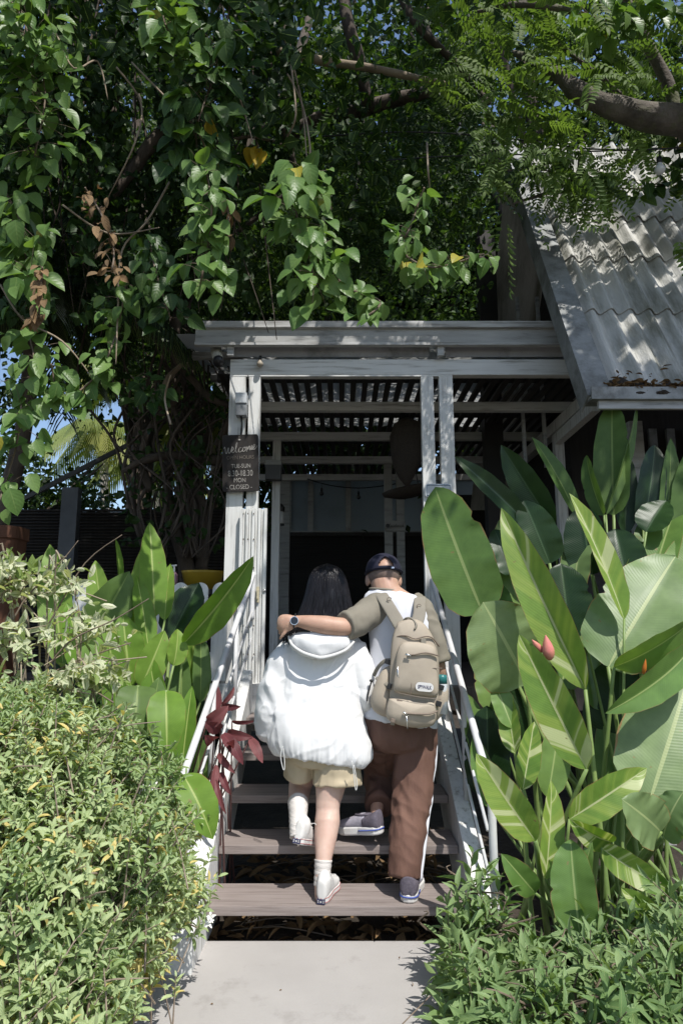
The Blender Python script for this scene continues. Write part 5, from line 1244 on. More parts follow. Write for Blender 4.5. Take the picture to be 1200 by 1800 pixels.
vp = clump('variegated_heliconia', 'heliconia with cream striped leaves and a pink bud before the banana-like plant', 'plant', var, (1.02, 3.25, 0), [L_VARI, L_BAN])
def bud(px, py, tx, ty, Y, w, mat, parent):
    a, b = at(px, py, Y), at(tx, ty, Y - .02); d = b - a; L = d.length; d.normalize(); s = d.cross(Vector((0, -1, 0))).normalized(); u = s.cross(d); rg = []
    for t, q in ((0, .3), (.12, .75), (.35, 1), (.6, .8), (.82, .42), (1, .03)): rg.append((a + d * L * t, s * w * q, u * w * q))
    mb.rings(dense(rg, 3), 12)
mb = MB(); bud(966, 1160, 958, 1116, 3.1, .028, None, None); bud(952, 1146, 934, 1124, 3.12, .016, None, None); mb.build('flower_bud', pmat('pink_bract', (.62, .16, .17), (.52, .24, .14), rough=.5, scale=20), vp, smooth=True)
mb = MB(); bud(1130, 1185, 1134, 1158, 3.2, .010, None, None); mb.build('flower_bud', pmat('orange_bract', (.6, .18, .03), rough=.5), vp, smooth=True)
deep = [
 (0, 930, 925, 798, 802, 3.91, 3.91, 40, dict(bend=.06, roll=25, fold=.4)),
 (0, 972, 925, 880, 782, 3.95, 4.00, 56, dict(bend=.05, roll=-12, fold=.25)),
 (1, 1012, 905, 934, 768, 4.00, 4.05, 36, dict(bend=.08, roll=40, fold=.4)),
 (1, 1078, 905, 1075, 706, 3.95, 4.09, 62, dict(prof='paddle', bend=.05, roll=-12, fold=.25)),
 (1, 1064, 905, 1118, 712, 3.86, 4.05, 26, dict(bend=.06, roll=55, fold=.4)),
 (1, 1060, 905, 1030, 800, 3.86, 3.95, 34, dict(prof='paddle', bend=.10, roll=-40, fold=.4)),
 (0, 1098, 940, 1098, 790, 3.95, 4.09, 40, dict(bend=.05, roll=18)),
 (0, 1130, 925, 1150, 782, 3.91, 4.00, 50, dict(prof='paddle', bend=.08, roll=20, fold=.3)),
 (1, 1166, 960, 1178, 770, 3.86, 4.00, 40, dict(bend=.05, roll=30)),
 (0, 1135, 935, 1170, 880, 3.72, 3.77, 60, dict(bend=.1, roll=-20)),
 (1, 1200, 960, 1212, 785, 3.72, 3.91, 46, dict(bend=.05, roll=-20)),
 (0, 965, 990, 920, 880, 3.86, 3.91, 70, dict(prof='paddle', bend=.05, roll=10)),
 (0, 1040, 1010, 1020, 890, 3.81, 3.91, 76, dict(prof='paddle', bend=.05, roll=-10)),
 (0, 1100, 1020, 1080, 930, 3.72, 3.81, 80, dict(prof='paddle', bend=.05, roll=10)),
 (0, 900, 1010, 868, 930, 3.91, 4.00, 46, dict(prof='paddle', bend=.05, roll=10)),
 (0, 1000, 1120, 985, 990, 3.72, 3.81, 90, dict(prof='paddle', bend=.05, roll=10)),
 (0, 880, 1160, 870, 1020, 3.72, 3.81, 70, dict(prof='paddle', bend=.05, roll=-10)),
 (0, 1180, 1060, 1160, 940, 3.72, 3.81, 90, dict(prof='paddle', bend=.05, roll=10)),
 (0, 935, 1300, 925, 1130, 3.67, 3.72, 110, dict(prof='paddle', bend=.05, roll=10)),
 (0, 1090, 1330, 1090, 1150, 3.63, 3.72, 120, dict(prof='paddle', bend=.05, roll=-10)),
 (0, 860, 1400, 855, 1240, 3.67, 3.72, 80, dict(prof='paddle', bend=.05, roll=-10)),
 (0, 1180, 1380, 1190, 1200, 3.53, 3.63, 120, dict(prof='paddle', bend=.05, roll=-10)),
]
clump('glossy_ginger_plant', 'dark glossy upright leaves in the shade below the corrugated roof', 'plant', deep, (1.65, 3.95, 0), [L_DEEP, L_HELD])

# =========================================================== clump left of the stairs
left = [
 (0, 272, 1085, 263, 918, 3.9, 4.05, 48, dict(bend=.05, roll=10, fold=.35)),
 (0, 246, 1122, 258, 948, 3.95, 4.1, 41, dict(bend=.05, roll=-32, fold=.4)),
 (0, 211, 1030, 203, 946, 4.0, 4.1, 17, dict(bend=.05, roll=50, fold=.4)),
 (0, 112, 1172, 88, 956, 3.85, 4.05, 60, dict(bend=.05, roll=-12, fold=.2)),
 (1, 142, 1150, 228, 1004, 3.75, 3.85, 86, dict(bend=.08, roll=18, fold=.25)),
 (0, 230, 1205, 216, 1078, 3.7, 3.75, 67, dict(bend=.06, roll=-6, fold=.25)),
 (0, 248, 1208, 290, 1108, 3.65, 3.72, 53, dict(bend=.07, roll=12, fold=.3)),
 (0, 322, 1132, 446, 977, 3.75, 3.7, 60, dict(bend=.10, roll=28, fold=.45)),
 (2, 300, 1122, 350, 1024, 4.0, 4.1, 72, dict(bend=.06, roll=-16)),
 (1, 243, 1205, 236, 1292, 3.4, 3.3, 74, dict(bend=.20, roll=0, fold=.22)),
 (0, 292, 1213, 294, 1332, 3.4, 3.28, 67, dict(bend=.22, roll=0, fold=.22)),
 (1, 352, 1235, 352, 1108, 3.8, 3.9, 36, dict(bend=.05, roll=25)),
 (0, 318, 1370, 338, 1205, 3.55, 3.65, 41, dict(bend=.04, roll=-20)),
 (0, 322, 1362, 374, 1475, 3.0, 2.95, 65, dict(bend=.30, roll=-10, fold=.25, ns=True)),
 (1, 322, 1366, 280, 1386, 3.0, 2.95, 43, dict(bend=.16, roll=-35, fold=.25, ns=True)),
 (1, 178, 1230, 170, 1150, 3.7, 3.8, 72, dict(bend=.06, roll=12)),
 (2, 200, 1250, 196, 1170, 3.75, 3.8, 67, dict(bend=.06, roll=-12)),
 (0, 305, 1170, 312, 1105, 3.7, 3.75, 41, dict(bend=.15, roll=30)),
 (1, 300, 1320, 310, 1220, 3.75, 3.85, 60, dict(bend=.05, roll=15)),
 (2, 270, 1330, 262, 1220, 3.85, 3.95, 84, dict(bend=.05, roll=-15)),
 (0, 285, 1270, 262, 1150, 3.6, 3.7, 48, dict(bend=.06, roll=-25)),
 (2, 335, 1330, 330, 1180, 3.95, 4.05, 60, dict(bend=.05, roll=15)),
 (1, 350, 1400, 350, 1290, 3.75, 3.8, 48, dict(bend=.05, roll=-20)),
 (2, 150, 1240, 130, 1120, 3.9, 4.0, 96, dict(bend=.05, roll=-20)),
 (0, 330, 1205, 345, 1090, 3.85, 3.95, 36, dict(bend=.04, roll=35)),
 (0, 185, 1100, 168, 985, 3.85, 3.95, 44, dict(bend=.06, roll=-24)),
 (0, 262, 1150, 240, 1010, 3.8, 3.9, 40, dict(bend=.06, roll=22)),
 (0, 290, 1090, 300, 990, 3.9, 4.0, 34, dict(bend=.06, roll=-28)),
 (0, 150, 1200, 118, 1060, 3.7, 3.8, 56, dict(bend=.07, roll=20)),
 (0, 206, 1195, 185, 1090, 3.6, 3.65, 50, dict(bend=.08, roll=-16)),
 (1, 258, 1290, 280, 1190, 3.5, 3.55, 46, dict(bend=.06, roll=14)),
 (0, 212, 1262, 196, 1170, 3.5, 3.5, 46, dict(bend=.10, roll=-10)),
 (1, 318, 1300, 322, 1140, 3.75, 3.85, 40, dict(bend=.05, roll=-15)),
]
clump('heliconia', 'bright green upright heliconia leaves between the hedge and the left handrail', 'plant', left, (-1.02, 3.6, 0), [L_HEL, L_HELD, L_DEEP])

# =========================================================== red cordyline by the left rail
M['red_stem'] = pmat('red_stem', (.10, .045, .04), (.06, .03, .028), rough=.6, scale=8, bump=.1)
rd = [
 (0, 388, 1282, 358, 1268, 3.6, 3.5, 24, dict(prof='strap', bend=.2, roll=-20)),
 (0, 362, 1275, 402, 1240, 3.55, 3.55, 26, dict(prof='strap', bend=.2, roll=10)),
 (0, 392, 1290, 428, 1345, 3.55, 3.5, 22, dict(prof='strap', bend=.3, roll=-12)),
 (0, 400, 1288, 446, 1296, 3.6, 3.55, 19, dict(prof='strap', bend=.35, roll=10)),
 (0, 440, 1298, 462, 1342, 3.55, 3.5, 18, dict(prof='strap', bend=.2, roll=-10)),
 (0, 384, 1262, 376, 1192, 3.75, 3.8, 18, dict(prof='strap', bend=.1, roll=10)),
 (0, 390, 1238, 412, 1206, 3.75, 3.8, 10, dict(prof='strap', bend=.35, roll=30)),
 (0, 390, 1240, 424, 1242, 3.72, 3.7, 13, dict(prof='strap', bend=.3, roll=20)),
 (0, 376, 1300, 360, 1292, 3.5, 3.4, 24, dict(prof='strap', bend=.3, roll=-25)),
 (0, 384, 1325, 414, 1360, 3.5, 3.45, 13, dict(prof='strap', bend=.35, roll=10)),
 (0, 388, 1358, 406, 1398, 3.45, 3.4, 13, dict(prof='strap', bend=.3, roll=10)),
 (0, 380, 1372, 398, 1432, 3.4, 3.35, 11, dict(prof='strap', bend=.25, roll=20)),
 (0, 405, 1310, 412, 1300, 3.5, 3.3, 16, dict(prof='strap', bend=.1)),
 (0, 408, 1268, 452, 1266, 3.65, 3.6, 8, dict(prof='strap', bend=.25, roll=25)),
 (0, 380, 1345, 364, 1410, 3.45, 3.38, 14, dict(prof='strap', bend=.3, roll=-20)),
]
clump('cordyline', 'dark red strap leaved cordyline leaning through the left handrail', 'plant', rd, (-.80, 3.80, 0), [L_RED], stem=M['red_stem'])

# =========================================================== small leaved shrubs
def shrub(name, label, cat, mat, tpl, blobs, nsprig, leaf, root, per=9, twig=M['twig'], origin_y=None, spread=.75, up=.55, wid=1.0, flowers=None, group=None, whorl=True, sprig=.09, nstem=6):
    """blobs: (centre, radii) the sprigs sit on their outer shells; every sprig is a twig with leaves round it"""
    t = thing(name, label, cat, root, group=group)
    P = []; D = []; Nn = []; Sz = []; RN = []; tw = MB()
    vol = np.array([b[1][0] * b[1][1] + b[1][0] * b[1][2] for b in blobs]); vol /= vol.sum()
    ids = rng.choice(len(blobs), nsprig, p=vol)
    for i in ids:
        c, r = blobs[i]; c = Vector(c)
        o = Vector(rng.normal(size=3)); o.z = abs(o.z) * .9 - .15; o.normalize()
        if o.y > .45 and rng.random() < .7: o.y = -o.y
        q = rng.uniform(.62, 1.06) if rng.random() < .9 else rng.uniform(1.05, 1.32)
        p = c + Vector((o.x * r[0], o.y * r[1], o.z * r[2])) * q
        if p.z < .02: continue
        if noise.noise(Vector(p) * 7) < -.28 and rng.random() < .8: continue
        d = (o * spread + Vector((rng.normal() * .35, rng.normal() * .35, up + rng.normal() * .3))).normalized()
        ln = sprig * rng.uniform(.7, 1.4); b0 = p - d * ln
        if rng.random() < .5: tw.tube([b0 - d * ln * 1.0 - Vector((0, 0, .03)), b0, p], [.0030, .0024, .0015], 4)
        x = d.orthogonal().normalized(); y = d.cross(x); a0 = rng.uniform(0, 6.28); tone = min(.75, max(0, .42 + .9 * noise.noise(Vector(p) * 2.6 + Vector((9, 2, 4))) + rng.uniform(-.25, .25)))
        for k in range(per):
            f = k / per; a = a0 + k * 2.4; rad = x * math.cos(a) + y * math.sin(a)
            P.append(b0 + d * ln * f); dd = (rad * (1.0 - .45 * f) + d * (.35 + .75 * f) + Vector((0, 0, -.10))).normalized()
            D.append(dd); Nn.append((d * .9 - rad * .5 + Vector((0, 0, .35)) + Vector(rng.normal(size=3) * .25)))
            Sz.append(leaf * rng.uniform(.5, 1.25) * (1.05 - .45 * f)); RN.append(min(1, tone + rng.uniform(0, .27)) if rng.random() > .03 else .99)
    for c, r in blobs:
        for k in range(max(2, int(nstem * r[0] / .2))):
            o = Vector((rng.normal() * r[0] * .5, rng.normal() * r[1] * .5, r[2] * rng.uniform(.2, .8))); e = Vector(c) + o
            cx_ = root[0] + (c[0] - root[0]) * .55 + rng.normal() * .06; tw.tube([Vector((cx_, c[1] + .18 + abs(rng.normal()) * .1, -.05)), Vector(c) + o * .25 + Vector((rng.normal() * .06, .08, -.04)), Vector(c) + o * .7 + Vector((rng.normal() * .03, 0, .02)), e], [.006, .0045, .003, .0015], 5, sub=3)
    tw.build('twigs', twig, t)
    scatter('foliage', mat, t, tpl, np.array([list(p) for p in P]), np.array([list(p) for p in D]), np.array([list(p) for p in Nn]), np.array(Sz), wid, np.array(RN))
    if flowers:
        for (px, py, Y) in flowers:
            fm = MB(); c = at(px, py, Y); n_ = (Vector((rng.normal() * .3, -1, .5))).normalized(); x = n_.orthogonal().normalized(); y = n_.cross(x); a0 = rng.uniform(0, 6)
            for k in range(5):
                a = a0 + k * 2 * PI / 5; d = x * math.cos(a) + y * math.sin(a); s = n_.cross(d); r = .021
                fm.add([c, c + d * r * .5 + s * r * .26 + n_ * .004, c + d * r * 1.1 + s * r * .10 + n_ * .002, c + d * r * 1.2 - n_ * .001, c + d * r * 1.1 - s * r * .10 + n_ * .002, c + d * r * .5 - s * r * .26 + n_ * .004], [(0, 1, 2, 3, 4, 5)])
            fm.tube([c - n_ * .03, c], .0022, 5); fm.build('flower', M['petal'], t)
    return t
M['petal'] = pmat('white_petal', (.80, .80, .78), (.74, .74, .70), rough=.6, bump=0)
def A(px, py, Y): return tuple(at(px, py, Y))
hb = [(A(50, 1345, 2.6), (.40, .40, .28)), (A(180, 1385, 2.75), (.32, .34, .22)), (A(268, 1475, 2.9), (.22, .28, .20)), (A(110, 1490, 2.4), (.38, .34, .30)), (A(220, 1570, 2.6), (.28, .28, .26)),
      (A(300, 1590, 2.85), (.17, .22, .18)), (A(40, 1640, 2.2), (.34, .32, .30)), (A(150, 1690, 2.35), (.26, .28, .28)), (A(225, 1690, 2.55), (.15, .2, .18)), (A(60, 1790, 2.05), (.30, .26, .24)), (A(180, 1790, 2.25), (.13, .18, .16)), (A(-40, 1400, 2.4), (.3, .4, .36)), (A(95, 1285, 2.9), (.30, .26, .16)), (A(-10, 1250, 2.8), (.30, .28, .20)), (A(262, 1412, 3.0), (.17, .16, .12))]
M['hedge_twig'] = pmat('hedge_twig', (.30, .24, .18), (.17, .13, .10), rough=.85, scale=12, bump=.3)
shrub('jasmine_hedge', 'dense pale green jasmine hedge with small white flowers filling the lower left', 'hedge', L_JAS, T_OB, hb, 3700, .052, (-1.25, 2.7, 0), per=9, wid=.66, twig=M['hedge_twig'],
      flowers=[(253, 1386, 2.62), (268, 1382, 2.63), (312, 1534, 2.72), (320, 1536, 2.72), (366, 1622, 2.85), (370, 1612, 2.86)], sprig=.085)
pb = [(A(40, 1040, 3.1), (.24, .22, .16)), (A(110, 1020, 3.05), (.20, .2, .14)), (A(160, 1110, 3.05), (.20, .2, .13)), (A(60, 1130, 2.95), (.30, .25, .18)), (A(190, 1190, 3.05), (.14, .16, .08)), (A(10, 1010, 3.0), (.18, .2, .14)), (A(110, 1190, 2.95), (.3, .2, .1))]
M['pale_twig'] = pmat('pale_twig', (.34, .28, .20), (.22, .18, .13), rough=.85, scale=12, bump=.2)
ps = shrub('variegated_shrub', 'airy shrub with cream and green leaves on bare arching twigs at the left edge', 'shrub', L_PALE, T_OB, pb, 95, .078, (-1.25, 3.1, 0), per=8, spread=.9, up=.0, nstem=2, sprig=.16, wid=.85, twig=M['pale_twig'])
mb = MB()
for q in ([(20, 1200, 3.0), (90, 1090, 3.0), (150, 990, 3.0), (215, 940, 3.0)], [(60, 1210, 3.0), (120, 1130, 2.95), (200, 1090, 2.95), (262, 1052, 2.95)], [(0, 1150, 3.0), (40, 1060, 3.0), (110, 985, 3.0), (138, 950, 3.0)], [(80, 1190, 3.0), (140, 1160, 3.0), (230, 1130, 3.0)], [(120, 1240, 3.0), (150, 1210, 3.0), (200, 1235, 2.9)]):
    mb.tube([at(*k) for k in q], [.005, .004, .003, .0018][:len(q)], 6, sub=4)
mb.build('branches', M['twig'], ps, smooth=True)
sb_ = [(A(835, 1580, 2.95), (.14, .18, .17)), (A(880, 1660, 2.85), (.20, .20, .20)), (A(845, 1740, 2.6), (.16, .2, .20)), (A(960, 1740, 2.7), (.24, .22, .20)), (A(1050, 1715, 2.75), (.22, .22, .18)), (A(1120, 1680, 2.7), (.22, .22, .22)), (A(1195, 1650, 2.6), (.20, .22, .26)), (A(940, 1810, 2.35), (.26, .20, .18)), (A(1060, 1800, 2.3), (.26, .22, .22)), (A(1170, 1770, 2.3), (.26, .22, .26)), (A(800, 1640, 2.95), (.09, .14, .12)), (A(800, 1730, 2.75), (.10, .14, .12)), (A(1010, 1660, 2.9), (.1, .12, .16)), (A(1140, 1600, 2.8), (.08, .1, .14))]
shrub('lance_leaf_shrub', 'low green shrub with pointed leaves spilling on to the path at the lower right', 'shrub', L_SHRUB, T_LA, sb_, 500, .105, (1.3, 2.7, 0), per=11, wid=.95, spread=.65, up=.75, sprig=.17)

# dry leaves and strap litter below the stairs and in the gutter
def litter(name, kindlabel, N, fn, size, mat, tpl=T_OB, parent=None, kind='stuff', up=2.2):
    P = np.array([fn() for _ in range(N)]); d = rdir(N); d[:, 2] *= .35; n = rdir(N, up)
    o = scatter(name, mat, parent, tpl, P, d, n, size * rng.uniform(.6, 1.4, N), rng.uniform(.6, 1.2, N))
    if parent is None: tag(o, kindlabel, None, kind=kind)
    return o
litter('leaf_litter', 'dry brown leaves lying on the soil under the stairs', 420, lambda: (rng.uniform(-.62, .6), rng.uniform(3.37, 4.7), -.035 + abs(rng.normal()) * .03), .11, L_DRY, T_LA)
litter('leaf_litter', 'dry leaves heaped in the gutter of the corrugated roof', 1600, lambda: (rng.uniform(1.70, 3.8), E0 - .065 + abs(rng.normal()) * .06, ZE + .02 + abs(rng.normal()) * .05), .045, L_DRY, T_OB)
M['debris'] = pmat('wet_debris', (.045, .034, .026), (.022, .018, .014), rough=.95, scale=30, bump=1.0, bscale=60, bdist=.02)
def _eave(x, k):
    r_ = .5 + .5 * noise.noise((x * 9, k, 2.0)); return E0 - .07 + k * (.10 + .10 * r_)
mb = MB(); vs = []; fs = []
for i in range(161):
    x = 1.72 + i * .017
    for k in range(6):
        y_ = _eave(x, k / 5) ; h_ = (.055 if 0 < k < 5 else .0) * (.6 + .6 * noise.noise((x * 14, k * .7, 5.0))) + .018 * (k < 5)
        vs.append(Vector((x, y_, max(rz(y_), ZE - .02))) + nrm * h_)
for i in range(160):
    for k in range(5): fs.append((i * 6 + k, i * 6 + 6 + k, i * 6 + 7 + k, i * 6 + k + 1))
mb.add(vs, fs); tag(mb.build('debris', M['debris'], smooth=True), 'dark rotten leaf debris along the eave of the corrugated roof', kind='stuff')
litter('leaf_litter', 'few fallen leaf bits on the concrete path', 9, lambda: (rng.uniform(-.6, .7), rng.uniform(2.5, 3.36), .004), .018, L_DRY, T_OB)
mb = MB()
for k in range(34):
    a = Vector((rng.uniform(-.6, .58), rng.uniform(3.5, 4.5), rng.uniform(-.03, .05))); ang = rng.uniform(-.6, .6); L = rng.uniform(.2, .55)
    mb.tube([a, a + Vector((L * .5 * math.cos(ang), L * .5 * math.sin(ang), rng.uniform(.0, .08))), a + Vector((L * math.cos(ang), L * math.sin(ang), 0))], .003, 5, sub=3)
tag(mb.build('fallen_twigs', M['twig']), 'thin dry twigs lying under the open treads', kind='stuff')
# =========================================================== the shade tree over the porch
KU = math.tan(R(SUN_EL)) / math.cos(R(SUN_AZ))
def uval(p): return p[..., 2] + KU * p[..., 1]
def pix(p):
    q = p - np.array(CAM); zc = q[..., 1] * _cp + q[..., 2] * _sp; yc = -q[..., 1] * _sp + q[..., 2] * _cp
    return 600 + FPX * q[..., 0] / zc, 900 - FPX * yc / zc
HOLES = [(at(960, 130, 4.2), .8), (at(1050, 60, 4.0), .7), (at(860, 180, 4.2), .45), (at(1000, 100, 4.8), .7), (at(880, 60, 4.6), .4), (at(1130, 120, 4.3), .5), (at(40, 60, 3.2), .3), (at(110, 180, 3.3), .22), (at(50, 250, 3.3), .22), (at(290, 40, 3.0), .25), (at(380, 90, 3.2), .2), (at(360, 220, 3.2), .16), (at(540, 400, 2.95), .28), (at(365, 400, 2.95), .2), (at(780, 460, 2.95), .25), (at(50, 420, 2.9), .3), (at(80, 660, 2.8), .5),
         (at(980, 470, 5.2), .22), (at(1060, 540, 4.9), .16), (at(1120, 590, 4.8), .14), (at(960, 400, 5.4), .2), (at(600, 640, 4.9), .12), (at(790, 700, 4.95), .14), (at(752, 660, 4.95), .1), (at(400, 960, 4.9), .16), (at(690, 648, 4.95), .09), (at(450, 940, 4.9), .12), (at(750, 960, 4.9), .16), (at(600, 120, 4.6), .25)]
_r = random.Random(5)
for _k in range(120):
    _t = _r.choice(((403, 800, 632, 660, 4.95), (350, 980, 563, 600, 4.35), (400, 470, 660, 1180, 4.93), (738, 797, 660, 1000, 4.93), (400, 470, 880, 1200, 4.9), (360, 980, 600, 630, 4.7)))
    HOLES.append((at(_r.uniform(_t[0], _t[1]), _r.uniform(_t[2], _t[3]), _t[4]), _r.uniform(.05, .13)))
for _k in range(18):
    _y = _r.uniform(380, 650); _x = _r.uniform(905 + (_y - 300) * .36, 1210); _Y = (1.45 - ZE + SL * E0) / (SL - (_sp + (900 - _y) / FPX * _cp) / (_cp - (900 - _y) / FPX * _sp))
    HOLES.append((at(_x, _y, _Y), _r.uniform(.05, .13)))
HOLES += [(at(x_, 300, 5.5), .45) for x_ in (930, 1020, 1110, 1200)] + [(at(90, 1050, 3.0), .75), (at(60, 1150, 2.9), .6), (at(180, 1180, 3.2), .5), (at(260, 1080, 3.8), .4)]
def cut_holes(P, keep_noise=.0):  # gaps shaped into the crown along the sun direction, lighting chosen spots
    ok = np.ones(len(P), bool)
    for c, r in HOLES:
        q = P - np.array(c); t = q @ SV; dist = np.linalg.norm(q - t[:, None] * SV, axis=1)
        ok &= ~((dist < r) & (t > .25))
    return ok
def blobs_leaves(C, rad, n, flat=.6):
    idx = rng.integers(0, len(C), n)
    return C[idx] + rng.normal(size=(n, 3)) * (rad[idx][:, None] * np.array([1, 1, flat]))
tree = thing('shade_tree', 'big spreading shade tree with dark twisted trunks left of the porch', 'tree', at(335, 1050, 6.4))
tree.location.z = 0
# cluster centres of the crown
nC = 2600
C = np.stack([rng.uniform(-6.5, 6.5, nC), rng.uniform(.3, 10.5, nC), rng.uniform(4.5, 8.4, nC)], 1)
u_ = uval(C) + rng.normal(size=nC) * .35; px_, py_ = pix(C); s_ = (C[:, 2] - 1.45) / C[:, 1]
keep = (u_ > 9.15) & ~((px_ > 845) & (s_ < 1.16) & (C[:, 1] > 1)) & ~((px_ > 640) & (px_ < 780) & (py_ > 20) & (py_ < 120)) & (rng.random(nC) < np.clip((u_ - 9.0) / 1.2, .25, 1))
C = C[keep]
E = np.stack([rng.uniform(.6, 6, 1500), rng.uniform(.5, 4.2, 1500), rng.uniform(5.0, 8.6, 1500)], 1); pe, qe = pix(E)  # extra clusters above the view, added to shade the corrugated roof
E = E[(uval(E) > 9.7) & ((E[:, 2] - 1.45) / E[:, 1] > 1.2)]; C = np.concatenate([C, E]); rad = rng.uniform(.14, .30, len(C))
P = blobs_leaves(C, rad, int(62000 * len(C) / keep.sum())); P = P[cut_holes(P)]
px_, py_ = pix(P); P = P[~((px_ > 870) & (py_ > -30) & (P[:, 1] > 1))]; P = P[uval(P) > 8.95]
d = rdir(len(P), -.35); n = rdir(len(P), .9)
cr = scatter('crown', L_CAN, tree, T_OVL, P, d, n, rng.uniform(.055, .105, len(P)), 1.05)
# trunks and limbs
def trunk(name, pts, r, mat, sub=6, wob=.03, parent=tree, n=12):
    P_ = [Vector(at(*p)) for p in pts]; Q, q = smooth_path(P_, r, sub)
    Q = [p + noise.noise_vector(p * 2.3) * wob for p in Q]
    mb = MB(); mb.tube(Q, [a * (1 + .16 * noise.noise(p * 5)) for a, p in zip(q, Q)], n); return mb.build(name, mat, parent, smooth=True)
trunk('trunk', [(340, 1160, 6.4), (330, 1000, 6.4), (318, 880, 6.4), (345, 780, 6.4), (340, 690, 6.5), (318, 590, 6.6), (360, 400, 6.9), (440, 250, 7.0), (520, 120, 7.0), (560, -60, 7.2)], [round(k * .74, 4) for k in [.17, .14, .12, .09, .085, .085, .09, .09, .08, .06]], M['bark'], n=14)
trunk('trunk', [(330, 1010, 6.3), (300, 900, 6.2), (296, 800, 6.3), (330, 700, 6.4), (300, 600, 6.5), (260, 420, 6.6), (240, 200, 6.7), (260, -60, 6.8)], [round(k * .74, 4) for k in [.11, .08, .055, .05, .06, .07, .07, .06]], M['bark'], n=14)
trunk('trunk', [(352, 1000, 6.3), (360, 900, 6.2), (338, 830, 6.2), (372, 740, 6.3), (340, 690, 6.3), (312, 600, 6.2), (380, 450, 6.2), (520, 330, 6.0)], [round(k * .74, 4) for k in [.08, .07, .06, .045, .045, .04, .04, .03]], M['bark'], n=14)
for pts, r in (([(392, 812, 6.2), (340, 806, 6.0), (290, 800, 5.9), (245, 812, 5.8), (222, 826, 5.8), (226, 792, 5.8)], [.06, .05, .045, .035, .02, .012]),
               ([(270, 860, 6.0), (250, 800, 5.9), (275, 740, 5.9), (312, 690, 5.9), (290, 640, 5.9)], [.04, .035, .03, .03, .02]),
               ([(380, 780, 6.0), (410, 720, 5.9), (370, 700, 5.8), (330, 660, 5.8), (310, 620, 5.7), (312, 560, 5.7)], [.04, .035, .03, .04, .05, .05]),
               ([(320, 760, 5.9), (300, 700, 5.9), (322, 650, 5.8), (316, 600, 5.8)], [.025, .02, .02, .015])):
    trunk('limb', pts, r, M['bark'], wob=.05, n=8)
trunk('limb', [(296, 716, 5.7), (288, 690, 5.6), (296, 664, 5.6), (320, 640, 5.6)], [.03, .03, .028, .02], M['bark_pale'], wob=.01, n=8)
trunk('limb', [(490, 92, 4.6), (560, 104, 4.6), (640, 118, 4.65), (700, 130, 4.7), (780, 150, 4.8)], [.035, .034, .032, .028, .02], M['bark_pale'], n=8)
trunk('limb', [(505, -40, 4.7), (500, 60, 4.7), (512, 120, 4.75), (498, 200, 4.8), (520, 300, 4.9)], [.05, .045, .04, .03, .02], M['bark'], n=8)
trunk('limb', [(600, -20, 5.0), (622, 80, 5.0), (650, 190, 5.2)], [.05, .06, .05], M['bark'], n=8)
trunk('limb', [(500, 240, 5.6), (560, 212, 5.4), (640, 190, 5.3), (760, 160, 5.2)], [.06, .07, .07, .05], M['bark'], n=8)
trunk('limb', [(700, -10, 4.8), (740, 50, 4.8), (800, 110, 4.9), (860, 180, 4.9)], [.04, .036, .03, .02], M['bark'], n=8)
trunk('limb', [(390, 246, 4.6), (440, 242, 4.6), (480, 250, 4.6), (520, 262, 4.6)], [.012, .014, .012, .01], M['bark_pale'], n=8)
trunk('limb', [(130, 450, 4.4), (190, 350, 4.4), (240, 290, 4.4), (290, 230, 4.4)], [.02, .03, .05, .05], M['bark'], n=8)

mb = MB()
for k in range(30):
    x0 = rng.uniform(255, 372); x1 = x0 + rng.normal() * 45; Y = rng.uniform(5.7, 6.2); r = rng.uniform(.006, .017)
    mb.tube([at(x0, 980, Y), at(x0 + rng.normal() * 30, 880, Y), at((x0 + x1) / 2 + rng.normal() * 38, 780, Y), at(x1 + rng.normal() * 30, 680, Y), at(min(x1, 330) + rng.normal() * 30, 560, Y)], [r, r, r * .9, r * .8, r * .6], 6, sub=6)
mb.build('limbs', M['bark'], tree, smooth=True)
P = np.array([list(at(rng.uniform(215, 390), rng.uniform(640, 960), rng.uniform(5.6, 6.3))) for _ in range(420)])
P = P[rng.random(len(P)) < .75]
scatter('foliage', L_CREEP, tree, T_OVL, P, rdir(len(P), -.6), rdir(len(P), .6), rng.uniform(.05, .11, len(P)))
# feathery tree on the right with a mossy limb
ft = thing('feathery_tree', 'feathery leaved tree reaching in over the corrugated roof from the upper right', 'tree', (4.6, 4.2, 0))
M['moss_bark'] = pmat('mossy_bark', (.16, .14, .12), (.06, .052, .042), rough=.95, scale=7, bump=1.0, bscale=26, dirt=(.10, .12, .045), dscale=5, dpos=(.5, .7), bdist=.02)
mb = MB(); Q, q = smooth_path([Vector((4.6, 4.2, -.1)), Vector((4.55, 4.25, 2.5)), Vector((4.2, 4.3, 4.0)), at(1330, 250, 4.0), at(1200, 214, 3.9), at(1110, 195, 3.9), at(1020, 165, 3.95), at(960, 120, 4.1), at(900, 90, 4.3)], [.22, .18, .15, .12, .10, .085, .065, .04, .02], 6)
mb.tube([p + noise.noise_vector(p * 3) * .03 for p in Q], [a * (1 + .2 * noise.noise(p * 6)) for a, p in zip(q, Q)], 12); mb.build('trunk', M['moss_bark'], ft, smooth=True)
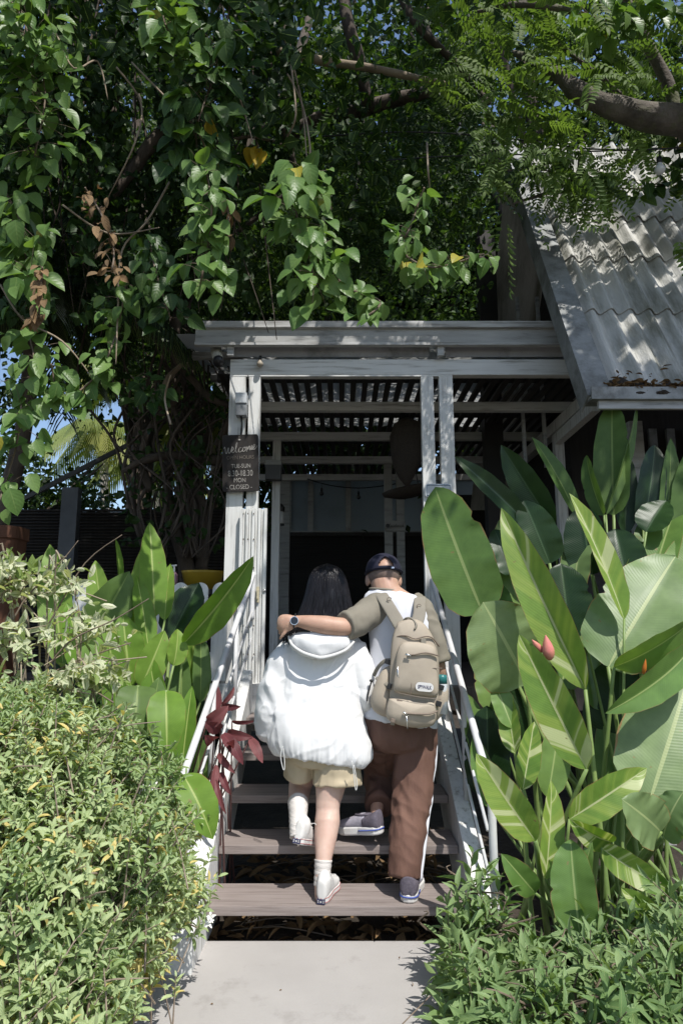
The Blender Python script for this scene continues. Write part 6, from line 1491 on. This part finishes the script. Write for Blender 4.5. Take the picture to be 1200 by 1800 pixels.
for pts, r in (([(1240, 320, 4.4), (1200, 232, 4.4), (1170, 140, 4.4), (1130, 60, 4.3), (1080, -40, 4.2)], [.05, .045, .045, .04, .03]), ([(1010, 20, 4.0), (960, 12, 4.0), (900, 10, 4.0), (840, 20, 4.1)], [.02, .022, .02, .012]), ([(1020, 270, 4.3), (1012, 310, 4.3), (960, 340, 4.3), (900, 362, 4.35)], [.02, .018, .014, .008]), ([(1100, 180, 4.4), (1060, 140, 4.3), (1000, 90, 4.2), (960, 60, 4.1)], [.02, .018, .014, .008])):
    trunk('limb', pts, r, M['moss_bark'], parent=ft, n=8, wob=.02)
def pinnate_set(specs, name, mat, parent, seed=1):
    """specs: (base, tip, pairs, leaflet length): feather leaves on a thin rachis"""
    P = []; D = []; Nn = []; Sz = []; RN = []; tw = MB()
    for base, tip, pairs, ll in specs:
        base, tip = Vector(base), Vector(tip); ax = tip - base; L = ax.length; d = ax.normalized()
        nrm_ = Vector(rng.normal(size=3) * .5) + Vector((0, -.45, .8)); s = d.cross(nrm_).normalized(); nn = s.cross(d)
        sag = Vector((0, 0, -.12 * L)); mid = (base + tip) / 2 - sag; q = []
        for i in range(7):
            t = i / 6; q.append(base * (1 - t) ** 2 + mid * 2 * t * (1 - t) + tip * t * t)
        tw.tube(q, [.0022, .002, .002, .0018, .0015, .0012, .0008], 4); tone = rng.uniform(0, .8)
        for i in range(pairs):
            t = .12 + .85 * i / (pairs - 1); p = base * (1 - t) ** 2 + mid * 2 * t * (1 - t) + tip * t * t
            for sgn in (-1, 1):
                P.append(p); dd = s * sgn + d * .45 + nn * rng.uniform(-.25, .1); D.append(dd); Nn.append(nn + Vector(rng.normal(size=3) * .15)); Sz.append(ll * (1 - .45 * abs(t - .45)) * rng.uniform(.85, 1.1)); RN.append(min(1, tone + rng.uniform(0, .2)))
        P.append(tip); D.append(d); Nn.append(nn); Sz.append(ll); RN.append(tone)
    return scatter(name, mat, parent, T_OB, np.array([list(x) for x in P]), np.array([list(x) for x in D]), np.array([list(x) for x in Nn]), np.array(Sz), .85, np.array(RN), extra=tw)
sp_ = []
for k in range(310):
    x, y = rng.uniform(770, 1210), rng.uniform(-60, 250)
    if y > 235 - abs(x - 960) * .25 and x > 880: continue
    Y = rng.uniform(3.7, 5.0); b = at(x, y, Y); L = rng.uniform(.18, .34); a = rng.normal(-.5, .7) + (PI if rng.random() < .35 else 0)
    sp_.append((b, b + Vector((math.cos(a) * L, rng.normal() * .10, math.sin(a) * L * .75 - .05)), int(rng.integers(8, 13)), rng.uniform(.045, .075)))
for k in range(40):
    x, y = rng.uniform(880, 1070), rng.uniform(270, 400)
    if y > 300 + (x - 880) * .5: continue
    b = at(x, y, rng.uniform(4.1, 4.5)); sp_.append((b, b + Vector((rng.uniform(-.15, .15), rng.normal() * .05, -rng.uniform(.15, .3))), 10, .05))
for k in range(22):
    a = rng.uniform(.6, 2.6); r0, r1 = 60, 130; cx, cy = 1050, 290
    b = at(cx + math.cos(a) * 30, cy + math.sin(a) * 20, 4.2); sp_.append((b, at(cx + math.cos(a) * 95, cy + math.sin(a) * 110, 4.15), 11, .045))
for k in range(95):
    x, y = rng.uniform(865, 1215), rng.uniform(215, 315); b = at(x, y, rng.uniform(3.9, 4.5))
    L = rng.uniform(.16, .28); a = rng.normal(-.9, .6) + (PI if rng.random() < .5 else 0)
    sp_.append((b, b + Vector((math.cos(a) * L, rng.normal() * .08, -abs(math.sin(a)) * L - .03)), int(rng.integers(8, 12)), rng.uniform(.045, .065)))
sp_.append((at(893, 385, 4.2), at(897, 512, 4.2), 11, .075)); sp_.append((at(870, 360, 4.25), at(868, 470, 4.25), 9, .06)); sp_.append((at(1190, 420, 4.1), at(1210, 490, 4.1), 9, .07)); sp_.append((at(1180, 440, 4.1), at(1215, 450, 4.1), 8, .07)); sp_.append((at(925, 340, 4.3), at(960, 430, 4.3), 9, .05))
pinnate_set(sp_, 'crown', L_FEATHER, ft)
sp2 = []
for k in range(330):
    x, y = rng.uniform(560, 880), rng.uniform(60, 430)
    if (y > 330 and x > 780) or (640 < x < 770 and 20 < y < 110): continue
    b = at(x, y, rng.uniform(4.8, 6.3)); L = rng.uniform(.22, .42); a = rng.normal(-.9, .6) + (PI if rng.random() < .45 else 0)
    sp2.append((b, b + Vector((math.cos(a) * L, rng.normal() * .1, -abs(math.sin(a)) * L - .06)), int(rng.integers(8, 12)), rng.uniform(.06, .095)))
pinnate_set(sp2, 'feathery_crown', L_CAN, tree)

# =========================================================== hanging vines
def vine(name, label, pts, n, spread, size, mat, Y, dj=.10, lit=True, cat='vine', up=.0, stem=True, group=None, tpl=T_OV):
    n = int(n * 1.35) if n > 5 else n; size = size * .86 if n > 5 else size
    P_ = [Vector((a, b, 0)) for a, b in pts]; Q, _ = smooth_path(P_, [1] * len(P_), 6)
    t = thing(name, label, cat, at(pts[0][0], pts[0][1], Y), group=group)
    st = MB(); k0 = mpp(pts[0][1], Y)
    W = [at(p.x, p.y, Y + .05 * math.sin(i * .7)) for i, p in enumerate(Q)]
    st.tube(W, [.005] * (len(W) - 1) + [.002], 6)
    P = []; D = []; N_ = []; Sz = []
    for k in range(n):
        f = (k + rng.random()) / n * (len(Q) - 1); i = int(min(f, len(Q) - 2)); p = W[i].lerp(W[i + 1], f - i)
        o = Vector((rng.normal(), rng.normal() * .8, rng.normal() * .6)); o = o.normalized() * spread * k0 * rng.uniform(.15, 1.0)
        q = p + o
        if rng.random() < .45: st.tube([p, p + o * .6 + Vector((0, 0, .008)), q], [.0018, .0015, .0012], 4)
        P.append(list(q)); D.append([o.x * 6 + rng.normal() * .35, -.35 + rng.normal() * .35, -.75 + up + rng.normal() * .35]); N_.append([rng.normal() * .35, -.75 + rng.normal() * .3, .65 + rng.normal() * .3]); Sz.append(size * k0 * rng.uniform(.42, 1.08))
    st.build('stem', M['twig'] if not lit else M['twig'], t, smooth=True)
    scatter('leaves', mat, t, tpl, np.array(P), np.array(D), np.array(N_), np.array(Sz), rng.uniform(.85, 1.05, len(P)))
    return t
V = vine
V('hanging_vine', 'sunlit vine tassel with heart shaped leaves hanging over the left end of the porch roof', [(362, 300), (372, 360), (366, 430), (352, 500)], 62, 42, 50, L_VINE, 2.95)
V('hanging_vine', 'widest sunlit bunch of vine leaves hanging in the middle above the porch roof', [(545, 300), (520, 360), (535, 420), (556, 500)], 110, 66, 54, L_VINE, 2.95)
V('hanging_vine', 'thin vine tip with few leaves trailing on to the porch fascia', [(560, 450), (610, 505), (668, 530), (640, 560)], 22, 26, 44, L_VINE, 2.95)
V('hanging_vine', 'sunlit vine garland curving sideways in front of the dark house gable', [(745, 330), (720, 400), (706, 440), (760, 470), (850, 446)], 64, 34, 46, L_VINE, 2.95)
V('hanging_vine', 'short sunlit vine tassel at the left edge level with the middle bunch', [(12, 340), (40, 400), (46, 450), (60, 500)], 62, 46, 52, L_VINE, 3.3)
V('hanging_vine', 'large leaved vine curtain at the left edge above the pale variegated shrub', [(40, 555), (60, 630), (40, 700), (30, 780), (0, 880)], 74, 54, 50, L_VINE, 3.35)
V('hanging_vine', 'vine loop with a yellow leaf swinging across to the palm fronds on the left', [(90, 640), (110, 700), (170, 660), (200, 600), (215, 540), (222, 490)], 56, 34, 46, L_VINE, 3.4)
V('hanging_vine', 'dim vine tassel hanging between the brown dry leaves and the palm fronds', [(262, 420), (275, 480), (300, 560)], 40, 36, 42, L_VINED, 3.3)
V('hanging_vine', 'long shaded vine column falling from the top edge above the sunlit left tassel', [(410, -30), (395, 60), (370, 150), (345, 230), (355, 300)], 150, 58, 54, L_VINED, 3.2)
V('hanging_vine', 'half lit vine shoots at the top edge beside the bare twigs', [(275, -40), (290, 40), (320, 100)], 60, 40, 52, L_VINE, 3.0)
V('hanging_vine', 'thick vine mass in the top left corner', [(20, -40), (50, 60), (80, 160), (60, 280)], 170, 80, 48, L_VINE, 3.3)
V('hanging_vine', 'bright vine shoots in the upmost left corner', [(-10, -40), (40, 30), (90, 90)], 46, 50, 50, L_VINE, 3.0)
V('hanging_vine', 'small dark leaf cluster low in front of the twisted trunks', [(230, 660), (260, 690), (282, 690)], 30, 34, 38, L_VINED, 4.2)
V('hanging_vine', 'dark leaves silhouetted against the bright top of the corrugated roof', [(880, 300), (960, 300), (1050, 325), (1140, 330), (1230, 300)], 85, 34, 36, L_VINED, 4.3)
V('hanging_vine', 'yellow green vine leaves glowing at the top right', [(1020, 20), (1080, 40), (1110, 10), (1180, 20)], 60, 44, 46, L_VINE, 3.9)
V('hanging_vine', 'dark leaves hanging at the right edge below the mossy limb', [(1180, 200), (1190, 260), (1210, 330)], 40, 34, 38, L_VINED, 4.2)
V('dead_vine', 'brown withered leaves hanging among the green vines on the left', [(150, 330), (180, 380), (200, 440), (196, 480)], 36, 26, 34, L_DRY, 3.2, tpl=T_OB)
V('dead_vine', 'brown withered leaf strand hanging straight down at the left edge', [(75, 470), (72, 520), (66, 575)], 20, 12, 36, L_DRY, 3.0, tpl=T_OB)
V('dead_vine', 'short brown leaf strand beside the long shaded vine column', [(400, 360), (402, 400), (398, 440)], 14, 10, 30, L_DRY, 3.4, tpl=T_OB)
mb = MB()
for q in ([(205, 118), (248, 180), (238, 250), (190, 348)], [(100, 60), (130, 120), (172, 108), (190, 175)], [(232, 110), (300, 180), (350, 235), (380, 320)], [(298, 320), (258, 390), (215, 440), (208, 540), (204, 640)], [(1, 500), (40, 560), (110, 600), (160, 660)], [(505, 240), (520, 200), (512, 110), (530, 180), (540, 290)], [(505, 130), (530, 180), (545, 260), (540, 330)], [(300, 745), (290, 700), (300, 660)], [(110, 360), (190, 410), (280, 400)], [(750, 250), (752, 300), (756, 340)], [(415, 150), (430, 200), (445, 250)], [(545, 520), (546, 540), (540, 560)]):
    mb.tube([at(a, b, 3.3 + .1 * math.sin(a)) for a, b in q], [.0055] * (len(q) - 1) + [.003], 6, sub=5)
tw_ = mb.build('bare_lianas', M['bark_pale'], None, smooth=True); tag(tw_, 'bare pale lianas dangling among the vines', 'liana', kind='stuff')
V('yellow_leaf', 'single big yellow leaf dangling in the shade above the middle vine bunch', [(452, 250), (456, 268)], 3, 6, 46, leafmat('leaf_yellow', (.5, .34, .02), (.6, .42, .04), trans=.4), 4.2, cat='leaf')
# shaded creeper curtain filling the upper left, nearer than the trunks
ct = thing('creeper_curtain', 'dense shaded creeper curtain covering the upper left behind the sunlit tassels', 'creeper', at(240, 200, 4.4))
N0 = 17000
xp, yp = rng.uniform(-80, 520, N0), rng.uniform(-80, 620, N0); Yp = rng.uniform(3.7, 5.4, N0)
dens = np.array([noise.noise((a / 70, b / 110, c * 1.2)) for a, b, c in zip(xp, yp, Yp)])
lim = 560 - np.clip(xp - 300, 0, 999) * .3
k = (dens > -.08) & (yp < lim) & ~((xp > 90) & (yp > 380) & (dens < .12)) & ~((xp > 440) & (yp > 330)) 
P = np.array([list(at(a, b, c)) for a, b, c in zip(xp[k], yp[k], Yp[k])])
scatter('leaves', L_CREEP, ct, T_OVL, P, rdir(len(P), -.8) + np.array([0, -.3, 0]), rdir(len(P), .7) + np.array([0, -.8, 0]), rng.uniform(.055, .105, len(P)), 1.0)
mb = MB()
for k in range(26):
    x = rng.uniform(-40, 480); mb.tube([at(x, -60, 4.6), at(x + rng.uniform(-50, 50), 120, 4.6), at(x + rng.uniform(-60, 60), 320, 4.6), at(x + rng.uniform(-60, 60), rng.uniform(420, 600), 4.6)], [.012, .009, .007, .003], 5, sub=4)
mb.build('stems', M['bark'], ct, smooth=True)

# =========================================================== palms
def frond(base, tip, droop, ll, n, parent, mat, w=.028, hang=.5, name='frond'):
    base, tip = Vector(base), Vector(tip); mid = (base + tip) / 2 + Vector((0, 0, droop)); mb = MB(); q = []
    L = (tip - base).length; R_ = rng.random()
    pt = lambda t: base * (1 - t) ** 2 + mid * 2 * t * (1 - t) + tip * t * t
    mb.tube([pt(i / 10) for i in range(11)], [.022 * (1 - .085 * i) for i in range(11)], 5)
    for k in range(len(mb.v)): mb.luv[k] = (.5, .5, R_)
    for i in range(n):
        t = .12 + .87 * i / n; p = pt(t); d = (pt(min(1, t + .02)) - pt(t - .02)).normalized(); s = d.cross(Vector((0, 0, 1))).normalized()
        for sg in (-1, 1):
            l = ll * (1 - .55 * abs(t - .4)) * rng.uniform(.85, 1.1); dd = (s * sg * (1 - hang * .4) + d * .55 + Vector((0, 0, -hang * .6))).normalized()
            e = p + dd * l + Vector((0, 0, -hang * l * .55)); m_ = p + dd * l * .5 + Vector((0, 0, -hang * l * .08)); ww = dd.cross(Vector((0, 0, 1))).normalized() * w / 2 + Vector((0, 0, w * .25))
            b = mb.add([p - ww * .6, p + ww * .6, m_ + ww, e, m_ - ww], [(0, 1, 2, 4), (4, 2, 3)])
            for k, uv in enumerate(((-1, 0), (1, 0), (1, .5), (0, 1), (-1, .5))): mb.luv[b + k] = (uv[0] * .8, uv[1], R_)
    return mb.build(name, mat, parent, smooth=False)
def palm(name, label, root, top, tr, nf, length, mat, tmat, ll, nleaf, hang=.5, lean=.15, down=.3, group=None, w=.028, angs=None):
    t = thing(name, label, 'palm', root, group=group); root, top = Vector(root), Vector(top)
    mb = MB(); m_ = (root + top) / 2 + Vector((lean, 0, 0)); Q, q = smooth_path([root, m_, top], [tr * 1.25, tr, tr * .85], 10)
    mb.tube(Q, [a * (1 + .05 * (i % 2)) for i, a in enumerate(q)], 12); mb.build('trunk', tmat, t, smooth=True)
    for k in range(nf):
        a = 2 * PI * k / nf + rng.uniform(-.2, .2) if angs is None else angs[k]; el = rng.uniform(-.5, .9)
        L = length * rng.uniform(.8, 1.1); e = top + Vector((math.cos(a) * L * .8, math.sin(a) * L * .8, L * (el * .5 - down)))
        frond(top, e, L * .28, ll, nleaf, t, mat, hang=hang, w=w)
    return t
palm('dark_palm', 'dark feather palm in deep shade filling the left behind the vines', at(-40, 1040, 5.7) * 1.0, at(60, 500, 5.7), .07, 17, 1.9, L_PALM, M['bark'], .42, 34, hang=.75, down=.42, w=.030)
palm('dark_palm', 'second dark palm with long hanging leaflets beside the porch roof', at(350, 1040, 6.9), at(290, 450, 6.7), .05, 15, 1.7, L_PALM, M['bark'], .40, 32, hang=.8, down=.35, w=.028)
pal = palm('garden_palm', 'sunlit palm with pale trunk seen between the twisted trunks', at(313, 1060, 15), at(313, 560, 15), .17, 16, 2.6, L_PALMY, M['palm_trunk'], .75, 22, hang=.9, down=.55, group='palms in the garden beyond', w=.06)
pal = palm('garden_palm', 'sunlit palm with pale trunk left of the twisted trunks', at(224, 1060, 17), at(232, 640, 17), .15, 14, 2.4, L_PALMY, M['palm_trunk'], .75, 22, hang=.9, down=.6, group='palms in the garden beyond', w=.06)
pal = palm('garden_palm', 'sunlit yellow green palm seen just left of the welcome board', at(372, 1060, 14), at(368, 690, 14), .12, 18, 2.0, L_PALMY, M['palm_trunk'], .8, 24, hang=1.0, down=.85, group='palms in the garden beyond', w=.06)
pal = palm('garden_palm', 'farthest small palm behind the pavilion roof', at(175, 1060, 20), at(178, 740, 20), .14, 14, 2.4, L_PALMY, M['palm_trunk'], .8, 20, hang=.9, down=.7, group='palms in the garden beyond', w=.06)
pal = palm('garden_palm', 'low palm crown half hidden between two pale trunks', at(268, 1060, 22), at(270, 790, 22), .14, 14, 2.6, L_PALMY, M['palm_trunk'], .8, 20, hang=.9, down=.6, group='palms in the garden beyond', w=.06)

# =========================================================== trees behind
def back_tree(label, x, y, h, r, n, leaf, lo, mat=None):
    t = thing('background_tree', label, 'tree', (x, y, 0), group='trees behind the porch')
    mb = MB(); mb.tube([Vector((x, y, -.1)), Vector((x + .2, y, h * .4)), Vector((x - .1, y, h * .8))], [.28, .2, .1], 10, sub=5)
    for k in range(7):
        a = rng.uniform(0, 6.28); mb.tube([Vector((x, y, h * rng.uniform(.35, .6))), Vector((x + math.cos(a) * r * .4, y + math.sin(a) * r * .4, h * .7)), Vector((x + math.cos(a) * r * .8, y + math.sin(a) * r * .8, h * rng.uniform(.75, .95)))], [.09, .06, .02], 7, sub=4)
    mb.build('trunk', M['bark'], t, smooth=True)
    nc = int(n / 42); C = rng.normal(size=(nc, 3)); C = unit(C) * (rng.random((nc, 1)) ** .45) * np.array([r, r, (h - lo) / 2]) + np.array([x, y, (h + lo) / 2])
    P = blobs_leaves(C, rng.uniform(.18, .4, nc), n, .7)
    scatter('crown', mat or L_FAR, t, T_FAR, P, rdir(len(P), -.3), rdir(len(P), .8), rng.uniform(leaf * .7, leaf * 1.3, len(P)), 1.0)
back_tree('dense dark tree right behind the middle of the porch roof', -.3, 11.0, 10.5, 2.6, 11000, .17, 3.9)
back_tree('dark tree behind the porch roof beside the house gable', 2.2, 11.8, 11.5, 2.6, 11000, .17, 4.2)
back_tree('tall tree behind the twisted trunks at the upper left', -3.8, 11.5, 12.5, 2.9, 11000, .17, 5.6)
back_tree('tall tree behind the vine mass at the far upper left', -7.2, 10.0, 11.5, 2.9, 9000, .17, 4.6)
back_tree('distant tree filling the gap over the left part of the porch roof', -1.6, 14.5, 13.5, 3.0, 9000, .2, 5.5)
back_tree('distant tree behind the top of the house roof', 4.6, 15.5, 12.5, 3.0, 7000, .2, 6.0)
back_tree('low bushy tree far behind the pavilion', -9.5, 18, 6.5, 3.4, 7000, .22, 1.2)

back_tree('tall tree rising behind the ridge of the corrugated roof', 3.4, 10.2, 14.5, 2.7, 6500, .15, 8.2)
back_tree('tall tree behind the house at the far right', 6.6, 11.0, 13.5, 2.6, 5000, .16, 7.5)
back_tree('tree crown closing the sky over the middle of the porch', .6, 13.0, 16.5, 3.0, 8000, .18, 9.5)
back_tree('wide bushy tree low behind the bamboo screen', -4.2, 24, 4.4, 2.6, 5000, .22, 1.0, L_PALMY)

back_tree('low dark bush behind the back windows of the porch', .3, 11.6, 6.2, 2.2, 6000, .15, .6)
back_tree('low dark bush behind the left corner of the porch', -2.1, 12.6, 5.0, 1.5, 4000, .15, .6)
